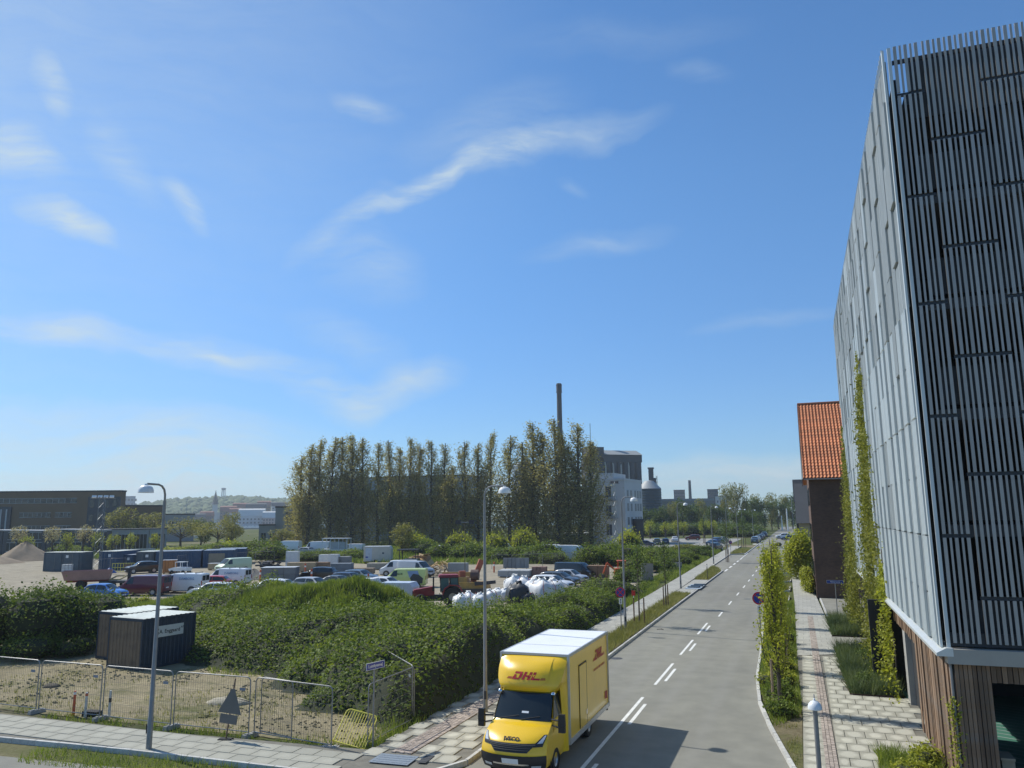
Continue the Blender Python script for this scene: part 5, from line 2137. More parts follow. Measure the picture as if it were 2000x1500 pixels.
# ornamental grass beds by the car park, with steel edging
EDGE = mat('rusted steel edging', (.09, .05, .035), .8, .2, .3, 8)
for k, (poly, h_, m_, lb) in enumerate((
        ([(1.42, 36.2), (3.3, 36.2), (3.3, 47.6), (1.28, 47.6)], .75, G_BLUE, 'tall blue-green grass bed beside the pavement in front of the vine'),
        ([(1.32, 52.6), (3.2, 52.6), (3.2, 59.2), (1.28, 59.2)], .8, G_BLUE, 'smaller blue-green grass bed farther along by the blue street sign'),
        ([(1.55, 24.2), (3.2, 24.2), (3.25, 27.6), (1.75, 27.9)], .5, G_LONG, 'green grass bed at the near corner of the car park'),
        ([(2.6, 66), (6, 66), (6, 68), (2.6, 68)], .3, G_LONG, 'low green bed before the brick warehouse wall'))):
    b_ = MB()
    for a, c in zip(poly, poly[1:] + poly[:1]):
        b_.bar((*a, .10), (*c, .10), .02, .14)
    ed = b_.build('bed_edging', EDGE)
    tag(ed, ['rusty steel edging round the tall grass bed', 'rusty steel edging round the smaller grass bed by the sign', 'rusty steel edging round the near corner bed', 'rusty steel edging round the low bed at the brick wall'][k], 'edging', 'steel edgings of the grass beds')
    sheet('verge', poly, .105, VERGE)
    grass('ornamental_grass', poly, 420 if k < 3 else 100, h_, m_, .016, .10, lb, .10, .38)
for k, (x, y, h_, r_, lf) in enumerate(((2.2, 37.4, .7, .9, L_SHRUB), (2.9, 38.6, .9, .7, L_FRESH), (2.5, 25.6, .55, .8, L_FRESH), (3.0, 26.8, .8, .6, L_FRESH), (2.9, 54.5, .9, .8, L_FRESH), (2.7, 43, 1.0, .9, L_SHRUB))):
    make_shrub('planted_shrub', ['dark low shrub at the front of the tall grass bed', 'fresh green shrub at the wall end of the tall grass bed', 'fresh green low shrub in the near corner bed', 'fresh green shrub against the timber wall in the near bed', 'fresh green shrub in the grass bed by the blue sign', 'dark shrub in the middle of the tall grass bed'][k], (x, y, .1), h_, r_, lf, 1700, .09, 80 + k, 'planted shrubs in the grass beds', cat='shrub', spiky=.15)


def vine(label, y0, y1, top, yt, n, seed, lean=0., leaf=L_VINE):
    g = np.random.default_rng(seed)
    t = thing('climbing_vine', label, 'climber', (XF - .1, y0, .1), 0, 'vines climbing the car park wall')
    zz = top * g.beta(.8, 1.6, n)
    f = np.clip(zz / top, 0, 1)
    half = (y1 - y0) / 2 * (1 - f) ** .75 + .35
    ctr = (y0 + y1) / 2 * (1 - f) + yt * f
    yy = ctr + g.normal(0, .48, n) * half + .25 * np.sin(zz * 1.7)
    xx = XF - .08 - np.abs(g.normal(0, .28, n)) * (1.25 - f)
    hole = vnoise(yy, zz, .8, seed) > .30
    P_ = np.stack([xx - XF + .1, yy - y0, np.clip(zz, .05, None)], 1)[hole]
    crown_obj(P_, .15, leaf, t, 'foliage', .1)
    b = MB()
    for k in range(7):
        a = y0 + (y1 - y0) * (k + .5) / 7
        tk = top * g.uniform(.5, 1)
        b.tube([(0, a - y0, 0), (.02, a - y0 + g.normal(0, .3), tk * .5), (.04, yt - y0 + g.normal(0, .4), tk)], [.03, .02, .008], 4, caps=False)
    b.build('stem', BARK, t)
    return t


vine('broad vine with yellow-green foot climbing the middle of the zinc wall', 38.2, 47.0, 15.5, 42.0, 15000, 91, leaf=L_VINE)
vine('dense olive vine at the far end of the zinc wall', 53.5, 62.5, 13.5, 60.0, 17000, 92)
vine('fresh green creeper low on the wall in front of the broad vine', 36.4, 41.5, 5.2, 38.5, 7000, 93, leaf=L_FRESH)
t = thing('climbing_vine', 'thin young creeper on the corner drainpipe of the timber ground floor', 'climber', (3.42, YF - .05, .1), 0, 'vines climbing the car park wall')
g_ = np.random.default_rng(94)
zz = g_.uniform(0, 2.6, 420)
crown_obj(np.stack([g_.normal(0, .09, 420), g_.normal(-.04, .05, 420), zz], 1), .085, L_FRESH, t, 'foliage')
b_ = MB()
b_.tube([(0, 0, 0), (.02, -.02, 1.4), (0, 0, 2.6)], .012, 4)
b_.build('stem', BARK, t)
# bush and hedge before the brick warehouse
make_shrub('bush', 'big bright green bush at the left corner of the brick warehouse', (-.3, 96, .1), 6.6, 2.9, L_FRESH, 6500, .28, 95, cat='bush', core=False)
make_shrub('hedge', 'clipped yellow-green hedge running along the brick warehouse side', (.35, 82, .1), 2.6, 1.3, L_FRESH, 7000, .17, 96, cat='hedge', ry=1.0, core=False).scale = (.7, 4.6, 1)
bpy.data.objects['hedge'].rotation_euler = (0, 0, R(2))


# ================================================================== street furniture
def make_lamp():
    t = thing('street_lamp', 'street lamp', 'street lamp')
    b = MB()
    b.tube([(0, 0, 0), (0, 0, 1.1), (0, 0, 1.12), (0, 0, 8.15)], [.095, .09, .078, .05], 10)
    b.build('pole', GREY_STEEL, t, 40)
    b = MB()
    b.tube([(0, 0, 8.1), (0, 0, 8.35), (.05, 0, 8.52), (.16, 0, 8.64), (.32, 0, 8.69), (.80, 0, 8.70)], .036, 8)
    b.build('arm', GREY_STEEL, t, 40)
    b = MB()
    b.lathe([(.0, .30), (.05, .30), (.06, .25), (.14, .235), (.21, .18), (.245, .09), (.25, 0), (.235, 0), (.2, .09)], (.86, 0, 8.40), 20)
    sh = b.build('lamp_shade', mat('white lamp shade', (.72, .73, .72), .4, 0, .03, 3), t, 50)
    b = MB()
    b.lathe([(0, -.01), (.10, -.005), (.2, .03)], (.86, 0, 8.40), 14)
    b.build('diffuser', LAMP_W, sh, 50)
    b = MB()
    b.box((.03, -.085, .75), (.10, .01, .30))
    b.build('service_hatch', DARK_STEEL, t)
    return t


LG = 'street lamps with white domed shades'
lamp0 = make_lamp()
LAMPS = [
    ((-20.52, 21.15), -PI / 2, 'street lamp on the side street pavement in front of the navy containers', 1.0),
    ((-11.83, 29.00), 0, 'street lamp rising right behind the yellow delivery truck', 1.0),
    ((-11.29, 52.11), 0, 'street lamp beside the red-ringed no-stopping sign on the left verge', 1.0),
    ((-11.82, 81.29), 0, 'street lamp at the paved crossing with three dark slots', 1.0),
    ((-12.71, 122.08), 0, 'street lamp on the grass verge beyond the paved crossing', 1.0),
    ((-13.22, 153.05), 0, 'street lamp behind the leafy young tree, fifth along the left kerb', 1.0),
    ((-13.52, 183.05), 0, 'street lamp sixth along the left kerb', 1.0),
    ((-14.05, 207.99), 0, 'street lamp seventh along the left kerb', 1.0),
    ((-13.84, 250.54), 0, 'farthest street lamp of the left kerb row', 1.0)]
for k, ((x, y), rz, lb, sc) in enumerate(LAMPS):
    o = lamp0 if k == 0 else copy_tree(lamp0)
    o.location = (x, y, .0)
    o.rotation_euler = (0, 0, rz)
    tag(o, lb, None, LG)
# path lamps of the far park and the low near lamp on the right
t = thing('path_lamp', 'low path lamp with white domed head standing on the right pavement', 'street lamp', (0.01, 17.60, 2.48)[:2] + (0,))
b_ = MB()
b_.tube([(0, 0, 0), (0, 0, 3.66)], [.055, .045], 10)
b_.build('pole', GREY_STEEL, t, 40)
b_ = MB()
b_.lathe([(0, .21), (.02, .20), (.022, .16), (.07, .145), (.115, .10), (.135, .045), (.138, 0), (.125, -.01)], (0, -.02, 3.60), 20)
b_.build('lamp_shade', bpy.data.materials['white lamp shade'], t, 50)
b_ = MB()
b_.tube([(0, .03, 3.6), (0, .06, 3.78), (0, .03, 3.86), (0, -.02, 3.80)], .012, 6)
b_.build('hook', GREY_STEEL, t, 40)
for k, (u, lb) in enumerate((('a', 'thin grey lamp post in the park beyond the car park'), ('b', 'thin grey lamp post beyond the park path near the white block'))):
    x, y = ((-37.08, 375.00), (-62.63, 367.89))[k]
    b_ = MB()
    t = thing('lamp_post', lb, 'street lamp', (x, y, 0), 0, 'lamp posts in the park')
    b_.tube([(0, 0, 0), (0, 0, 8.3)], .07, 6)
    b_.build('pole', GREY_STEEL, t, 40)
    b_ = MB()
    b_.lathe([(0, .3), (.2, .25), (.28, 0)], (.2, 0, 8.2), 10)
    b_.build('lamp_shade', LAMP_W, t, 40)

# traffic signs
SIGN_BLUE = mat('sign blue', (.015, .05, .30), .45, 0, .05, 2)
SIGN_RED = mat('sign red', (.55, .012, .015), .45, 0, .05, 2)
SIGN_WHITE = mat('sign white', (.72, .73, .72), .45, 0, .05, 2)
SIGN_GREY = mat('sign back grey', (.15, .15, .145), .55, .3, .1, 3)


def round_sign(label, loc, rz, stop, h, d=.6, slashes=2, group='no-stopping signs'):
    t = thing('traffic_sign', label, 'traffic sign', (*loc, 0), rz, group)
    b = MB()
    b.tube([(0, 0, 0), (0, 0, h - d * .5 + .3)], .030, 8)
    b.build('pole', GREY_STEEL, t, 40)
    b = MB()
    b.lathe([(0, .012), (d / 2, .012), (d / 2 + .004, 0), (d / 2, -.012), (0, -.012)], n=28)
    b.v = [(x, -.04 + z, h + y) for x, y, z in b.v]
    pl = b.build('plate', SIGN_BLUE, t)
    b = MB()
    b.lathe([(d * .405, .0), (d * .5, .0)], n=28)
    b.v = [(x, -.054, h + y) for x, y, z in b.v]
    b.build('red_ring', SIGN_RED, pl)
    b = MB()
    for a in ([PI / 4, -PI / 4] if slashes == 2 else [-PI / 4]):
        c, s_ = math.cos(a), math.sin(a)
        r_ = d * .41
        w = d * .045
        b.add([(-r_ * c - w * s_, -.055 - .0005 * a, h - r_ * s_ + w * c), (-r_ * c + w * s_, -.055 - .0005 * a, h - r_ * s_ - w * c), (r_ * c + w * s_, -.055 - .0005 * a, h + r_ * s_ - w * c), (r_ * c - w * s_, -.055 - .0005 * a, h + r_ * s_ + w * c)], [(0, 1, 2, 3)])
    b.build('red_slash', SIGN_RED, pl)
    b = MB()
    hh = h - d * .5 - .24
    b.box((0, -.035, hh), (.20, .012, .36))
    sp = b.build('supplementary_plate', SIGN_WHITE, t)
    b = MB()
    b.bar((0, -.043, hh - .12), (0, -.043, hh + .12), .03, .004)
    for sg in (-1, 1):
        b.add([(-.05, -.0435, hh + sg * .08), (.05, -.0435, hh + sg * .08), (0, -.0435, hh + sg * .15)], [(0, 1, 2)])
    b.build('arrow', BLACK, sp)
    return t


round_sign('round red-ringed blue no-stopping sign with crossed slashes on the left verge', (-11.17, 50.30), R(24), True, 2.62, .62)
round_sign('round blue no-parking sign with a single red slash before the hornbeam', (-2.39, 44.50), R(6), False, 3.05, .66, 1)
round_sign('small round no-parking sign seen on the far left verge', (-11.82, 142.45), R(10), False, 2.6, .62, 1)


def street_sign(label, loc, rz, h, L, words, group='blue street name signs'):
    t = thing('street_name_sign', label, 'street sign', (*loc, 0), rz, group)
    b = MB()
    b.tube([(0, 0, 0), (0, 0, h + .02)], .032, 8)
    b.build('pole', GREY_STEEL, t, 40)
    b = MB()
    b.box((0, -.04, h - .06), (L, .025, .22))
    pl = b.build('plate', SIGN_BLUE, t)
    b = MB()
    for p, q in (((-L / 2, h - .17), (L / 2, h - .17)), ((-L / 2, h + .05), (L / 2, h + .05)), ((-L / 2, h - .17), (-L / 2, h + .05)), ((L / 2, h - .17), (L / 2, h + .05))):
        b.bar((p[0], -.055, p[1]), (q[0], -.055, q[1]), .012, .012)
    b.build('rim', SIGN_WHITE, pl)
    text_mesh('lettering', words, .145, SIGN_WHITE, pl, .002, (0, -.0545, h - .06), (PI / 2, 0, 0))
    return t


street_sign('blue street name sign on a pole by the yellow barrier at the corner', (-13.80, 23.96), R(76), 2.66, .85, 'Lumbyesvej')
street_sign('blue street name sign on a pole beside the vine and brick warehouse', (2.08, 63.79), R(-4), 2.5, 1.15, 'Nyhavnsvej')

# ------------------------------------------------------------------ mesh fence panels
MESHW = mat('fence wire', (.20, .19, .17), .6, .3, .1, 6)
LABELP = mat('grey fence tag', (.22, .24, .28), .6)


def fence_panel(label, p, q, h=1.98, tag_=True, dense=True, group='temporary mesh fence panels'):
    p, q = Vector((*p, 0)), Vector((*q, 0))
    L = (q - p).length
    t = thing('mesh_fence', label, 'fence', (p.x, p.y, 0), math.atan2((q - p).y, (q - p).x), group)
    r_ = .16
    b = MB()
    def arc(cx, cz, a0):
        return [(cx + r_ * math.cos(a0 + k * PI / 8), 0, cz + r_ * math.sin(a0 + k * PI / 8)) for k in range(5)]
    loop = [(L - .02, 0, .05)] + arc(L - .02 - r_, h - r_, 0) + arc(.02 + r_, h - r_, PI / 2) + [(.02, 0, .05)]
    b.tube(loop, .021, 7)
    b.tube([(.02, 0, .16), (L - .02, 0, .16)], .017, 6)
    b.build('frame', GREY_STEEL, t, 40)
    b = MB()
    x = .1
    while x < L - .05:
        b.bar((x, 0, .16), (x, 0, h - .03), .005, .005)
        x += .105
    for z in np.arange(.36, h - .1, .26):
        b.bar((.03, .004, z), (L - .03, .004, z), .005, .005)
    stuff(b.build('wire_mesh', MESHW, t))
    if tag_:
        b = MB()
        b.box((L - .35, -.012, h - .42), (.24, .006, .10))
        b.build('name_tag', LABELP, t)
    return t


def fence_foot(label, p, rz):
    b = MB()
    b.box((0, 0, .07), (.62, .22, .14), top=(.92, .8))
    b.box((-.16, 0, .15), (.10, .12, .03))
    b.box((.16, 0, .15), (.10, .12, .03))
    o = b.build('fence_block', CONC)
    o.location = (*p, -.02)
    o.rotation_euler = (0, 0, rz)
    return tag(o, label, 'fence foot', 'concrete feet under the mesh fence')


F0 = [(-35.8, 24.15), (-32.35, 24.1), (-29.02, 23.95), (-25.6, 23.88), (-22.05, 23.76), (-18.55, 23.72), (-15.0, 23.3)]
for k in range(5):
    a, c = F0[k], F0[k + 1]
    fence_panel(['mesh fence panel at the far left, cut by the picture edge', 'mesh fence panel left of the panel with marker posts', 'mesh fence panel in front of the red and white marker posts', 'mesh fence panel in front of the navy containers behind the street lamp', 'mesh fence panel behind the grey triangular sign'][k], (a[0] + .05, a[1]), (c[0] - .05, c[1]))
fence_panel('front of two mesh panels standing together left of the yellow barrier', (-18.45, 23.78), (-14.95, 23.28), 1.98, False)
fence_panel('back mesh panel doubled up behind the one left of the yellow barrier', (-18.35, 23.98), (-16.75, 23.62), 1.96, False)
fence_panel('mesh fence panel turned back into the brambles behind the street sign', (-18.6, 31.9), (-14.05, 27.25), 2.0, True)
fence_panel('mesh fence panel leaning along the pavement between street sign and brambles', (-13.98, 23.9), (-13.95, 27.2), 1.98, False)
for k, p in enumerate(F0[1:]):
    fence_foot('concrete fence foot %s' % ['under the far left panel joint', 'left of the marker posts', 'right of the marker posts', 'between the lamp and grey triangular sign', 'right of the grey triangular sign', 'at the free end beside the yellow barrier'][k], p, R(80 if k < 5 else 12))

# yellow pedestrian barrier leaning back
YEL = mat('yellow barrier paint', (.85, .74, .10), .45, 0, .08, 4, dirt=(.45, .40, .18), dirt_amt=.5)
t = thing('crowd_barrier', 'yellow steel barrier leaning against the fence end', 'barrier', (*(-14.55, 23.59), 0), R(16))
tilt = Matrix.Rotation(R(-38), 3, 'X') @ Matrix.Rotation(R(14), 3, 'Y')


def tl(p):
    return tuple(tilt @ Vector(p))


b_ = MB()
W2, Hb = .56, 1.25
lp = [(-W2, 0, .12), (-W2, 0, Hb - .12), (-W2 + .04, 0, Hb - .04), (-W2 + .12, 0, Hb), (W2 - .12, 0, Hb), (W2 - .04, 0, Hb - .04), (W2, 0, Hb - .12), (W2, 0, .12), (-W2, 0, .12)]
b_.tube([tl(p) for p in lp], .02, 7)
b_.build('frame', YEL, t, 40)
for k in range(11):
    b_ = MB()
    x = -W2 + (k + 1) * 2 * W2 / 12
    b_.tube([tl((x, 0, .12)), tl((x, 0, Hb))], .009, 5)
    b_.build('bar', YEL, t, 40)
for sg in (-1, 1):
    b_ = MB()
    b_.tube([tl((sg * W2, .3, -.02)), tl((sg * W2, 0, .14)), tl((sg * W2, -.3, -.02))], .018, 6)
    b_.build('leg', YEL, t, 40)

# grey back of a triangular warning sign on a weighted foot
t = thing('warning_sign', 'grey back of a triangular road works sign on a rubber foot', 'traffic sign', (*(-18.84, 22.81), 0), R(14))
lean = Matrix.Rotation(R(7), 3, 'Y')
b_ = MB()
b_.tube([tuple(lean @ Vector((0, 0, 0))), tuple(lean @ Vector((0, 0, 2.12)))], .026, 7)
b_.build('pole', mat('rusty pole', (.16, .11, .085), .7, .3, .3, 8), t, 40)
b_ = MB()
tri = [(-.42, .98), (.42, .98), (.06, 1.78), (-.06, 1.78)]
b_.prof(tri, -.05, -.035)
b_.v = [tuple(lean @ Vector(v)) for v in b_.v]
b_.build('triangle_plate', SIGN_GREY, t)
b_ = MB()
b_.box((0, -.045, .80), (.62, .014, .30))
b_.v = [tuple(lean @ Vector(v)) for v in b_.v]
b_.build('lower_plate', SIGN_GREY, t)
b_ = MB()
b_.box((0, 0, .08), (.55, .34, .16), top=(.8, .75))
b_.build('rubber_foot', RUBBER, t)

# marker posts in the lot
ORANGE = mat('orange red plastic', (.55, .10, .03), .5, 0, .12, 4, dirt=(.35, .12, .07), dirt_amt=.5)
for k, (p, m_, h, lb) in enumerate((((-27.16, 24.02), ORANGE, .92, 'orange red marker post behind the fence'), ((-26.50, 23.98), mat('clear white tube', (.55, .56, .54), .4, 0, .1, 4), .92, 'white marker post beside the orange red one'), ((-25.73, 24.39), bpy.data.materials['clear white tube'], .95, 'white marker post with a dark band, right of the fence joint'))):
    b_ = MB()
    b_.tube([(0, 0, 0), (0, 0, h * .8), (0, 0, h)], [.055, .05, .045], 10)
    t = thing('marker_post', lb, 'post', (*p, 0), 0, 'marker posts in the sandy lot')
    b_.build('tube', m_, t, 40)
    b_ = MB()
    b_.tube([(0, 0, h * (.86 if k < 2 else .55)), (0, 0, h * (.96 if k < 2 else .72))], .056, 10)
    b_.build('band', [WHITE, ORANGE, DARK_STEEL][k], t, 40)

# loose timber, clods and litter in the sandy lot
for k, (p, d, rz, m_, lb) in enumerate((
        ((-25.17, 33.81), (1.3, .45, .10), R(12), mat('grey green board', (.21, .23, .18), .8, var=.2), 'grey green flat board lying at the foot of the brambles'),
        ((-24.91, 34.57), (1.1, .4, .16), R(-8), CONC, 'pale concrete slab lying beside the flat board'),
        ((-32.84, 27.73), (.75, .6, .16), R(30), mat('dark soil clod', (.13, .11, .08), .95, var=.3, bump=1), 'dark lump of soil on the sandy lot behind the fence'),
        ((-22.75, 27.61), (1.9, 1.0, .24), R(10), mat('chalky spoil', (.40, .36, .27), .95, var=.25, scale=8, bump=1.), 'small pale heap of spoil behind the triangular sign'),
        ((-26.44, 24.25), (.7, .35, .2), R(5), RUBBER, 'black rubber foot lying by the fence joint'))):
    b_ = MB()
    if 'lump' in lb or 'heap' in lb:
        g_ = np.random.default_rng(k)
        rows = []
        for i in range(7):
            th = i / 6 * PI / 2
            rows.append([(d[0] / 2 * math.cos(th) * math.cos(2 * PI * j / 14) * (1 + .12 * math.sin(j * 2.3 + i)), d[1] / 2 * math.cos(th) * math.sin(2 * PI * j / 14) * (1 + .12 * math.sin(j * 1.7)), d[2] * math.sin(th) * (1 + .15 * math.sin(j * 3.1))) for j in range(15)])
        b_.grid(rows)
    else:
        b_.box((0, 0, d[2] / 2), d, top=(.97, .95))
    o = b_.build(['timber_board', 'paving_stone', 'soil_lump', 'spoil_heap', 'rubber_block'][k], m_, smooth=50)
    o.location = (*p, -.015)
    o.rotation_euler = (0, 0, rz)
    tag(o, lb, ['board', 'slab', 'soil', 'soil heap', 'foot'][k])
# rough clods: uncountable
g_ = np.random.default_rng(77)
cv = []
n = 2600
cx_, cy_ = g_.uniform(-40, -14.4, n), g_.uniform(24.2, 34, n)
kk = vnoise(cx_, cy_, 2.2, 12) > .55
cx_, cy_ = cx_[kk], cy_[kk]
b_ = MB()
for x, y in zip(cx_, cy_):
    s_ = g_.uniform(.03, .10)
    b_.box((x, y, s_ * .2 - .01), (s_ * g_.uniform(.8, 2), s_, s_ * .8), rz=g_.uniform(0, 3), top=(.5, .5))
tag(b_.build('soil_clods', SAND), 'scattered clods of dry soil on the sandy lot', 'soil', None, 'stuff')

# reflector post and bollards along the left pavement
t = thing('hydrant_marker', 'small red and white marker post at the bramble edge by the pavement', 'post', (*(-13.76, 67.11), 0))
b_ = MB()
b_.tube([(0, 0, 0), (0, 0, .75)], .03, 7)
b_.build('pole', WHITE, t, 40)
b_ = MB()
b_.box((0, 0, .95), (.30, .04, .42), rz=R(20))
b_.build('plate', SIGN_RED, t)
t = thing('bollard', 'thin dark bollard on the paved crossing', 'bollard', (*(-10.46, 93.02), .12))
b_ = MB()
b_.tube([(0, 0, 0), (0, 0, 1.75)], [.045, .04], 8)
b_.build('post', mat('brown bollard', (.10, .085, .065), .7, .2), t, 40)
b_ = MB()
b_.tube([(0, 0, 1.45), (0, 0, 1.62)], .048, 8)
b_.build('band', SIGN_WHITE, t, 40)
# in-ground waste inlets: pale plate with three dark lids
t = thing('waste_inlet', 'pale blue ground plate with three dark slotted lids by the lamp', 'waste inlet', (*(-10.66, 83.08), .13), R(0))
b_ = MB()
b_.box((0, .6, .01), (1.5, 5.0, .02))
b_.build('base_plate', mat('pale blue plate', (.40, .47, .52), .5, .1, .06, 3), t)
for k in range(3):
    b_ = MB()
    b_.prism([(-.62 + .12 * k, -.9 + 1.55 * k), (.42 + .12 * k, -.9 + 1.55 * k), (.62 + .12 * k, -.55 + 1.55 * k), (.42 + .12 * k, -.2 + 1.55 * k), (-.62 + .12 * k, -.2 + 1.55 * k)], .02, .12)
    b_.build('lid', mat('dark blue lid', (.05, .075, .10), .5) if k == 0 else bpy.data.materials['dark blue lid'], t)

# traffic island with bollard, poles at the street end
t = thing('traffic_island', 'small planted traffic island with white kerb in the far road', 'traffic island', (*(-4.97, 183.88), 0))
b_ = MB()
b_.lathe([(1.5, .14), (1.7, .14), (1.75, 0)], n=22)
b_.v = [(x * .62, y * 1.9, z) for x, y, z in b_.v]
b_.build('kerb', mat('white kerb', (.72, .70, .62), .6), t, 40)
b_ = MB()
b_.lathe([(0, .15), (1.5, .12)], n=22)
b_.v = [(x * .62, y * 1.9, z) for x, y, z in b_.v]
b_.build('soil', VERGE, t)
make_shrub('bush', 'scrubby bush growing on the traffic island', (*(-5.04, 186.64), .14), 1.3, 1.0, L_VINE, 900, .14, 111, cat='bush')
b_ = MB()
t = thing('island_post', 'dark bollard on the white line end at the parking bay', 'bollard', (*(-10.54, 204.74), 0))
b_.tube([(0, 0, 0), (0, 0, .5), (0, 0, .52), (0, 0, 1.1)], [.22, .2, .12, .12], 10)
b_.build('post', BLACK, t, 40)
b_ = MB()
b_.lathe([(0, .1), (1.0, .1), (1.15, 0)], n=16)
b_.build('kerb', bpy.data.materials['white kerb'], t, 40)
for k, ((x, y), h, lb) in enumerate((((-5.48, 358.90), 9.5, 'tall pale pole right at the street end'), ((-8.00, 369.98), 6.5, 'shorter pale pole left of the tall one at the street end'))):
    b_ = MB()
    b_.tube([(0, 0, 0), (0, 0, h)], [.32, .22], 8)
    o = b_.build('flag_pole', WHITE, smooth=40)
    o.location = (x, y, 0)
    tag(o, lb, 'pole', 'pale poles at the street end')
b_ = MB()
t = thing('lamp_post', 'tall thin lamp post at the street end before the dark house', 'street lamp', (*(-3.45, 392.43), 0), 0)
b_.tube([(0, 0, 0), (0, 0, 15)], .16, 6)
b_.build('pole', GREY_STEEL, t, 40)
b_ = MB()
b_.bar((0, 0, 15), (-2.6, 0, 15.1), .12, .12)
b_.build('arm', GREY_STEEL, t)
# a dead branch lying in the road
b_ = MB()
b_.tube([(0, 0, .03), (.25, .06, .05), (.45, .0, .03)], .02, 5)
b_.tube([(.25, .06, .05), (.3, .25, .06)], .012, 4)
o = b_.build('twig', BARK, smooth=40)
o.location = (*(-9.42, 53.12), 0)
tag(o, 'small dead twig lying in the road by the left kerb', 'twig')


# ================================================================== building yard: containers, machines, pallets
NAVY = mat('navy container paint', (.018, .034, .058), .55, .1, .25, 1.5, dirt=(.07, .075, .075), dirt_amt=.35)
CBLUE = mat('blue container paint', (.025, .075, .15), .55, .1, .2, 1.2, dirt=(.10, .11, .12), dirt_amt=.4)
CGREY = mat('grey blue container paint', (.055, .085, .11), .6, .1, .2, 1.2, dirt=(.12, .12, .12), dirt_amt=.4)
CROOF = mat('pale lit container roof', (.52, .56, .52), .6, .1, .15, 1.2, dirt=(.33, .34, .30), dirt_amt=.6)  # roofs painted paler than the walls, as they look in sunlight
CROOFB = mat('lit blue container roof', (.30, .36, .42), .6, .1, .15, 1.0)  # sunlit look put into the blue of the roof
RUSTB = mat('rust stained boards', (.20, .145, .095), .8, 0, .3, 2.2, stretch=(5, 5, .5), dirt=(.10, .075, .055), dirt_amt=.8)


def rib_wall(b, p, q, h0, h1, pitch=.24, dep=.035):
    """corrugated sheet between two ground points, outside to the right of p -> q"""
    p, q = Vector((*p, 0)), Vector((*q, 0))
    t = (q - p)
    L = t.length
    t.normalize()
    nrm = Vector((t.y, -t.x, 0))
    lo = []
    n_ = max(2, int(L / pitch))
    for k in range(n_):
        s0 = k * L / n_
        w = L / n_
        for f, d in ((0, 0), (.35, 0), (.5, -dep), (.85, -dep)):
            lo.append(p + t * (s0 + f * w) + nrm * d)
    lo.append(q)
    b.grid([[(v.x, v.y, h0) for v in lo], [(v.x, v.y, h1) for v in lo]])


def container(label, loc, rz, L, W, H_, m, roofm, end_m=None, group='shipping containers', doors=False, roof_name='roof'):
    """local x 0..W across the front, y 0..L to the back"""
    t = thing('site_container', label, 'container', (*loc, 0), rz, group)
    for nm, a, c in (('front_wall', (0, 0), (W, 0)), ('side_wall', (W, 0), (W, L)), ('back_wall', (W, L), (0, L)), ('side_wall', (0, L), (0, 0))):
        b = MB()
        rib_wall(b, a, c, .12, H_ - .10)
        b.build(nm, (end_m if (end_m and nm == 'front_wall') else m), t)
    b = MB()
    for x in (0.04, W - .04):
        for y in (.04, L - .04):
            b.box((x, y, H_ / 2), (.10, .10, H_))
    for z in (.08, H_ - .06):
        b.box((W / 2, .03, z), (W - .1, .08, .14))
        b.box((W / 2, L - .03, z), (W - .1, .08, .14))
        b.box((.03, L / 2, z), (.08, L - .1, .14))
        b.box((W - .03, L / 2, z), (.08, L - .1, .14))
    b.build('frame', m, t)
    b = MB()
    n_ = int(L / .3)
    rows = []
    for k in range(n_):
        y = k * L / n_
        for f, d in ((.02, 0), (.4, 0), (.5, .03), (.9, .03)):
            rows.append([(.0, y + f * L / n_, H_ + d), (W, y + f * L / n_, H_ + d)])
    b.grid(rows)
    b.box((W / 2, L / 2, H_ - .03), (W - .02, L - .02, .05))
    b.build('roof', roofm, t)
    if doors:
        for x in (W * .27, W * .73):
            b = MB()
            b.box((x, -.03, H_ / 2), (W * .40, .05, H_ - .35))
            d = b.build('door', m, t)
            b = MB()
            b.tube([(x + .2, -.08, .3), (x + .2, -.08, H_ - .3)], .02, 5)
            b.build('lock_bar', GREY_STEEL, d)
        b = MB()
        b.box((W * .62, -.065, H_ - .62), (.42, .01, .40))
        b.build('notice', SIGN_WHITE, t)
    return t


near = container('nearer navy container with rust-stained end and white company sign', (-34.35, 32.15), R(-7), 3.3, 2.6, 2.5, NAVY, CROOF, RUSTB, 'navy site containers in the sandy lot')
container('navy container half hidden behind the one with the white sign', (-37.05, 33.9), R(-7), 3.2, 2.55, 2.5, NAVY, CROOF, RUSTB, 'navy site containers in the sandy lot')
b_ = MB()
b_.box((2.63, 1.62, 1.78), (.02, 1.72, .56))
sg_ = b_.build('sign_board', mat('weathered white sign', (.55, .57, .54), .5, 0, .08, 4), near)
text_mesh('lettering', 'A. Enggaard', .27, BLACK, sg_, .004, (2.645, 1.62, 1.76), (PI / 2, 0, PI / 2))
text_mesh('lettering', 'A/S', .14, BLACK, sg_, .003, (2.645, 2.40, 1.86), (PI / 2, 0, PI / 2))
b_ = MB()
b_.add([(2.645, .82, 1.64), (2.645, .94, 1.64), (2.645, .94, 1.78), (2.645, .82, 1.72)], [(0, 1, 2, 3)])
b_.add([(2.645, .82, 1.78), (2.645, .94, 1.86), (2.645, .94, 1.94), (2.645, .82, 1.86)], [(0, 1, 2, 3)])
b_.build('emblem', BLACK, sg_)

SC = 'blue site containers along the yard'


def along(label, p, q, depth, H_, m, roofm, **k):
    L = math.dist(p, q)
    return container(label, p, math.atan2(q[1] - p[1], q[0] - p[0]), depth, L, H_, m, roofm, None, SC, **k)


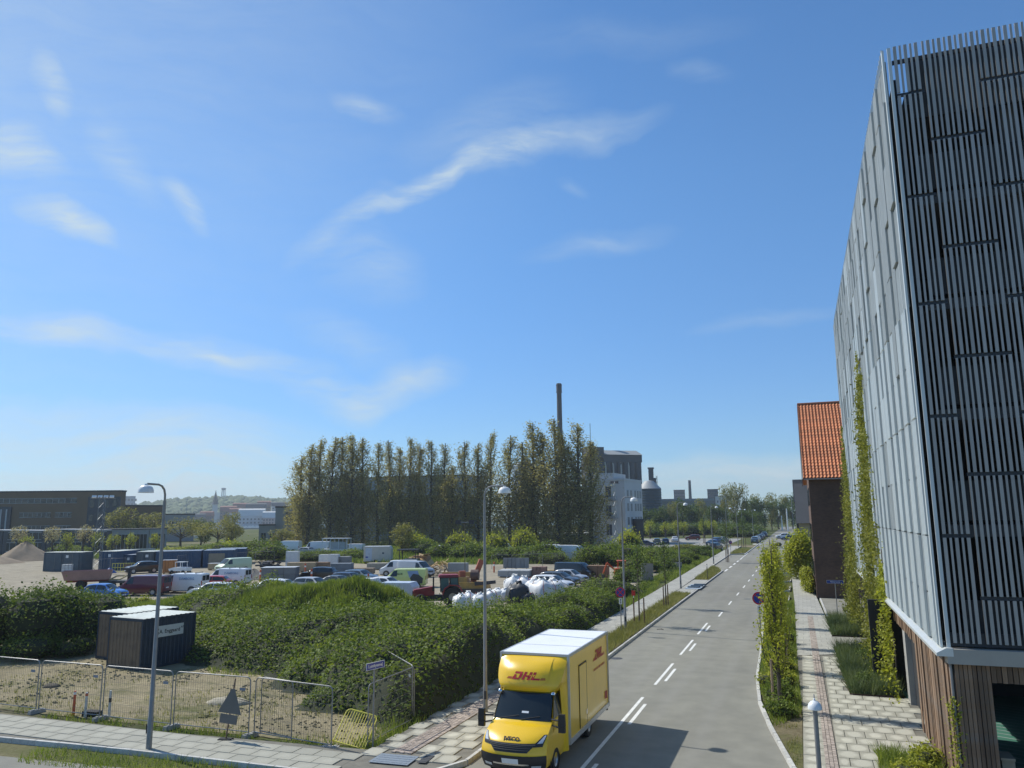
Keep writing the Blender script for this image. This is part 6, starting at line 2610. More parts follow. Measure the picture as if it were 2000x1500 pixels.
along('grey blue container at the left end of the row, behind the white tank', (-108.1, 88.1), (-101.9, 89.4), 2.5, 2.8, CGREY, CROOF, doors=True)
along('bright blue container second in the row, behind the lattice mast', (-101.6, 92.2), (-98.8, 92.8), 6, 2.8, CBLUE, CROOF, doors=True)
along('low blue container with small white notice, between taller containers', (-99.6, 94.6), (-97.6, 94.9), 3, 2.2, CBLUE, CROOFB, doors=True)
along('grey blue container with white notice behind the black car', (-97.3, 95.2), (-95.0, 96.4), 6, 2.6, CGREY, CROOF, doors=True)
along('long blue container behind the black car, left of the lamp post', (-94.9, 96.7), (-89.6, 100.6), 5, 2.6, CBLUE, CROOFB)
along('blue container with brown boarded patch by the orange stack', (-89.4, 100.9), (-85.6, 103.6), 6, 2.6, CBLUE, CROOFB)
t = along('last blue container at the right end of the row by the green bank', (-92.5, 108.0), (-89.0, 110.6), 6, 2.5, CBLUE, CROOFB)
b_ = MB()
b_.box((0, 0, 1.1), (2.4, .08, 2.1))
o = b_.build('plywood_sheet', mat('grey plywood', (.26, .23, .17), .8, 0, .15, 2))
o.location = (-87.6, 101.9, 0)
o.rotation_euler = (0, 0, R(36))
tag(o, 'grey brown plywood sheet standing against the blue containers', 'board')

WRAP = mat('white plastic wrap', (.62, .63, .62), .35, 0, .12, 2.5, bump=.5, bscale=9)
t = thing('ibc_tank', 'white plastic cube tank in a cage before the grey blue container', 'tank', (*(-102.07, 87.19), 0), R(38))
b_ = MB()
b_.box((0, 0, .66), (1.3, 1.0, 1.0))
b_.build('tank_body', WRAP, t)
b_ = MB()
for x in (-.66, -.22, .22, .66):
    b_.box((x, -.52, .66), (.03, .03, 1.1))
for z in (.3, .66, 1.0):
    b_.box((0, -.52, z), (1.34, .03, .03))
b_.box((0, 0, .07), (1.3, 1.0, .12))
b_.build('cage', GREY_STEEL, t)


def heap(name, label, loc, r_, h, m, seed, ry=1., cat='heap'):
    g = np.random.default_rng(seed)
    b = MB()
    rows = []
    ph = g.uniform(0, 6, 5)
    for i in range(14):
        f = i / 13
        row = []
        for j in range(33):
            a = 2 * PI * j / 32
            k = 1 + .14 * math.sin(2 * a + ph[0]) + .09 * math.sin(5 * a + ph[1] + 3 * f) + .05 * math.sin(9 * a + ph[2])
            rr = r_ * f * k
            z = h * (1 - f ** 1.15) * (1 + .10 * math.sin(3 * a + ph[3]) * f + .05 * math.sin(11 * a + 7 * f))
            row.append((rr * math.cos(a), rr * math.sin(a) * ry, max(z, -.03)))
        rows.append(row)
    b.grid(rows)
    o = b.build(name, m, None, 60)
    o.location = (*loc, 0)
    return tag(o, label, cat)


SANDM = mat('heaped sand', (.24, .185, .125), .95, 0, .18, 1.2, bump=.8, bscale=14)
heap('sand_heap', 'big pointed heap of brown sand at the left before the dark houses', (-143.26, 112.50), 5.6, 3.6, SANDM, 1, cat='sand heap')
heap('sand_heap', 'low flat heap of sand cut by the left picture edge', (-138.79, 103.27), 4.5, 1.4, SANDM, 2, cat='sand heap')
heap('spoil_heap', 'grey heap of rubble between white van and grey block stack', (-65.36, 83.00), 2.3, 1.25, mat('grey rubble', (.22, .20, .17), .95, 0, .35, 1.5, bump=1., bscale=8), 3, .7, 'rubble heap')
heap('gravel_heap', 'small brown heap of gravel before the row of dark cars', (-42.83, 70.86), 1.4, .7, mat('brown gravel', (.26, .19, .13), .95, 0, .3, 3, bump=1., bscale=20), 4, .8, 'gravel heap')
make_shrub('grassy_heap', 'grassy mound behind the grey blue container', (-154.30, 130.92), 3.0, 6.0, L_BRAM, 5200, .32, 131, cat='mound')

# floodlight masts
def lattice(label, loc, rz, h, w0, w1, heads, kind):
    t = thing('floodlight_mast', label, 'floodlight mast', (*loc, 0), rz, 'floodlight masts in the yard')
    b = MB()
    cs = [(-1, -1), (1, -1), (0, 1)]
    for c in cs:
        b.bar((c[0] * w0, c[1] * w0, 0), (c[0] * w1, c[1] * w1, h), .06, .06)
    n_ = int(h / .8)
    for k in range(n_):
        z0, z1 = k * h / n_, (k + 1) * h / n_
        u0, u1 = w0 + (w1 - w0) * k / n_, w0 + (w1 - w0) * (k + 1) / n_
        for i in range(3):
            a, c = cs[i], cs[(i + 1) % 3]
            if k % 2:
                a, c = c, a
            b.bar((a[0] * u0, a[1] * u0, z0), (c[0] * u1, c[1] * u1, z1), .035, .035)
    b.build('lattice', mat('mast steel ' + kind, (.16, .18, .20) if kind == 'dark' else (.42, .43, .42), .5, .4, .15, 4), t)
    b = MB()
    b.bar((-heads * .42, 0, h - .25), (heads * .42, 0, h - .25), .07, .07)
    b.build('crossbar', GREY_STEEL, t)
    for k in range(heads):
        b = MB()
        b.box(((k - (heads - 1) / 2) * .78, -.18, h), (.58, .18, .34), rot=Matrix.Rotation(R(-35), 3, 'X'))
        b.build('floodlight', LAMP_W if kind == 'dark' else DARK_STEEL, t)
    return t


lattice('lattice mast with four pale floodlights by the left blue containers', (-95.5, 86.6), R(35), 10.93, .55, .42, 4, 'dark')
lattice('slim pale lattice mast with dark floodlights before the white block', (-29.91, 133.05), R(10), 13.13, .35, .28, 2, 'pale')
t = thing('floodlight_mast', 'thin pole with two dark floodlights in front of the poplars', 'floodlight mast', (*(-33.73, 77.11), 0), R(18), 'floodlight masts in the yard')
b_ = MB()
b_.tube([(0, 0, 0), (0, 0, 6.91)], .04, 6)
b_.build('pole', mat('brown pole', (.10, .085, .06), .7), t, 40)
b_ = MB()
zf = 6.91
b_.bar((-.9, 0, zf), (.9, 0, zf), .12, .1)
b_.build('crossbar', GREY_STEEL, t)
for sx in (-.72, .72):
    b_ = MB()
    b_.box((sx, -.1, zf + .02), (.55, .2, .42))
    b_.build('floodlight', DARK_STEEL, t)

# red farm tractor
TRED = mat('faded tractor red', (.26, .022, .025), .45, 0, .15, 2, dirt=(.20, .09, .07), dirt_amt=.4)
tx_, ty_ = -29.6, 61.8
t = thing('tractor', 'dark red farm tractor with red cab roof behind the brambles', 'tractor', (tx_, ty_, 0), R(207))
b_ = MB()
b_.prof([(.25, .95), (1.95, .85), (2.1, .95), (2.08, 1.28), (1.95, 1.42), (.25, 1.68)], -.38, .38)
b_.build('bonnet', TRED, t)
b_ = MB()
b_.box((2.10, 0, 1.1), (.06, .6, .4))
b_.build('grille', BLACK, t)
b_ = MB()
b_.box((.3, 0, .7), (3.2, .5, .5))
b_.box((1.5, 0, .5), (.3, 1.5, .2))
b_.build('chassis', DARK_STEEL, t)
b_ = MB()
b_.box((-.95, 0, 2.52), (1.75, 1.62, .20), top=(.9, .88))
b_.build('cab_roof', TRED, t)
b_ = MB()
for x in (-.22, -1.05, -1.72):
    for sy in (-1, 1):
        b_.bar((x - .05, sy * .72, 1.2), (x, sy * .74, 2.44), .07, .07)
for z in (1.25, 2.4):
    b_.box((-.97, .73, z), (1.5, .06, .08))
    b_.box((-.97, -.73, z), (1.5, .06, .08))
b_.build('cab_frame', BLACK, t)
GT = glass_mat('tractor cab glass', (.10, .16, .16), .08)
for sy in (-1, 1):
    for x in (-.62, -1.4):
        b_ = MB()
        b_.box((x, sy * .725, 1.84), (.66, .02, 1.06))
        b_.build('side_window', GT, t)
for x, nm in ((-.22, 'windscreen'), (-1.74, 'rear_window')):
    b_ = MB()
    b_.box((x, 0, 1.84), (.02, 1.3, 1.06))
    b_.build(nm, GT, t)
for sy in (-1, 1):
    wheel = MB()
    wheel.lathe([(.32, -.22), (.76, -.22), (.83, -.14), (.83, .14), (.76, .22), (.32, .22)], n=22)
    wheel.v = [(-1.25 + x, sy * (.82 + z), .83 + y) for x, y, z in wheel.v]
    wh = wheel.build('rear_wheel', RUBBER, t, 40)
    b_ = MB()
    b_.lathe([(0, .06), (.2, .10), (.40, .12)], n=14)
    b_.v = [(-1.25 + x, sy * (.82 + z), .83 + y) for x, y, z in b_.v]
    b_.build('rim', mat('grey rim', (.3, .3, .28), .6) if sy < 0 else bpy.data.materials['grey rim'], wh)
    wheel = MB()
    wheel.lathe([(.2, -.16), (.48, -.16), (.54, -.1), (.54, .1), (.48, .16), (.2, .16)], n=18)
    wheel.v = [(1.42 + x, sy * (.74 + z), .54 + y) for x, y, z in wheel.v]
    wheel.build('front_wheel', RUBBER, t, 40)
    b_ = MB()
    b_.prof([(-2.1, 1.25), (-1.95, 1.62), (-1.55, 1.82), (-1.0, 1.82), (-.55, 1.55), (-.38, 1.0), (-.46, 1.0), (-.62, 1.48), (-1.02, 1.74), (-1.53, 1.74), (-1.88, 1.56), (-2.02, 1.25)], .55, 1.08)
    b_.v = [(x, sy * y, z) for x, y, z in b_.v]
    b_.build('mudguard', TRED, t)
b_ = MB()
b_.tube([(.35, .42, 1.3), (.35, .45, 2.5)], .07, 7)
b_.build('exhaust', BLACK, t)

# white box trailers beside the tractor
TRW = mat('white trailer panel', (.66, .68, .70), .45, 0, .06, 2, dirt=(.45, .45, .43), dirt_amt=.35)


def trailer(label, loc, rz, L, W, z0, z1, m, roof, nm='box_trailer', group=None):
    t = thing(nm, label, 'trailer', (*loc, 0), rz, group)
    b = MB()
    b.prof([(-L / 2, z0), (L / 2, z0), (L / 2 + .22, z0 + .3), (L / 2 + .2, z1 - .35), (L / 2 - .05, z1), (-L / 2, z1)], -W / 2, W / 2)
    b.build('box_body', m, t)
    b = MB()
    b.box((-.02, 0, z1 + .02), (L - .1, W - .06, .05))
    b.build('box_roof', roof, t)
    b = MB()
    b.bar((L / 2, 0, z0 - .05), (L / 2 + 1.2, 0, z0 - .05), .09, .09)
    b.box((0, 0, z0 - .06), (L, W * .7, .1))
    b.build('drawbar', DARK_STEEL, t)
    for sy in (-1, 1):
        w = MB()
        w.lathe([(.1, -.1), (.30, -.1), (.33, 0), (.30, .1), (.1, .1)], n=14)
        w.v = [(-.2 + x, sy * (W / 2 + z - .05), .33 + y) for x, y, z in w.v]
        w.build('wheel', RUBBER, t, 40)
    b = MB()
    b.box((L * .25, -W / 2 - .004, z0 + (z1 - z0) * .55), (.32, .01, .26))
    b.build('hatch', CGREY, t)
    return t


trailer('white box trailer with bluish panel roof left of the red tractor', (-33.60, 62.28), R(8), 2.8, 1.9, .4, 1.85, TRW, mat('pale blue roof sheet', (.50, .58, .68), .4))
trailer('small white trailer top showing above the grassy crest', (-38.32, 65.43), R(8), 1.3, 1.5, .45, 1.85, TRW, TRW)
t = trailer('cream white site cabin trailer with blue-marked door behind the pallets', (-66.8, 116.4), R(20), 4.3, 2.4, .35, 2.75, mat('cream cabin panel', (.50, .49, .43), .5, 0, .08, 1.5), TRW, 'cabin_trailer')
b_ = MB()
b_.box((-1.3, -1.215, 1.5), (1.05, .03, 2.0))
d_ = b_.build('door', mat('pale blue door', (.45, .52, .60), .5), t)
b_ = MB()
b_.box((-1.62, -1.235, 1.05), (.42, .01, .22))
b_.build('door_sticker', SIGN_BLUE, d_)
t = thing('farm_trailer', 'pinkish dump trailer with sloping sides behind the blue hatchback', 'trailer', (*(-75.26, 67.03), 0), R(42))
b_ = MB()
b_.add([(-2.2, -.9, 1.0), (2.2, -.9, 1.0), (2.2, .9, 1.0), (-2.2, .9, 1.0), (-2.5, -1.15, 2.0), (2.4, -1.15, 2.0), (2.4, 1.15, 2.0), (-2.5, 1.15, 2.0)], [(0, 3, 2, 1), (0, 1, 5, 4), (1, 2, 6, 5), (2, 3, 7, 6), (3, 0, 4, 7)])
b_.build('tub', mat('faded pink tub', (.33, .20, .17), .7, 0, .18, 1.5), t)
b_ = MB()
b_.box((0, 0, .85), (4.2, .5, .2))
b_.build('chassis', mat('red chassis', (.28, .07, .05), .7), t)
for sy in (-1, 1):
    w_ = MB()
    w_.lathe([(.1, -.15), (.45, -.15), (.5, 0), (.45, .15), (.1, .15)], n=16)
    w_.v = [(-.6 + x, sy * (.95 + z), .5 + y) for x, y, z in w_.v]
    w_.build('wheel', RUBBER, t, 40)
t = thing('flatbed_trailer', 'dark low trailer with timber frame between the blue hatchback and maroon van', 'trailer', (*(-72.79, 68.90), 0), R(15))
b_ = MB()
b_.box((0, 0, .7), (3.4, 1.8, .25))
b_.bar((1.7, 0, .65), (2.9, 0, .6), .12, .12)
b_.build('bed', DARK_STEEL, t)
b_ = MB()
for x0 in (-.6, .5):
    b_.bar((x0, -.6, .95), (x0, .7, 1.25), .12, .12)
b_.bar((-.7, -.6, .95), (.6, -.6, .95), .12, .12)
b_.bar((-.7, .7, 1.25), (.6, .7, 1.25), .12, .12)
b_.build('timber_frame', mat('old yellow timber', (.30, .25, .12), .8), t)
for sy in (-1, 1):
    w_ = MB()
    w_.lathe([(.1, -.12), (.33, -.12), (.36, 0), (.33, .12), (.1, .12)], n=14)
    w_.v = [(x, sy * (.95 + z), .36 + y) for x, y, z in w_.v]
    w_.build('wheel', RUBBER, t, 40)
t = thing('lifting_post', 'dark steel hoist post standing behind the maroon van', 'hoist', (*(-72.68, 70.24), 0), R(20))
b_ = MB()
b_.bar((0, 0, 0), (.1, 0, 1.9), .28, .28)
b_.box((.1, 0, .1), (1.0, .8, .2))
b_.build('post', DARK_STEEL, t)
b_ = MB()
b_.bar((-.7, 0, 2.0), (.7, 0, 2.0), .2, .2)
b_.build('head', DARK_STEEL, t)
b_ = MB()
b_.box((0, 0, .55), (1.5, 1.0, 1.1), top=(.86, .86))
o = b_.build('tool_chest', mat('dark blue chest', (.03, .05, .12), .5))
o.location = (*(-73.18, 74.28), 0)
tag(o, 'dark blue chest showing above the maroon van roof', 'chest')


# stacks and pallets
BLOCKG = mat('grey concrete block', (.19, .20, .205), .85, 0, .14, 1.5, obj=.12)
TIMB = mat('sawn yellow timber', (.48, .33, .15), .75, 0, .18, 2, obj=.15)
TANP = mat('tan packing board', (.40, .31, .19), .8, 0, .14, 1.5)
BROWNP = mat('brown crate board', (.24, .15, .085), .8, 0, .18, 1.5)
blk_me = {}


def block_stack(label, loc, rz, nx, ny, nz, d, m, top=None, nm='block_stack', part='block', cat='stack', group=None, jit=.02):
    t = thing(nm, label, cat, (*loc, 0), rz, group)
    key = (d, m.name)
    if key not in blk_me:
        b = MB()
        b.box((0, 0, 0), (d[0] - .03, d[1] - .03, d[2] - .02), top=(.985, .985))
        blk_me[key] = b.mesh(part, m)
    for i in range(nx):
        for j in range(ny):
            for k in range(nz):
                link(part, blk_me[key], t, ((i - (nx - 1) / 2) * d[0] + random.uniform(-jit, jit), (j - (ny - 1) / 2) * d[1] + random.uniform(-jit, jit), .1 + (k + .5) * d[2]), random.uniform(-jit, jit) * .6)
    b = MB()
    for i in range(3):
        b.box(((i - 1) * nx * d[0] * .42, 0, .05), (.12, ny * d[1], .1))
    b.build('bearer', TIMB if m is not TIMB else BROWNP, t)
    if top:
        b = MB()
        b.box((0, 0, .1 + nz * d[2] + .02), (nx * d[0] + .05, ny * d[1] + .05, .05))
        b.build('cover_sheet', top, t)
    return t


SG2 = 'stacks of building material in the yard'
block_stack('wide dark grey block stack with white covering sheet behind the mound', (-59.01, 79.77), R(20), 3, 2, 2, (1.35, 1.0, .82), BLOCKG, WRAP, group=SG2)
block_stack('grey pallet of blocks left of the cream cabin', (-66.0, 104.5), R(18), 2, 2, 2, (1.1, 1.1, .8), BLOCKG, None, group=SG2)
block_stack('bluish grey pallet of blocks behind the row of dark cars', (-57.42, 90.79), R(18), 3, 2, 2, (.9, 1.0, .75), mat('blue grey block', (.15, .18, .21), .8, 0, .12, 1.5, obj=.1), None, group=SG2)
block_stack('pale stone slabs stacked before the cream cabin', (-58.81, 102.58), R(15), 2, 1, 3, (1.5, 1.6, .28), mat('pale stone slab', (.38, .35, .28), .85, 0, .12, 2, obj=.1), None, part='slab', group=SG2)
block_stack('brownish stone slabs stacked lower before the pale slabs', (-55.72, 92.99), R(15), 3, 1, 3, (1.1, 1.4, .25), mat('brownish stone slab', (.27, .21, .15), .85, 0, .15, 2, obj=.15), None, part='slab', group=SG2)
block_stack('tall white wrapped crate behind the dark grey block stack', (-75.63, 105.21), R(22), 1, 1, 1, (1.9, 1.5, 2.3), WRAP, None, 'wrapped_pallet', 'wrapped_load', group=SG2)
block_stack('white wrapped pallet, left of two beside the tan crates', (-68.85, 104.07), R(15), 1, 1, 1, (1.7, 1.4, 1.9), WRAP, None, 'wrapped_pallet', 'wrapped_load', group=SG2)
block_stack('white wrapped pallet, right of two beside the tan crates', (-66.79, 103.29), R(15), 1, 1, 1, (1.5, 1.3, 2.0), WRAP, None, 'wrapped_pallet', 'wrapped_load', group=SG2)
block_stack('tan crates standing in a row right of the block stack', (-67.00, 95.54), R(18), 3, 1, 1, (1.35, 1.3, 1.25), TANP, None, 'crate_row', 'crate', group=SG2)
block_stack('brown crates in a row behind the black off-roader', (-65.08, 96.98), R(16), 2, 1, 1, (1.4, 1.3, 1.2), BROWNP, None, 'crate_row', 'crate', group=SG2)
block_stack('orange timber panels stood upright by the lamp post and containers', (-84.47, 88.82), R(35), 5, 1, 1, (.36, .9, 1.75), mat('orange panel timber', (.42, .17, .05), .7, 0, .15, 2, obj=.15), WRAP, 'panel_stack', 'panel', group=SG2)
block_stack('low tan box left of the mint van', (-83.03, 96.59), R(20), 1, 1, 1, (2.1, 1.2, .85), TANP, WRAP, 'packing_box', 'box_body', 'box')
block_stack('flat stack of pale grey slabs on the open yard', (-34.14, 94.10), R(8), 3, 2, 3, (1.35, 1.6, .25), mat('pale grey slab', (.40, .41, .40), .8, 0, .08, 1.5, obj=.06), None, part='slab', group=SG2)
block_stack('grey wall panels stood upright behind the flat slab stack', (-39.04, 107.64), R(10), 6, 1, 1, (.62, .35, 1.45), mat('grey wall panel', (.22, .24, .25), .7, 0, .12, 1.5, obj=.12), None, 'panel_stack', 'panel', group=SG2)
block_stack('pallet of reddish bricks right of the flat slab stack', (-31.23, 94.74), R(8), 3, 2, 4, (.6, .6, .28), mat('stacked red brick', (.27, .16, .13), .8, 0, .15, 3, obj=.2), None, 'brick_pallet', 'brick_block', group=SG2)
block_stack('yellow timber lying between brick pallet and black van', (-30.74, 99.25), R(10), 1, 5, 2, (3.0, .22, .2), TIMB, None, 'timber_stack', 'beam', group=SG2)
block_stack('row of small white rolls on timber above the black van', (-30.49, 107.18), R(6), 6, 1, 1, (.42, .7, .45), WRAP, None, 'roll_row', 'roll', group=SG2)
block_stack('wide brown crate behind the black van bonnet', (-23.64, 92.37), R(4), 3, 1, 1, (1.2, 1.4, 1.5), BROWNP, None, 'crate_row', 'crate', group=SG2)
block_stack('long yellow beam across trestles behind the tractor', (-39.59, 88.79), R(14), 1, 1, 1, (4.3, .4, .75), mat('ochre beam', (.36, .21, .07), .7, 0, .12, 1.5), None, 'beam_load', 'beam', 'beam')
block_stack('light grey wrapped block behind the long yellow beam', (-42.85, 95.75), R(12), 1, 1, 1, (2.6, 1.2, 1.4), mat('grey wrapped block', (.30, .31, .30), .6, 0, .1, 2), None, 'wrapped_pallet', 'wrapped_load', group=SG2)
# plywood offcuts and planks thrown on heaps
for nm, lb, c, n, sz, m_, seed in (
        ('plywood_pile', 'orange yellow plywood sheets piled high by the dark loader', (-56.84, 112.60), 14, (1.9, 1.2, .05), TIMB, 5),
        ('plank_pile', 'loose planks and beams tangled right of the plywood pile', (-49.42, 104.46), 26, (2.2, .16, .06), TIMB, 6),
        ('plank_pile', 'dark tangle of broken boards in front of the plywood pile', (-45.43, 93.38), 24, (1.7, .2, .05), mat('grey broken board', (.20, .16, .11), .85, 0, .3, 2, obj=.3), 7),
        ('scrap_pile', 'dark scrap heap left of the tall white crate', (-76.66, 101.34), 26, (1.6, .3, .2), DARK_STEEL, 8)):
    g_ = random.Random(seed)
    t = thing(nm, lb, 'pile', (*c, 0), 0, 'piles of loose timber and scrap')
    b_ = MB()
    b_.box((0, 0, 0), sz)
    me_ = b_.mesh('board', m_)
    for k in range(n):
        h_ = g_.uniform(.1, 1.0) * (1.6 if nm == 'plywood_pile' else .95)
        o = link('board', me_, t, (g_.gauss(0, .95), g_.gauss(0, .6), h_))
        o.rotation_euler = (g_.gauss(0, .25), g_.gauss(0, .35), g_.uniform(0, 3.1))
    if nm == 'plywood_pile':
        b_ = MB()
        b_.box((0, .2, .75), (3.0, 1.8, 1.5), top=(.8, .8))
        b_.build('stack_core', BROWNP, t)

# yellow-brown piling rig with leaning red mast
YRIG = mat('ochre machine paint', (.40, .24, .05), .55, 0, .18, 2, dirt=(.20, .14, .07), dirt_amt=.7)
RRIG = mat('red oxide steel', (.36, .10, .055), .6, 0, .15, 2, dirt=(.22, .10, .06), dirt_amt=.5)
t = thing('piling_rig', 'ochre piling rig with leaning rust red mast right of the tractor', 'construction machine', (*(-30.10, 70.90), 0), R(12))
b_ = MB()
b_.box((0, 0, .95), (3.1, 1.9, .7), top=(.92, .9))
b_.box((-1.0, .1, 1.5), (1.0, 1.4, .5), top=(.85, .85))
b_.build('machine_body', YRIG, t)
for sy in (-1, 1):
    b_ = MB()
    b_.prof([(-1.6, .25), (-1.3, 0), (1.3, 0), (1.6, .25), (1.6, .5), (1.3, .72), (-1.3, .72), (-1.6, .5)], sy * .95 - .22, sy * .95 + .22)
    b_.build('crawler_track', DARK_STEEL, t)
b_ = MB()
b_.bar((-.1, 0, 1.2), (.75, .3, 3.35), .42, .5)
b_.build('mast', RRIG, t)
b_ = MB()
b_.tube([(-.2, -.2, 1.95), (.55, -.2, 1.95)], .5, 12)
b_.build('winch_drum', mat('dark drum', (.10, .06, .05), .7), t, 40)
b_ = MB()
b_.box((-1.15, .1, 2.0), (.62, .5, .6), rz=.3)
b_.build('hammer_head', RRIG, t)
b_ = MB()
b_.bar((.3, -.9, 1.15), (2.3, -.9, 1.35), .34, .3)
b_.build('steel_tube', DARK_STEEL, t)
b_ = MB()
for k in range(4):
    b_.tube([(-1.7 + .1 * k, -.5, 1.9), (-1.9 + .1 * k, -.6, 1.5), (-1.6 + .1 * k, -.55, 1.1)], .03, 5)
b_.build('hose', WHITE, t)
# dark wheel loader with canopy
t = thing('loader', 'dark blue loader with flat canopy before the plywood pile', 'construction machine', (*(-53.43, 101.48), 0), R(195))
b_ = MB()
b_.box((-.7, 0, 1.2), (2.2, 1.9, .9), top=(.9, .9))
b_.box((1.2, 0, .9), (1.6, 1.5, .6))
b_.build('machine_body', P_NAVY, t)
b_ = MB()
b_.box((-.2, 0, 2.9), (2.9, 2.2, .16))
b_.build('canopy', BLACK, t)
b_ = MB()
for x in (-1.4, .9):
    for sy in (-1, 1):
        b_.bar((x, sy * .9, 1.4), (x, sy * .9, 2.85), .1, .1)
b_.build('canopy_post', BLACK, t)
b_ = MB()
b_.prof([(2.0, .2), (3.1, .15), (3.2, .3), (2.5, .5), (2.3, 1.2), (2.0, 1.2)], -1.1, 1.1)
b_.build('bucket', DARK_STEEL, t)
for x in (-1.2, 1.2):
    for sy in (-1, 1):
        w_ = MB()
        w_.lathe([(.2, -.2), (.58, -.2), (.65, 0), (.58, .2), (.2, .2)], n=16)
        w_.v = [(x + a, sy * (.95 + z), .65 + c) for a, c, z in w_.v]
        w_.build('wheel', RUBBER, t, 40)
# orange machine at the yard gate
t = thing('small_excavator', 'orange red compact machine by the yard gate before the lamp', 'construction machine', (*(-20.19, 91.63), 0), R(200))
OMR = mat('orange red machine', (.55, .10, .03), .5, 0, .12, 2)
b_ = MB()
b_.box((0, 0, 1.0), (1.6, 1.2, .7), top=(.85, .85))
b_.build('machine_body', OMR, t)
b_ = MB()
b_.bar((.6, 0, 1.1), (1.6, .1, 2.0), .16, .2)
b_.bar((1.6, .1, 2.0), (2.1, .15, .7), .14, .16)
b_.build('arm', OMR, t)
b_ = MB()
b_.box((2.1, .15, .5), (.4, .5, .4), top=(.6, 1))
b_.build('bucket', DARK_STEEL, t)
for sy in (-1, 1):
    b_ = MB()
    b_.prof([(-.9, .2), (-.7, 0), (.7, 0), (.9, .2), (.7, .5), (-.7, .5)], sy * .6 - .15, sy * .6 + .15)
    b_.build('crawler_track', BLACK, t)
b_ = MB()
for x in (-.5, .3):
    for sy in (-1, 1):
        b_.bar((x, sy * .5, 1.3), (x, sy * .5, 2.2), .06, .06)
b_.box((-.1, 0, 2.22), (1.0, 1.2, .08))
b_.build('roll_frame', OMR, t)
t = thing('open_truck', 'white canopied open truck with grey load between vans under the poplars', 'truck', (*(-91.34, 142.07), 0), R(190))
b_ = MB()
b_.box((0, 0, 1.0), (6.0, 2.3, .3))
b_.build('bed', TRW, t)
for x in (-2.7, -.9, .9, 2.7):
    b_ = MB()
    for sy in (-1, 1):
        b_.bar((x, sy * 1.1, 1.1), (x, sy * 1.1, 3.2), .12, .12)
    b_.bar((x, -1.1, 3.2), (x, 1.1, 3.2), .12, .12)
    b_.build('hoop', TRW, t)
b_ = MB()
b_.box((0, 0, 3.3), (5.8, 2.3, .12))
b_.build('canopy', TRW, t)
b_ = MB()
b_.box((-.4, 0, 1.9), (3.6, 1.8, 1.4), top=(.9, .8))
b_.build('load', mat('pale grey load', (.42, .43, .43), .7), t)
for x in (-1.8, 1.8):
    for sy in (-1, 1):
        w_ = MB()
        w_.lathe([(.1, -.12), (.4, -.12), (.45, 0), (.4, .12), (.1, .12)], n=12)
        w_.v = [(x + a, sy * (1.0 + z), .45 + c) for a, c, z in w_.v]
        w_.build('wheel', RUBBER, t, 40)
t = thing('utility_buggy', 'small white open buggy behind the white van right of the lamp', 'buggy', (*(-81.33, 87.52), 0), R(190))
b_ = MB()
b_.prof([(-1.3, .5), (1.3, .5), (1.4, .8), (.6, 1.0), (-1.3, .95)], -.7, .7)
b_.build('body', P_WHITE, t)
b_ = MB()
b_.box((-.1, 0, 1.7), (1.2, 1.3, .08))
for x in (-.6, .45):
    for sy in (-1, 1):
        b_.bar((x, sy * .6, .9), (x, sy * .6, 1.68), .05, .05)
b_.build('roll_frame', P_WHITE, t)
for x in (-.85, .85):
    for sy in (-1, 1):
        w_ = MB()
        w_.lathe([(.1, -.1), (.28, -.1), (.31, 0), (.28, .1), (.1, .1)], n=12)
        w_.v = [(x + a, sy * (.72 + z), .31 + c) for a, c, z in w_.v]
        w_.build('wheel', RUBBER, t, 40)

# bulk bags
BAGW = mat('white bulk bag', (.72, .73, .72), .5, 0, .08, 2.5, bump=.55, bscale=5)
BAGB = mat('black bulk sheet', (.035, .038, .04), .45, 0, .2, 2.5, bump=.6, bscale=6)
STRAP = mat('red strap', (.42, .05, .03), .6)


def bag(label, loc, r_, h, m, seed, strap=True, slump=.2):
    g = np.random.default_rng(seed)
    t = thing('bulk_bag', label, 'bulk bag', (*loc, 0), g.uniform(0, 6), 'bulk bags at the edge of the yard')
    b = MB()
    ph = g.uniform(0, 6.3, 6)
    rows = []
    prof = [(0, .86), (.12, .98), (.35, 1.05), (.6, 1.04), (.8, .95), (.9, .72), (.95, .45), (1.04, .26), (1.1, .30)]
    for z, q in prof:
        row = []
        for j in range(25):
            a = 2 * PI * j / 24
            sq = 1 / max(abs(math.cos(a)), abs(math.sin(a))) ** .45
            fold = 1 + .05 * math.sin(5 * a + ph[0] + 3 * z) + .035 * math.sin(9 * a + ph[1] - 4 * z) + .03 * math.sin(14 * a + ph[2])
            sl = slump * z * math.sin(ph[3])
            row.append((r_ * q * sq * fold * math.cos(a) + sl * r_, r_ * q * sq * fold * math.sin(a) + slump * z * math.cos(ph[3]) * r_, h * z * (1 + .05 * math.sin(3 * a + ph[4]))))
        rows.append(row)
    b.grid(rows)
    b.add([rows[-1][j] for j in range(24)], [tuple(range(24))])
    b.build('sack', m, t, 60)
    if strap:
        b = MB()
        for a in (.8, 2.4, 3.9, 5.5):
            b.tube([(r_ * 1.1 * math.cos(a), r_ * 1.1 * math.sin(a), h * .15), (r_ * 1.12 * math.cos(a), r_ * 1.12 * math.sin(a), h * .7), (r_ * .75 * math.cos(a), r_ * .75 * math.sin(a), h * 1.02)], .03, 4)
        b.build('strap', STRAP if seed % 2 else m, t)
    return t


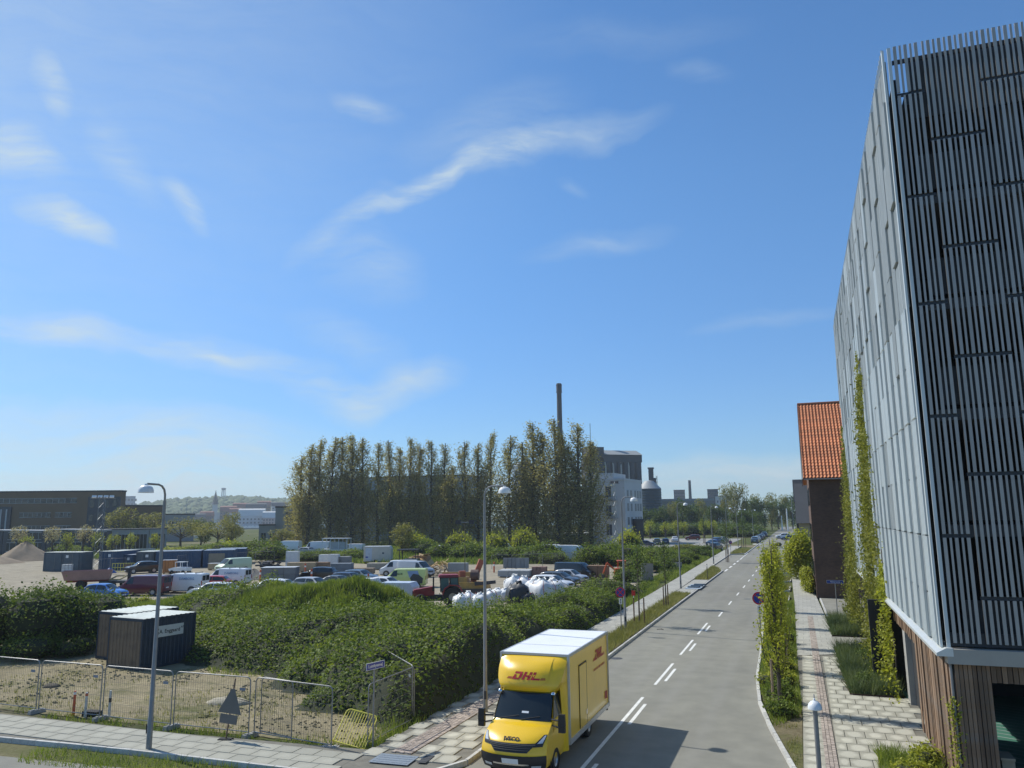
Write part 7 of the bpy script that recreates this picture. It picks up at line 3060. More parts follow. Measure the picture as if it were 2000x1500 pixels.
for k, (p, r_, h, m_, lb) in enumerate((
        ((-26.72, 60.23), .62, 1.15, BAGW, 'white bulk bag at the left end of the front row by the tractor'),
        ((-26.26, 61.09), .60, 1.25, BAGW, 'white bulk bag second in the front row by the tractor'),
        ((-25.20, 60.64), .62, 1.2, BAGW, 'white bulk bag just left of the lamp post behind the truck'),
        ((-25.49, 63.61), .60, 1.2, BAGW, 'white bulk bag just right of the lamp post behind the truck'),
        ((-25.98, 66.82), .70, 1.05, BAGW, 'slumped white bag with loose sheet between lamp post and black bag'),
        ((-25.31, 66.99), .70, 1.05, BAGW, 'slumped white bag touching the big black bag'),
        ((-23.36, 64.57), .95, 1.75, BAGB, 'big black wrapped bulk bag among the white ones'),
        ((-22.34, 64.44), .62, 1.05, BAGB, 'small black bag with red straps beside the big black one'),
        ((-26.64, 72.79), .85, 1.7, BAGW, 'tall white bulk bag at the back, left of its pair'),
        ((-24.78, 70.78), .80, 1.75, BAGW, 'tall white bulk bag at the back, right of its pair'),
        ((-23.31, 68.84), .75, 1.75, BAGW, 'narrow tall white bag behind the largest white bag'),
        ((-21.80, 67.04), 1.0, 1.85, BAGW, 'largest white bulk bag, shiny and tightly filled'),
        ((-21.29, 68.91), .95, 1.75, BAGW, 'white bulk bag half sunk in the brambles before the white estate'))):
    bag(lb, p, r_, h, m_, 200 + k, k not in (4, 5))

# orange marker posts in the yard
for k, (p, h, lb) in enumerate((((-61.95, 79.84), 1.4, 'orange marker post by the grey rubble heap'), ((-61.37, 80.74), 1.5, 'orange marker post right before the dark grey block stack'), ((-55.66, 81.29), 1.5, 'orange marker post in front of the black off-roader'), ((-65.93, 94.74), 1.2, 'orange marker post between the tan crates'), ((-46.58, 79.12), 1.2, 'orange marker cone post left of the white hatchback'), ((-39.54, 100.24), 1.4, 'orange marker post by the fence right of the lamp'))):
    b_ = MB()
    b_.tube([(0, 0, 0), (0, 0, h)], .11, 8)
    t = thing('marker_post', lb, 'post', (*p, 0), 0, 'orange marker posts in the yard')
    b_.build('tube', ORANGE, t, 40)
    b_ = MB()
    b_.tube([(0, 0, h * .6), (0, 0, h * .78)], .115, 8)
    b_.build('band', WHITE, t, 40)

# yard fences at the back
for k, (p, q) in enumerate((((-95.13, 85.56), (-95.36, 88.59)), ((-95.36, 88.59), (-93.72, 90.00)), ((-91.17, 97.28), (-91.40, 100.91)), ((-91.40, 100.91), (-90.55, 103.63)), ((-87.88, 106.79), (-87.38, 111.06)), ((-87.38, 111.06), (-84.86, 112.96)), ((-42.17, 105.91), (-39.63, 107.52)), ((-39.63, 107.52), (-36.28, 111.59)), ((-36.28, 111.59), (-32.45, 114.70)), ((-32.45, 114.70), (-26.99, 118.18)))):
    fence_panel('mesh fence along the back of the yard, %s panel from the left' % ORD[k], p, q, 2.0, False, group='mesh fences at the back of the yard')
# dark litter of pallets and tyres behind
t = thing('yellow_screen', 'yellow mesh screen beside the black car before the containers', 'barrier', (*(-93.28, 89.03), 0), R(30))
b_ = MB()
for z in (.1, .7, 1.3):
    b_.bar((-1.5, 0, z), (1.5, 0, z), .06, .06)
for k in range(9):
    b_.bar((-1.5 + k * .375, 0, .1), (-1.5 + k * .375, 0, 1.3), .05, .05)
b_.build('frame', YEL, t)
b_ = MB()
b_.box((.6, -.05, .75), (.9, .02, .9))
b_.build('board', BROWNP, t)
heap('tarpaulin', 'crumpled blue tarpaulin on the ground left of the yellow screen', (-94.44, 87.74), 1.1, .75, mat('blue tarpaulin', (.03, .10, .32), .4, 0, .2, 3, bump=.5, bscale=8), 9, .6, 'tarpaulin')
# pale notice boards at the far pavement edge
for k, (p, w, h, lb, rz) in enumerate((((-16.87, 90.20), 2.0, 2.0, 'pale standing concrete panel at the bramble edge by the gate', 60), ((-16.98, 110.95), 2.2, 1.0, 'grey low concrete panel sunk in brambles by the lamp', 12))):
    b_ = MB()
    b_.box((0, 0, h / 2), (w, .14, h), top=(.98, 1))
    o = b_.build('concrete_panel', CONC)
    o.location = (*p, 0)
    o.rotation_euler = (0, R(3), R(rz))
    tag(o, lb, 'panel', 'concrete panels left of the far pavement')

# worker in a bright jacket bending beside the mint van
def worker(label, loc, rz):
    t = thing('person', label, 'person', (*loc, 0), rz)
    me = bpy.data.meshes.new('person_body')
    V = [(0, 0, .92), (.06, 0, 1.15), (.22, 0, 1.36), (.30, 0, 1.47), (.38, 0, 1.58), (0, .10, .86), (.05, .12, .48), (0, .13, .08), (.14, .14, .04), (0, -.10, .86), (-.04, -.12, .48), (-.1, -.13, .08), (.04, -.14, .04), (.24, .19, 1.34), (.36, .22, 1.08), (.52, .16, .92), (.24, -.19, 1.34), (.38, -.22, 1.08), (.54, -.14, .94)]
    E_ = [(0, 1), (1, 2), (2, 3), (3, 4), (0, 5), (5, 6), (6, 7), (7, 8), (0, 9), (9, 10), (10, 11), (11, 12), (2, 13), (13, 14), (14, 15), (2, 16), (16, 17), (17, 18)]
    rd = [.15, .15, .16, .06, .11, .10, .07, .05, .05, .10, .07, .05, .05, .075, .055, .04, .075, .055, .04]
    me.from_pydata(V, E_, [])
    o = link('body', me, t)
    sk = o.modifiers.new('skin', 'SKIN')
    for i, r_ in enumerate(rd):
        me.skin_vertices[0].data[i].radius = (r_, r_)
    me.skin_vertices[0].data[0].use_root = True
    o.modifiers.new('sub', 'SUBSURF').levels = 1
    me.materials.append(mat('dark work trousers', (.03, .035, .045), .8))
    b = MB()
    b.tube([(.0, 0, .92), (.06, 0, 1.14), (.2, 0, 1.35), (.27, 0, 1.44)], [.18, .19, .20, .11], 10)
    b.build('jacket', mat('bright yellow jacket', (.55, .72, .06), .6), t, 60)
    b = MB()
    b.lathe([(0, .13), (.07, .12), (.115, .05), (.12, 0), (.11, -.03)], (.40, 0, 1.62), 12)
    b.build('helmet', WHITE, t, 50)
    return t


worker('small figure in bright yellow-green work jacket bending behind the mint van', (-77.34, 96.62), R(250))


# ================================================================== buildings and trees beyond
BRICKB = mat('brown facing brick', (.185, .125, .075), .85, 0, .12, .25)
BRICKD = mat('dark brown brick', (.075, .062, .05), .85, 0, .15, .3)
STEELB = mat('dark steel cladding', (.05, .062, .075), .5, .1, .1, .4)
PALEW = mat('pale grey render', (.50, .50, .49), .7, 0, .06, .2)
GREYR = mat('grey render', (.30, .31, .31), .7, 0, .08, .3)
DARKR = mat('dark roof felt', (.06, .065, .07), .8, 0, .15, .5)
FRAMEW = mat('pale window frame', (.45, .47, .48), .5)
win_me = {}


def wall_box(label, name, p, q, depth, h, wall, rows=(), roofm=None, cat='building', group=None, side_rows=(), parapet=.4, glass=GLASS_B):
    """flat-roofed building: front edge p -> q (ground points), windows on the front (and on the right-hand end)
    rows: (count, from, to, z0, z1, width)"""
    L = math.dist(p, q)
    t = thing(name, label, cat, (*p, 0), math.atan2(q[1] - p[1], q[0] - p[0]), group)
    b = MB()
    b.box((L / 2, depth / 2, h / 2), (L, depth, h))
    b.build('wall', wall, t)
    b = MB()
    b.box((L / 2, depth / 2, h + parapet / 2), (L + .3, depth + .3, parapet))
    b.build('roof', roofm or DARKR, t)
    for ends, rs in ((0, rows), (1, side_rows)):
        for (n_, a, c, z0, z1, w) in rs:
            key = (round(w, 2), round(z1 - z0, 2), ends)
            if key not in win_me:
                f = MB()
                if ends:
                    f.box((0, 0, 0), (.1, w, z1 - z0))
                else:
                    f.box((0, 0, 0), (w, .1, z1 - z0))
                win_me[key] = f.mesh('window', glass)
                f = MB()
                for zz in (-(z1 - z0) / 2, (z1 - z0) / 2):
                    f.box((0, 0, zz), (.16, w + .1, .09) if ends else (w + .1, .16, .09))
                f.box((0, 0, 0), (.14, .07, z1 - z0) if ends else (.07, .14, z1 - z0))
                win_me[key + ('f',)] = f.mesh('frame', FRAMEW)
            for k in range(n_):
                s_ = a + (c - a) * (k + .5) / n_
                loc = (L, s_, (z0 + z1) / 2) if ends else (s_, 0, (z0 + z1) / 2)
                o = link('window', win_me[key], t, loc)
                link('frame', win_me[key + ('f',)], o)
    return t


# big brown school block at the left
bp, bq = (-238.77, 141.01), (-177.71, 167.06)
Lb = math.dist(bp, bq)
t = wall_box('big brown brick block with long dark window bands at the left edge', 'brick_block', bp, bq, 3, 15.4, BRICKB,
             [(14, Lb * .46, Lb * .81, 12.4, 13.7, 3.0), (6, Lb * .60, Lb * .71, 8.5, 9.8, 2.3), (3, Lb * .745, Lb * .795, 8.5, 9.8, 2.2), (6, Lb * .60, Lb * .71, 4.9, 6.2, 2.3), (3, Lb * .745, Lb * .795, 4.9, 6.2, 2.2)])
b_ = MB()
b_.box((Lb * .935, -.25, 8.4), (Lb * .13, .6, 11.2))
bay = b_.build('steel_bay', STEELB, t)
for k in range(4):
    for j in range(3):
        b_ = MB()
        b_.box((Lb * (.888 + .031 * k), -.58, 4.4 + 3.8 * j + .3 * (k % 2)), (Lb * .016, .08, 2.0))
        w_ = b_.build('window', GLASS_B, bay)
b_ = MB()
b_.box((Lb * .50, -.2, 7.2), (Lb * .12, .5, 8.6))
bay = b_.build('dark_bay', STEELB, t)
for k in range(5):
    b_ = MB()
    b_.box((Lb * (.455 + .022 * k), -.48, 7.2), (.35, .12, 7.2))
    b_.build('fin', FRAMEW, bay)
wp, wq = (-179.87, 170.31), (-176.60, 181.62)
Lw = math.dist(wp, wq)
wall_box('lower brown brick wing right of the big brown block', 'brick_wing', wp, wq, 3, 11.4, BRICKB, [(3, 3, Lw * .75, .6, 4.6, 3.2), (2, Lw * .45, Lw * .8, 5.4, 7.6, 3)], glass=GLASS_B)
wall_box('small dark flat-roofed building by the harbour behind the lamp post', 'harbour_building', (-209.26, 214.97, 1.41)[:2], (-201.56, 222.20, 1.20)[:2], 10, 9.2, GREYR, [(4, 2, 11, 5, 7, 1.6)])
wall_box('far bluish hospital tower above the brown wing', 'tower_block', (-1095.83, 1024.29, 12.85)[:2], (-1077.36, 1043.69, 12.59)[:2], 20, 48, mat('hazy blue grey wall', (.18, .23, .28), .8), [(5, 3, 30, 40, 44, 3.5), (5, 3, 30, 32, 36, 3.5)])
# dark terraced houses at its foot, one by one
HG = 'dark terraced houses along the yard'
hp, hq = (-179.55, 129.67), (-151.72, 140.82)
for k in range(6):
    a = (hp[0] + (hq[0] - hp[0]) * k / 6, hp[1] + (hq[1] - hp[1]) * k / 6)
    c = (hp[0] + (hq[0] - hp[0]) * (k + .97) / 6, hp[1] + (hq[1] - hp[1]) * (k + .97) / 6)
    L_ = math.dist(a, c)
    wall_box('dark low terraced house, %s from the left before the brown block' % ORD[k], 'terraced_house', a, c, 9, 5.4 - .12 * (k % 3), STEELB, [(2, 1, L_ - 1, .6, 2.6, 1.5), (2, 1, L_ - 1, 3.3, 4.9, 1.2)], PALEW, 'house', HG, parapet=.18)
hp, hq = (-151.72, 140.82), (-146.01, 152.07)
for k in range(3):
    a = (hp[0] + (hq[0] - hp[0]) * k / 3, hp[1] + (hq[1] - hp[1]) * k / 3)
    c = (hp[0] + (hq[0] - hp[0]) * (k + .97) / 3, hp[1] + (hq[1] - hp[1]) * (k + .97) / 3)
    L_ = math.dist(a, c)
    wall_box('pale low terraced house, %s from the left behind the blue containers' % ORD[k], 'terraced_house', a, c, 9, 5.3, GREYR, [(3, .8, L_ - .8, .4, 4.2, 1.5)], DARKR, 'house', 'pale terraced houses behind the containers', parapet=.2)
b_ = MB()
a, c = (-144.65, 134.57), (-139.95, 142.37)
b_.bar((*a, .55), (*c, .55), .2, 1.1)
tag(b_.build('garden_wall', PALEW), 'low white garden wall before the pale terraced houses', 'wall')
# grey modern house by the water
t = wall_box('grey cubic house with tall dark windows left of the poplars', 'modern_house', (-141.37, 187.72, 2.17)[:2], (-134.04, 193.03, 2.01)[:2], 10, 10.6, GREYR, [(1, 2.4, 5.2, 6.0, 9.4, 1.9), (2, 1, 6, .8, 3.6, 1.4)], cat='house')
wall_box('lower grey part of the cubic house beside the water', 'modern_house', (-144.18, 184.30, 2.27)[:2], (-140.77, 186.92, 2.19)[:2], 10, 5.6, GREYR, [(1, .6, 2, .8, 3.6, 1.2), (1, 2.8, 4.4, .8, 3.6, 1.2)], cat='house')
# hidden pale block behind the poplars
Lp = math.dist((-150.07, 227.88), (-100.29, 229.25))
wall_box('long pale blue-grey block mostly hidden behind the poplars', 'housing_block', (-150.07, 227.88), (-100.29, 229.25), 16, 20.5, mat('pale blue grey render', (.33, .38, .43), .7, 0, .06, .2), [(9, 2, Lp - 2, z, z + 1.8, 2.0) for z in (2, 5.4, 8.8, 12.2, 15.6)])
wall_box('low white dark-roofed building end at the foot of the poplars', 'shed', (-66.44, 193.94, 0.65)[:2], (-51.21, 198.50, 0.52)[:2], 8, 2.6, STEELB, (), PALEW)
# white housing block right of the poplars
A, Bp = (-54.5, 205.0), (-43.2, 204.0)
W16 = (1.2, 4.9, 8.5, 12.0)
t = wall_box('white five-storey block with grey windows right of the poplars', 'housing_block', A, Bp, 16.5, 16.6, PALEW, [(1, 5.6, 8.0, z, z + 2.9, 1.5) for z in (2.2, 7.2, 12.2)], PALEW, parapet=.5,
             side_rows=[(2, 1.2, 7.5, z, z + 2.1, 1.5) for z in W16] + [(3, 8.6, 16.0, z, z + 2.1, 1.5) for z in W16], glass=mat('grey blind window', (.06, .07, .085), .3))
b_ = MB()
b_.box((4.2, 6, 17.8), (8.0, 11, 1.7))
b_.build('roof_storey', PALEW, t)
b_ = MB()
for z in (6.7, 11.4):
    b_.box((7.9, -.7, z), (2.8, 1.3, .12))
    for k in range(9):
        b_.box((6.6 + k * .33, -1.3, z + .5), (.05, .05, 1.0))
    b_.box((7.9, -1.3, z + 1.0), (2.8, .06, .06))
stuff(b_.build('balcony', STEELB, t))
wall_box('dark brick stair end at the foot of the white block', 'annexe', (-41.61, 209.92, 0.14)[:2], (-40.12, 212.24, 0.06)[:2], 8, 6.0, BRICKD)

# silo works
SILO = mat('dark silo concrete', (.085, .088, .092), .85, 0, .18, .12)
SILOP = mat('pale silo rib', (.42, .40, .35), .8, 0, .08, .3)
s0, s1 = (-97.99, 387.81, 19.45)[:2], (-75.54, 405.02, 19.43)[:2]
Ls = math.dist(s0, s1)
t = thing('grain_silo', 'dark concrete grain silo works with pale ribs behind the white block', 'silo', (*s0, 0), math.atan2(s1[1] - s0[1], s1[0] - s0[0]))
b_ = MB()
b_.box((Ls * .5, 9, 18.5), (Ls, 14, 37))
b_.build('wall', SILO, t)
for k in range(8):
    b_ = MB()
    b_.lathe([(1.62, 0), (1.62, 34.5)], (2.0 + k * (Ls - 4) / 7, 2.2, 0), 14)
    b_.build('silo_tube', SILO, t, 40)
for k in range(5):
    b_ = MB()
    b_.tube([(Ls * .10 + k * Ls * .155, .6, 10), (Ls * .10 + k * Ls * .155, .6, 32.5), (Ls * .10 + k * Ls * .155, 1.6, 35)], .42, 6)
    b_.build('rib', SILOP, t, 40)
b_ = MB()
b_.prof([(0, 34.6), (0, 38.6), (7, 41), (14, 38.6), (14, 34.6)], 0, 1)
b_.v = [(Ls * .22 + y * Ls * .78, 1 + x, z) for x, y, z in b_.v]
b_.build('loft', SILO, t)
b_ = MB()
b_.add([(Ls * .20, .6, 38.5), (Ls * 1.01, .6, 38.5), (Ls * 1.01, 8, 41.3), (Ls * .20, 8, 41.3)], [(0, 1, 2, 3)])
b_.build('roof', mat('pale silo roof', (.30, .31, .30), .7), t)
b_ = MB()
b_.box((Ls * .06, 4, 39.5), (Ls * .32, 8, 5.5))
b_.build('head_house', SILO, t)
b_ = MB()
b_.tube([(1, 5, 42), (1, 5, 55)], .15, 5)
b_.build('antenna', DARK_STEEL, t)
cx_, cy_ = (-122.62, 412.14, 20.58)[:2]
b_ = MB()
zt = (-121.96, 412.34, 80.86)[2]
b_.lathe([(1.75, 0), (1.35, zt - 5), (1.55, zt - 4.8), (1.55, zt - .8), (1.3, zt), (0, zt)], n=18)
t = thing('factory_chimney', 'tall dark round factory chimney rising behind the poplars', 'chimney', (cx_, cy_, 0))
b_.build('shaft', mat('dark chimney brick', (.055, .055, .06), .85, 0, .15, .3), t, 40)
b_ = MB()
for z in (zt - 5.2, zt - 1.2):
    b_.lathe([(1.4, z), (1.75, z), (1.75, z + .4), (1.4, z + .4)], n=18)
b_.build('band', DARK_STEEL, t, 40)
tx2, ty2 = (-69.90, 398.92, 13.99)[:2]
t = thing('conveyor_tower', 'dark conveyor tower with narrow head right of the silos', 'industrial tower', (tx2, ty2, 0))
b_ = MB()
b_.box((0, 0, 13), (3.2, 3.2, 26))
b_.box((-.6, 0, 28.2), (2.2, 2.4, 5))
b_.build('shaft', SILO, t)
b_ = MB()
b_.box((-.6, 0, 31), (2.8, 2.8, .8))
b_.build('head', SILO, t)
b_ = MB()
for k in range(8):
    b_.bar((2.2, -1.6, 8 + k * 2.4), (2.2, 1.6, 10.4 + k * 2.4), .15, .15)
    b_.bar((2.2, -1.6, 8 + k * 2.4), (1.6, -1.6, 8 + k * 2.4), .15, .15)
for sy in (-1.6, 1.6):
    b_.bar((2.2, sy, 0), (2.2, sy, 27), .15, .15)
stuff(b_.build('stair', DARK_STEEL, t))
b_ = MB()
b_.bar((-14, 0, 22.5), (0, 0, 22), 1.0, 1.2)
b_.build('conveyor', GREYR, t)
gx2, gy2 = (-68.08, 378.93, 8.79)[:2]
t = thing('steel_silo', 'wide dark blue-green steel silo with pale conical roof beside the white block', 'silo', (gx2, gy2, 0))
b_ = MB()
prf = []
for k in range(16):
    prf += [(5.6, k * 1.25), (5.72, k * 1.25 + .62)]
b_.lathe(prf + [(5.6, 20)], n=30)
b_.build('wall', mat('blue green steel', (.035, .06, .075), .45, .2, .12, .4), t, 20)
b_ = MB()
b_.lathe([(5.8, 19.9), (2.2, 23.6), (0, 24)], n=30)
b_.build('roof', mat('pale cone roof', (.36, .37, .36), .6, .1), t, 30)
t = thing('small_steel_silo', 'pale bluish round silo top showing through the poplars', 'silo', (*(-139.14, 396.28, 20.51)[:2], 0))
b_ = MB()
b_.lathe([(6, 0), (6, 33), (4, 36), (0, 36.6)], n=24)
b_.build('wall', mat('pale blue steel', (.24, .32, .38), .5, .1), t, 40)
wall_box('long low warehouse with pale roof right of the steel silo', 'warehouse', (-70.79, 424.13, 6.16)[:2], (-42.73, 427.87, 5.89)[:2], 24, 14.6, mat('grey beige sheet wall', (.27, .26, .23), .7), (), mat('pale warehouse roof', (.30, .31, .31), .7), parapet=1.2)
wall_box('small far brown tower block left of the thin chimney', 'tower_block', (-132.54, 890.19, 4.55)[:2], (-120.31, 891.92, 4.43)[:2], 14, 34.5, mat('far brown wall', (.14, .12, .12), .8), [(4, 1, 12, z, z + 2.2, 2.0) for z in (18, 22, 26, 30)])
b_ = MB()
zt = (-100.78, 793.63, 41.10)[2]
b_.lathe([(1.9, 0), (1.3, zt), (0, zt)], n=12)
o = b_.build('thin_chimney', DARKR, smooth=40)
o.location = (*(-102.02, 793.47, 4.72)[:2], 0)
tag(o, 'thin dark far chimney right of the small tower block', 'chimney')
wall_box('far dark tower block with white lower part above the trees', 'tower_block', (-74.68, 696.01, 4.92)[:2], (-65.73, 696.91, 4.84)[:2], 14, 28.5, mat('far dark wall', (.11, .11, .12), .8), [(4, .5, 9.5, z, z + 2.0, 1.6) for z in (20, 24)])
wall_box('far white block right of the dark tower block above the trees', 'tower_block', (-67.30, 686.71, 4.90)[:2], (-56.85, 687.65, 4.80)[:2], 12, 22.5, PALEW, [(4, .5, 11, z, z + 1.9, 1.5) for z in (13, 17)])
# houses at the end of the right-hand side
t = thing('gabled_house', 'dark gabled house beyond the bush past the brick warehouse', 'house', (-.30, 113, 0))
b_ = MB()
b_.prof([(0, 0), (0, 6.6), (0, 6.6), (5, 11.5), (10, 6.6), (10, 0)], 0, 14)
b_.v = [(y, x, z) for x, y, z in b_.v]
b_.build('wall', mat('pale yellow brick', (.36, .31, .20), .8, 0, .1, 1), t)
b_ = MB()
b_.add([(-.3, -.5, 6.15), (14, -.5, 6.15), (14, 5, 11.65), (-.3, 5, 11.65), (14, 10.5, 6.15), (-.3, 10.5, 6.15)], [(0, 1, 2, 3), (3, 2, 4, 5)])
b_.build('roof', DARKR, t)
for k in range(2):
    for j in range(2):
        b_ = MB()
        b_.box((-.03, 3.2 + 3.6 * k, 1.8 + 2.9 * j), (.1, 1.0, 1.4))
        b_.build('window', GLASS_B, t)
t = thing('tall_dark_house', 'taller dark-roofed house peeking out left of the brick warehouse', 'house', (-.62, 126, 0))
b_ = MB()
b_.box((6, 5, 4.6), (12, 10, 9.2))
b_.build('wall', BRICKD, t)
b_ = MB()
b_.prof([(-.3, 9.2), (1.4, 12.6), (8.6, 12.6), (10.3, 9.2)], -.2, 12)
b_.v = [(y, x, z) for x, y, z in b_.v]
b_.build('roof', DARKR, t)

# water, far shore and the wooded ridge
WATER = mat('fjord water', (.10, .16, .20), .12, 0, .1, .02)
struct(sheet('water', [(-1700, 480), (-190, 480), (-190, 900), (-1700, 900)], .02, WATER))
b_ = MB()
b_.box((-440, 478, .5), (520, 3, 1.2))
struct(b_.build('quay', CONC))


def ridge(name, label, pts, depth, m, seed, kind='structure'):
    """wooded hillside: slope up to a crest line, its surface heaped into crown-sized domes"""
    g = np.random.default_rng(seed)
    V, F = [], []
    n_ = 190
    rows = 16
    P_ = np.array(pts)
    s_ = np.linspace(0, len(pts) - 1, n_)
    xs = np.interp(s_, range(len(pts)), P_[:, 0])
    ys = np.interp(s_, range(len(pts)), P_[:, 1])
    zs = np.interp(s_, range(len(pts)), P_[:, 2])
    dirn = np.stack([xs, ys], 1) / np.hypot(xs, ys)[:, None]
    for r_ in range(rows):
        f = r_ / (rows - 1)
        for i in range(n_):
            d = depth * (1 - f)
            x, y = xs[i] - dirn[i, 0] * d, ys[i] - dirn[i, 1] * d
            z = zs[i] * (f ** .8) * .96
            V.append((x, y, z))
    for r_ in range(rows - 1):
        for i in range(n_ - 1):
            a = r_ * n_ + i
            F.append((a, a + 1, a + n_ + 1, a + n_))
    b = MB()
    b.add(V, F)
    o = b.build(name, m)
    o['kind'] = kind
    # heaped crowns over it
    n2 = 2600
    i = g.integers(0, n_, n2)
    f = g.uniform(.12, 1.0, n2)
    d = depth * (1 - f)
    c = np.stack([xs[i] - dirn[i, 0] * d + g.normal(0, 8, n2), ys[i] - dirn[i, 1] * d, zs[i] * f ** .8 * .96 - 2], 1)
    rr = g.uniform(5, 11, n2)
    ang = np.arange(6) * PI / 3
    unit = np.array([[math.cos(a) * math.sin(t_), math.sin(a) * math.sin(t_), math.cos(t_)] for t_ in (1.45, .8) for a in ang] + [[0, 0, 1]])
    tri = []
    for k in range(6):
        k2 = (k + 1) % 6
        tri += [(k, k2, 6 + k2), (k, 6 + k2, 6 + k), (6 + k, 6 + k2, 12)]
    tri = np.array(tri)
    vv = c[:, None, :] + unit[None] * (rr[:, None, None] * g.uniform(.8, 1.2, (n2, 13, 1)))
    me = bpy.data.meshes.new(name + '_crowns')
    flat = vv.reshape(-1, 3).astype(np.float32)
    idx = (tri[None] + (np.arange(n2) * 13)[:, None, None]).reshape(-1).astype(np.int32)
    me.vertices.add(len(flat))
    me.vertices.foreach_set('co', flat.ravel())
    me.loops.add(len(idx))
    me.loops.foreach_set('vertex_index', idx)
    me.polygons.add(len(idx) // 3)
    me.polygons.foreach_set('loop_start', np.arange(0, len(idx), 3, dtype=np.int32))
    me.materials.append(m)
    me.update(calc_edges=True)
    w = link('far_woods', me)
    tag(w, label, 'woods', None, 'stuff')


WOODM = leaf_mat('hazy far woodland', [(0, (.050, .075, .035)), (.5, (.095, .125, .06)), (1, (.17, .195, .10))], .1, .9, .02)
ridge('hills', 'hazy green wooded ridge across the fjord', [(-1438.89, 1240.81, 22.50), (-1384.16, 1301.58, 32.84), (-1365.66, 1320.98, 36.02), (-1338.83, 1348.16, 43.67), (-1301.74, 1384.00, 51.45), (-1246.32, 1434.12, 55.92), (-1212.89, 1462.49, 57.01), (-1178.13, 1490.64, 54.57), (-1142.05, 1518.46, 48.54), (-1109.72, 1542.24, 49.54), (-1047.32, 1585.28, 51.56), (-770.61, 1736.71, 37.06)], 620, WOODM, 301)
# town on the far shore
t = thing('church', 'white church tower with dark pointed spire on the far shore', 'church', (*(-852.16, 981.75, 10.79)[:2], 0), R(40))
b_ = MB()
zt = (-853.76, 980.35, 52.47)[2]
zw = (-852.91, 981.09, 30.39)[2]
b_.box((0, 0, zw / 2), (7.5, 7.5, zw))
b_.box((9, 3, zw * .3), (14, 8, zw * .55))
b_.build('tower', PALEW, t)
b_ = MB()
b_.lathe([(5.4, zw), (3.6, zw + 4), (3.8, zw + 6.5), (3.2, zw + 7), (2.8, zw + 11), (2.0, zw + 12), (.12, zt)], n=8)
b_.build('spire', DARKR, t, 20)
t = thing('lookout_tower', 'slim steel lookout tower on the wooded ridge', 'tower', (*(-1200.65, 1407.46, 12.02)[:2], 0), 0)
z0, z1 = 45, (-1203.06, 1405.40, 76.04)[2]
b_ = MB()
for k in range(6):
    a = k * PI / 3
    b_.bar((5.5 * math.cos(a), 5.5 * math.sin(a), z0), (3.4 * math.cos(a), 3.4 * math.sin(a), z1 - 4), .8, .8)
b_.build('lattice', mat('pale far steel', (.45, .48, .5), .6), t)
b_ = MB()
b_.lathe([(0, z1 - 5), (4.8, z1 - 4), (5.2, z1 - 1), (4.6, z1), (0, z1)], n=14)
b_.build('platform', GREYR, t, 30)


def far_house(label, loc, rz, L, dep, hw, hr, wall, roof, nwin, rowz, group='houses on the far shore'):
    t = thing('harbour_house', label, 'house', (*loc, 0), rz, group)
    b = MB()
    b.box((0, 0, hw / 2), (L, dep, hw))
    b.build('wall', wall, t)
    b = MB()
    b.prof([(-dep / 2 - .5, hw), (-dep / 2 + 2.2, hw + hr * .8), (0, hw + hr), (dep / 2 - 2.2, hw + hr * .8), (dep / 2 + .5, hw)], -L / 2 - .5, L / 2 + .5)
    b.v = [(y, x, z) for x, y, z in b.v]
    b.build('roof', roof, t)
    for z in rowz:
        for k in range(nwin):
            key = ('fw', round(L / nwin * .45, 1))
            if key not in win_me:
                f = MB()
                f.box((0, 0, 0), (L / nwin * .45, .3, 2.0))
                win_me[key] = f.mesh('window', GLASS_B)
            link('window', win_me[key], t, (-L / 2 + (k + .5) * L / nwin, -dep / 2 - .05, z))
    return t


RROOF = mat('far red tile roof', (.26, .10, .07), .8, 0, .12, .3)
LROOF = mat('pale slate roof', (.55, .55, .52), .5, 0, .08, .3)  # pale slate tone of the quay house roofs
far_house('white quay house with pale roof and dormers across the water', (-629.22, 790.05, 9.62)[:2], R(34), 30, 14, 11, 9, PALEW, LROOF, 7, (3, 7))
far_house('pinkish quay house with pale roof right of the white one', (-606.18, 795.33, 9.38)[:2], R(34), 17, 12, 8.5, 8, mat('pink render', (.42, .28, .24), .8), LROOF, 5, (2.5, 6))
for k, (p, L_, hw, hr, w_, r_) in enumerate((
        ((-720.97, 857.09, 10.16)[:2], 20, 18, 7, BRICKB, RROOF),
        ((-708.13, 854.79, 10.05)[:2], 14, 15, 7, PALEW, RROOF),
        ((-746.95, 913.49, 10.14)[:2], 22, 24, 6, BRICKB, RROOF),
        ((-712.19, 902.93, 9.86)[:2], 26, 22, 7, BRICKD, DARKR),
        ((-734.77, 948.75, 9.86)[:2], 18, 27, 6, BRICKB, RROOF),
        ((-705.71, 945.71, 9.60)[:2], 22, 25, 6, PALEW, DARKR),
        ((-741.36, 839.52, 10.43)[:2], 16, 12, 6, BRICKD, RROOF),
        ((-736.92, 816.67, 10.50)[:2], 20, 10, 5, BRICKB, DARKR))):
    far_house('far shore town house, %s in the row behind the quay houses' % ORD[k], p, R(30 + 5 * (k % 3)), L_, 12, hw, hr, w_, r_, 5, (hw - 3, hw - 7), 'town houses behind the far quay')
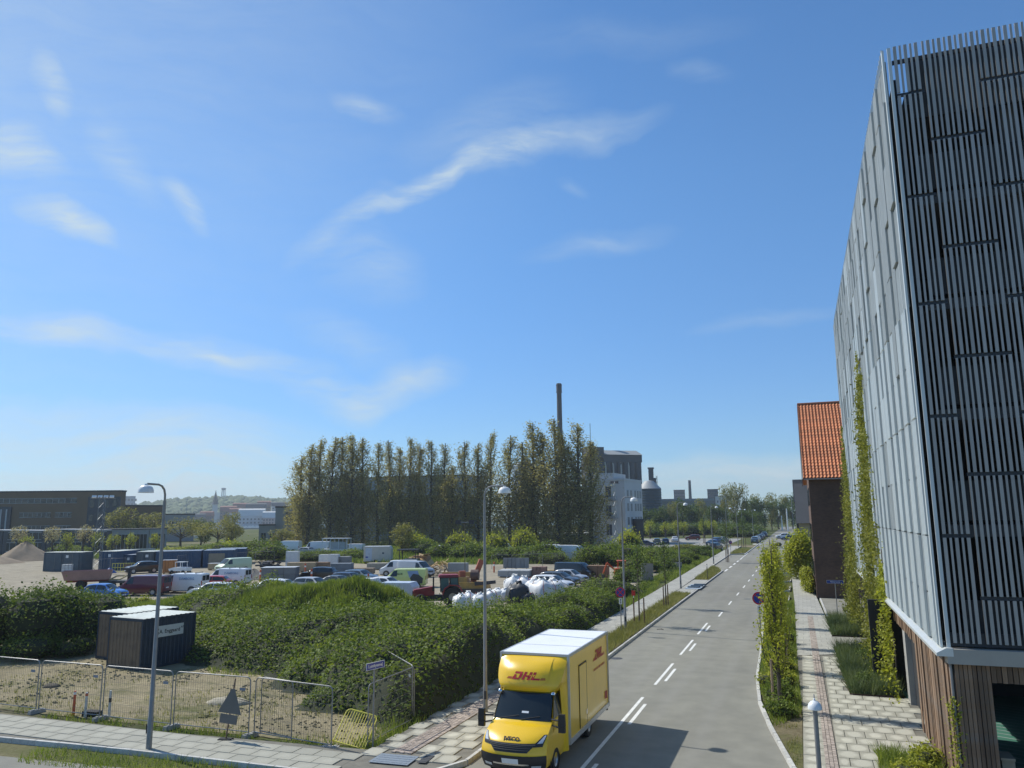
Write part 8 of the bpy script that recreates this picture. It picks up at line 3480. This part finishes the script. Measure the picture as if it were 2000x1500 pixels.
# sailing boat masts in the harbour
for k, (u, h) in enumerate(((362, 21), (372, 16), (356, 14))):
    x, y = (-224.05, 242.29, 4.53)[:2] if k == 0 else ((-229.58, 250.78, 4.41)[:2] if k == 1 else (-228.80, 244.69, 4.51)[:2])
    t = thing('sailing_boat', 'white sailing boat mast in the harbour, %s of three' % ['tallest', 'middle', 'shortest'][k], 'boat', (x, y, 0), R(30 * k), 'sailing boats in the harbour')
    b_ = MB()
    b_.prof([(-4, 1.0), (-3.6, .1), (3, .1), (4.4, 1.1)], -1.2, 1.2)
    b_.build('hull', WHITE, t)
    b_ = MB()
    b_.tube([(0, 0, .8), (0, 0, h * .75)], .1, 5)
    b_.build('mast', FRAMEW, t)

# ------------------------------------------------------------------ trees in the distance
protos = {}


def proto(kind):
    if kind not in protos:
        sp = {'round1': (9, 4.2, 1.4, L_TREE, 3000, .42, 401), 'round2': (9, 3.8, 1.2, L_TREE, 3000, .42, 402), 'pale1': (9, 3.4, 1.2, L_PALE, 2400, .40, 403),
              'spread': (9, 5.6, 1.8, L_PALE, 2000, .36, 404), 'blossom': (6, 2.0, 2.0, L_BLOSSOM, 700, .26, 405), 'green': (6, 2.0, 1.4, L_FRESH, 900, .26, 406)}[kind]
        protos[kind] = make_tree('broad_tree', 'tree', 'tree', (0, 0, 0), sp[0], sp[1], sp[2], sp[3], sp[4], sp[5], .28, sp[6], 16)
        protos[kind]['used'] = 0
    return protos[kind]


def put(kind, loc, h, w, label, group, rz=None):
    pr = proto(kind)
    if pr['used'] == 0:
        o = pr
    else:
        o = copy_tree(pr)
    pr['used'] = 1
    o.location = (*loc, 0)
    o.rotation_euler = (0, 0, random.uniform(0, 6.2) if rz is None else rz)
    base = {'round1': (9, 4.2), 'round2': (9, 3.8), 'pale1': (9, 3.4), 'spread': (9, 5.6), 'blossom': (6, 2.0), 'green': (6, 2.0)}[kind]
    o.scale = (w / 2 / base[1], w / 2 / base[1], h / base[0])
    tag(o, label, None, group)


TREES_L = [('pale1', (-170.88, 161.16), 10.77, 9, 'leaning pale tree at the right end of the big brown block'),
           ('round2', (-173.88, 167.43), 7.63, 7, 'rounded tree before the brown wing'),
           ('pale1', (-170.42, 171.19), 9.41, 10, 'olive tree before the right half of the brown wing'),
           ('spread', (-157.61, 169.01), 8.72, 15, 'wide spreading tree with bare limbs right of the lamp post'),
           ('spread', (-143.56, 167.16), 8.04, 14, 'wide spreading tree in front of the water'),
           ('pale1', (-144.51, 173.61), 9.13, 7, 'paler upright tree behind the spreading tree by the water'),
           ('round1', (-166.20, 186.31), 7.87, 9, 'dark round tree between the two spreading trees'),
           ('pale1', (-119.01, 160.79), 4.90, 7, 'reddish olive tree before the grey cubic house'),
           ('pale1', (-74.04, 138.41), 6.34, 5.5, 'pale upright tree standing before the poplars by the cabin')]
for kind, p, h, w, lb in TREES_L:
    put(kind, p, h, w, lb, 'trees in the middle distance')
BG = 'young trees along the dark terrace'
for k, (u, kind) in enumerate(((35, 'blossom'), (52, 'green'), (100, 'blossom'), (128, 'green'), (162, 'blossom'), (189, 'green'), (219, 'green'), (252, 'green'), (299, 'green'))):
    p = ((-161.65, 125.38), (-150.60, 118.79), (-153.26, 126.63), (-149.69, 127.16), (-147.54, 129.66), (-144.11, 130.16), (-144.52, 134.59), (-140.26, 135.19), (-140.49, 142.30))[k]
    h = (7.2, 5.0, 7.0, 5.6, 7.2, 5.6, 5.0, 5.2, 5.0)[k]
    put(kind, p, h, 4.2 if kind == 'blossom' else 3.4, '%s young tree by the terraced houses, %s from the left' % ('cream-flowering' if kind == 'blossom' else 'fresh green', ORD[k]), BG)
# right-hand tree belt
RT = [(1262, 1044, 990, 'round1'), (1280, 1043, 988, 'round2'), (1298, 1043, 986, 'round1'), (1316, 1043, 980, 'pale1'), (1334, 1042, 972, 'round1'), (1352, 1042, 978, 'round2'), (1370, 1041, 975, 'pale1'),
      (1388, 1040, 985, 'round1'), (1404, 1040, 980, 'round2'), (1420, 1039, 950, 'pale1'), (1434, 1038, 946, 'pale1'), (1452, 1038, 948, 'pale1'), (1466, 1037, 972, 'round1'), (1480, 1036, 968, 'pale1'),
      (1494, 1036, 975, 'round1'), (1508, 1035, 966, 'pale1'), (1522, 1034, 972, 'round2'), (1536, 1033, 970, 'pale1'), (1549, 1033, 966, 'round1'), (1444, 1046, 996, 'round1'), (1460, 1046, 992, 'round2'), (1474, 1042, 1000, 'round1')]
RTP = [(-56.21, 302.18), (-54.01, 309.89), (-50.36, 309.59), (-46.74, 309.30), (-44.30, 317.25), (-40.66, 316.92), (-38.05, 325.17), (-35.31, 333.80), (-31.99, 333.41), (-29.49, 342.44), (-27.30, 351.96), (-23.44, 351.41), (-21.05, 361.35), (-18.54, 371.80), (-15.44, 371.26), (-12.72, 382.21), (-9.86, 393.75), (-6.84, 405.94), (-3.78, 405.25), (-20.51, 285.72), (-17.76, 285.59), (-16.89, 314.74)]
for k, ((u, v, top, kind), p) in enumerate(zip(RT, RTP)):
    D = math.hypot(*p)
    depth = D * .955
    h = 7.5 + (1004 - top) / 1510 * depth
    put(kind, p, h, 24 / 1510 * depth * (1.7 if kind != 'pale1' else 1.25), '%s tree in the belt, %s along from the steel silo' % ({'round1': 'dark round', 'round2': 'mid green round', 'pale1': 'tall pale'}[kind], ORD[k]), 'trees in the belt past the car park')
for k, p in enumerate(((-45.35, 250.53), (-38.58, 261.56), (-37.23, 267.39), (-29.69, 261.42), (-27.68, 267.17), (-40.33, 250.53))):
    put('green', p, 6.5 - .4 * (k % 3), 4.2, 'small fresh green tree on the lawn behind the car park, %s of six' % ORD[k], 'small trees on the lawn behind the car park')

# shrubs between yard, poplars and car park
SHR = [((-106.87, 123.88), 3.2, 5.0, L_BRAM), ((-108.39, 129.30), 3.6, 5.5, L_FRESH), ((-102.85, 126.36), 3.2, 5.5, L_BRAM), ((-102.29, 130.24), 3.8, 6.0, L_BRAM), ((-89.51, 118.25), 3.2, 5.0, L_BRAM), ((-126.02, 134.97), 2.0, 6.0, L_FRESH), ((-122.36, 135.49), 2.0, 5.0, L_BRAM),
       ((-82.27, 119.49), 1.9, 4.0, L_BRAM), ((-82.34, 124.38), 1.9, 4.2, L_BRAM), ((-76.79, 123.64), 2.2, 4.4, L_BRAM), ((-75.37, 146.45), 4.6, 4.0, L_FRESH), ((-68.53, 139.23), 3.6, 4.4, L_BRAM), ((-60.54, 129.64), 2.8, 5.0, L_BRAM), ((-57.25, 130.18), 3.2, 5.0, L_BRAM),
       ((-66.33, 147.70), 4.6, 4.0, L_FRESH), ((-54.00, 130.71), 3.0, 5.2, L_BRAM), ((-55.36, 143.12), 4.6, 3.6, L_FRESH), ((-48.15, 126.88), 2.6, 4.8, L_BRAM), ((-53.41, 149.48), 5.4, 4.0, L_FRESH), ((-43.71, 126.12), 3.0, 4.6, L_BRAM), ((-40.23, 123.79), 3.4, 4.4, L_BRAM), ((-37.34, 121.50), 2.2, 3.6, L_BRAM),
       ((-29.74, 116.43), 3.2, 4.2, L_BRAM), ((-28.71, 120.40), 3.6, 4.2, L_BRAM), ((-25.60, 117.21), 3.2, 4.0, L_BRAM), ((-32.75, 156.52), 5.2, 4.5, L_FRESH), ((-25.10, 126.45), 2.8, 4.2, L_BRAM), ((-22.17, 121.60), 2.8, 4.2, L_BRAM), ((-20.72, 127.22), 2.2, 3.6, L_BRAM), ((-20.07, 104.30), 2.4, 3.0, L_BRAM), ((-18.11, 106.65), 2.0, 2.6, L_BRAM), ((-17.28, 120.00), 1.8, 2.6, L_BRAM), ((-17.54, 130.61), 1.7, 2.5, L_BRAM), ((-17.68, 143.24), 2.0, 2.6, L_SHRUB), ((-17.29, 152.48), 1.9, 2.6, L_SHRUB), ((-18.81, 90.47), 1.8, 2.4, L_BRAM), ((-22.31, 166.82), 1.5, 5.0, L_VINE)]
SHR += [(p_, 4.5, 9.0, L_TREE) for p_ in ((-49.19, 273.88), (-47.27, 287.05), (-44.06, 293.95), (-39.93, 293.70), (-36.73, 300.83), (-33.40, 308.23), (-29.95, 307.96), (-26.91, 307.71), (-21.90, 285.79), (-18.55, 266.96), (-16.36, 279.04))]
sp_ = {}
for k, (p, h, r_, lf) in enumerate(SHR):
    key = (lf.name, k % 2)
    if key not in sp_:
        o = make_shrub('wild_shrub', 'shrub', (0, 0), 3.0, 4.0, lf, 3600, .30, 500 + k, spiky=.35)
        sp_[key] = o
    else:
        o = copy_tree(sp_[key])
    o.location = (*p, 0)
    o.rotation_euler = (0, 0, k * 1.3)
    o.scale = (r_ / 4, r_ / 4, h / 3)
    tag(o, '%s wild shrub behind the yard, %s' % ({'bramble leaf': 'mid green', 'fresh spring leaf': 'fresh yellow-green', 'shrub leaf': 'dark green', 'vine leaf': 'olive', 'far tree leaf': 'dark'}[lf.name],
        ('%s from the left' % ORD[k]) if k < 30 else ('%s nearest the far pavement' % ORD[k - 30]) if k < 37 else ('%s under the tree belt' % ORD[k - 37])), 'shrub', 'wild shrubs between yard and poplars')
grass('rough_grass', [(-150, 122), (-118, 118), (-88, 122), (-62, 112), (-30, 122), (-17, 118), (-17, 172), (-60, 190), (-150, 190)], 5, .9, G_LONG, .12, -.02, 'rough grass between yard and poplars', .2)
grass('rough_grass', [(-17, 92), (-14.4, 92), (-15.2, 138), (-15.9, 172), (-17, 172)], 40, .5, G_LONG, .05, -.02, 'rough grass along the far left pavement', .1)
# dry bare patches of the lawn behind the car park are in the ground material


# ------------------------------------------------------------------ thin haze for the distance, added also to lift darks like window glare
hz, hn, hl, hb = new_mat('haze')
hn.remove(hb)
pv = hn.new('ShaderNodeVolumePrincipled')
pv.inputs['Color'].default_value = (.80, .88, .95, 1)
pv.inputs['Density'].default_value = .00022
pv.inputs['Anisotropy'].default_value = .3
hl.new(pv.outputs[0], hn['Material Output'].inputs['Volume'])
b_ = MB()
b_.box((-600, 1000, 49.5), (6000, 3000, 101))
hzo = b_.build('haze', hz)
stuff(hzo)
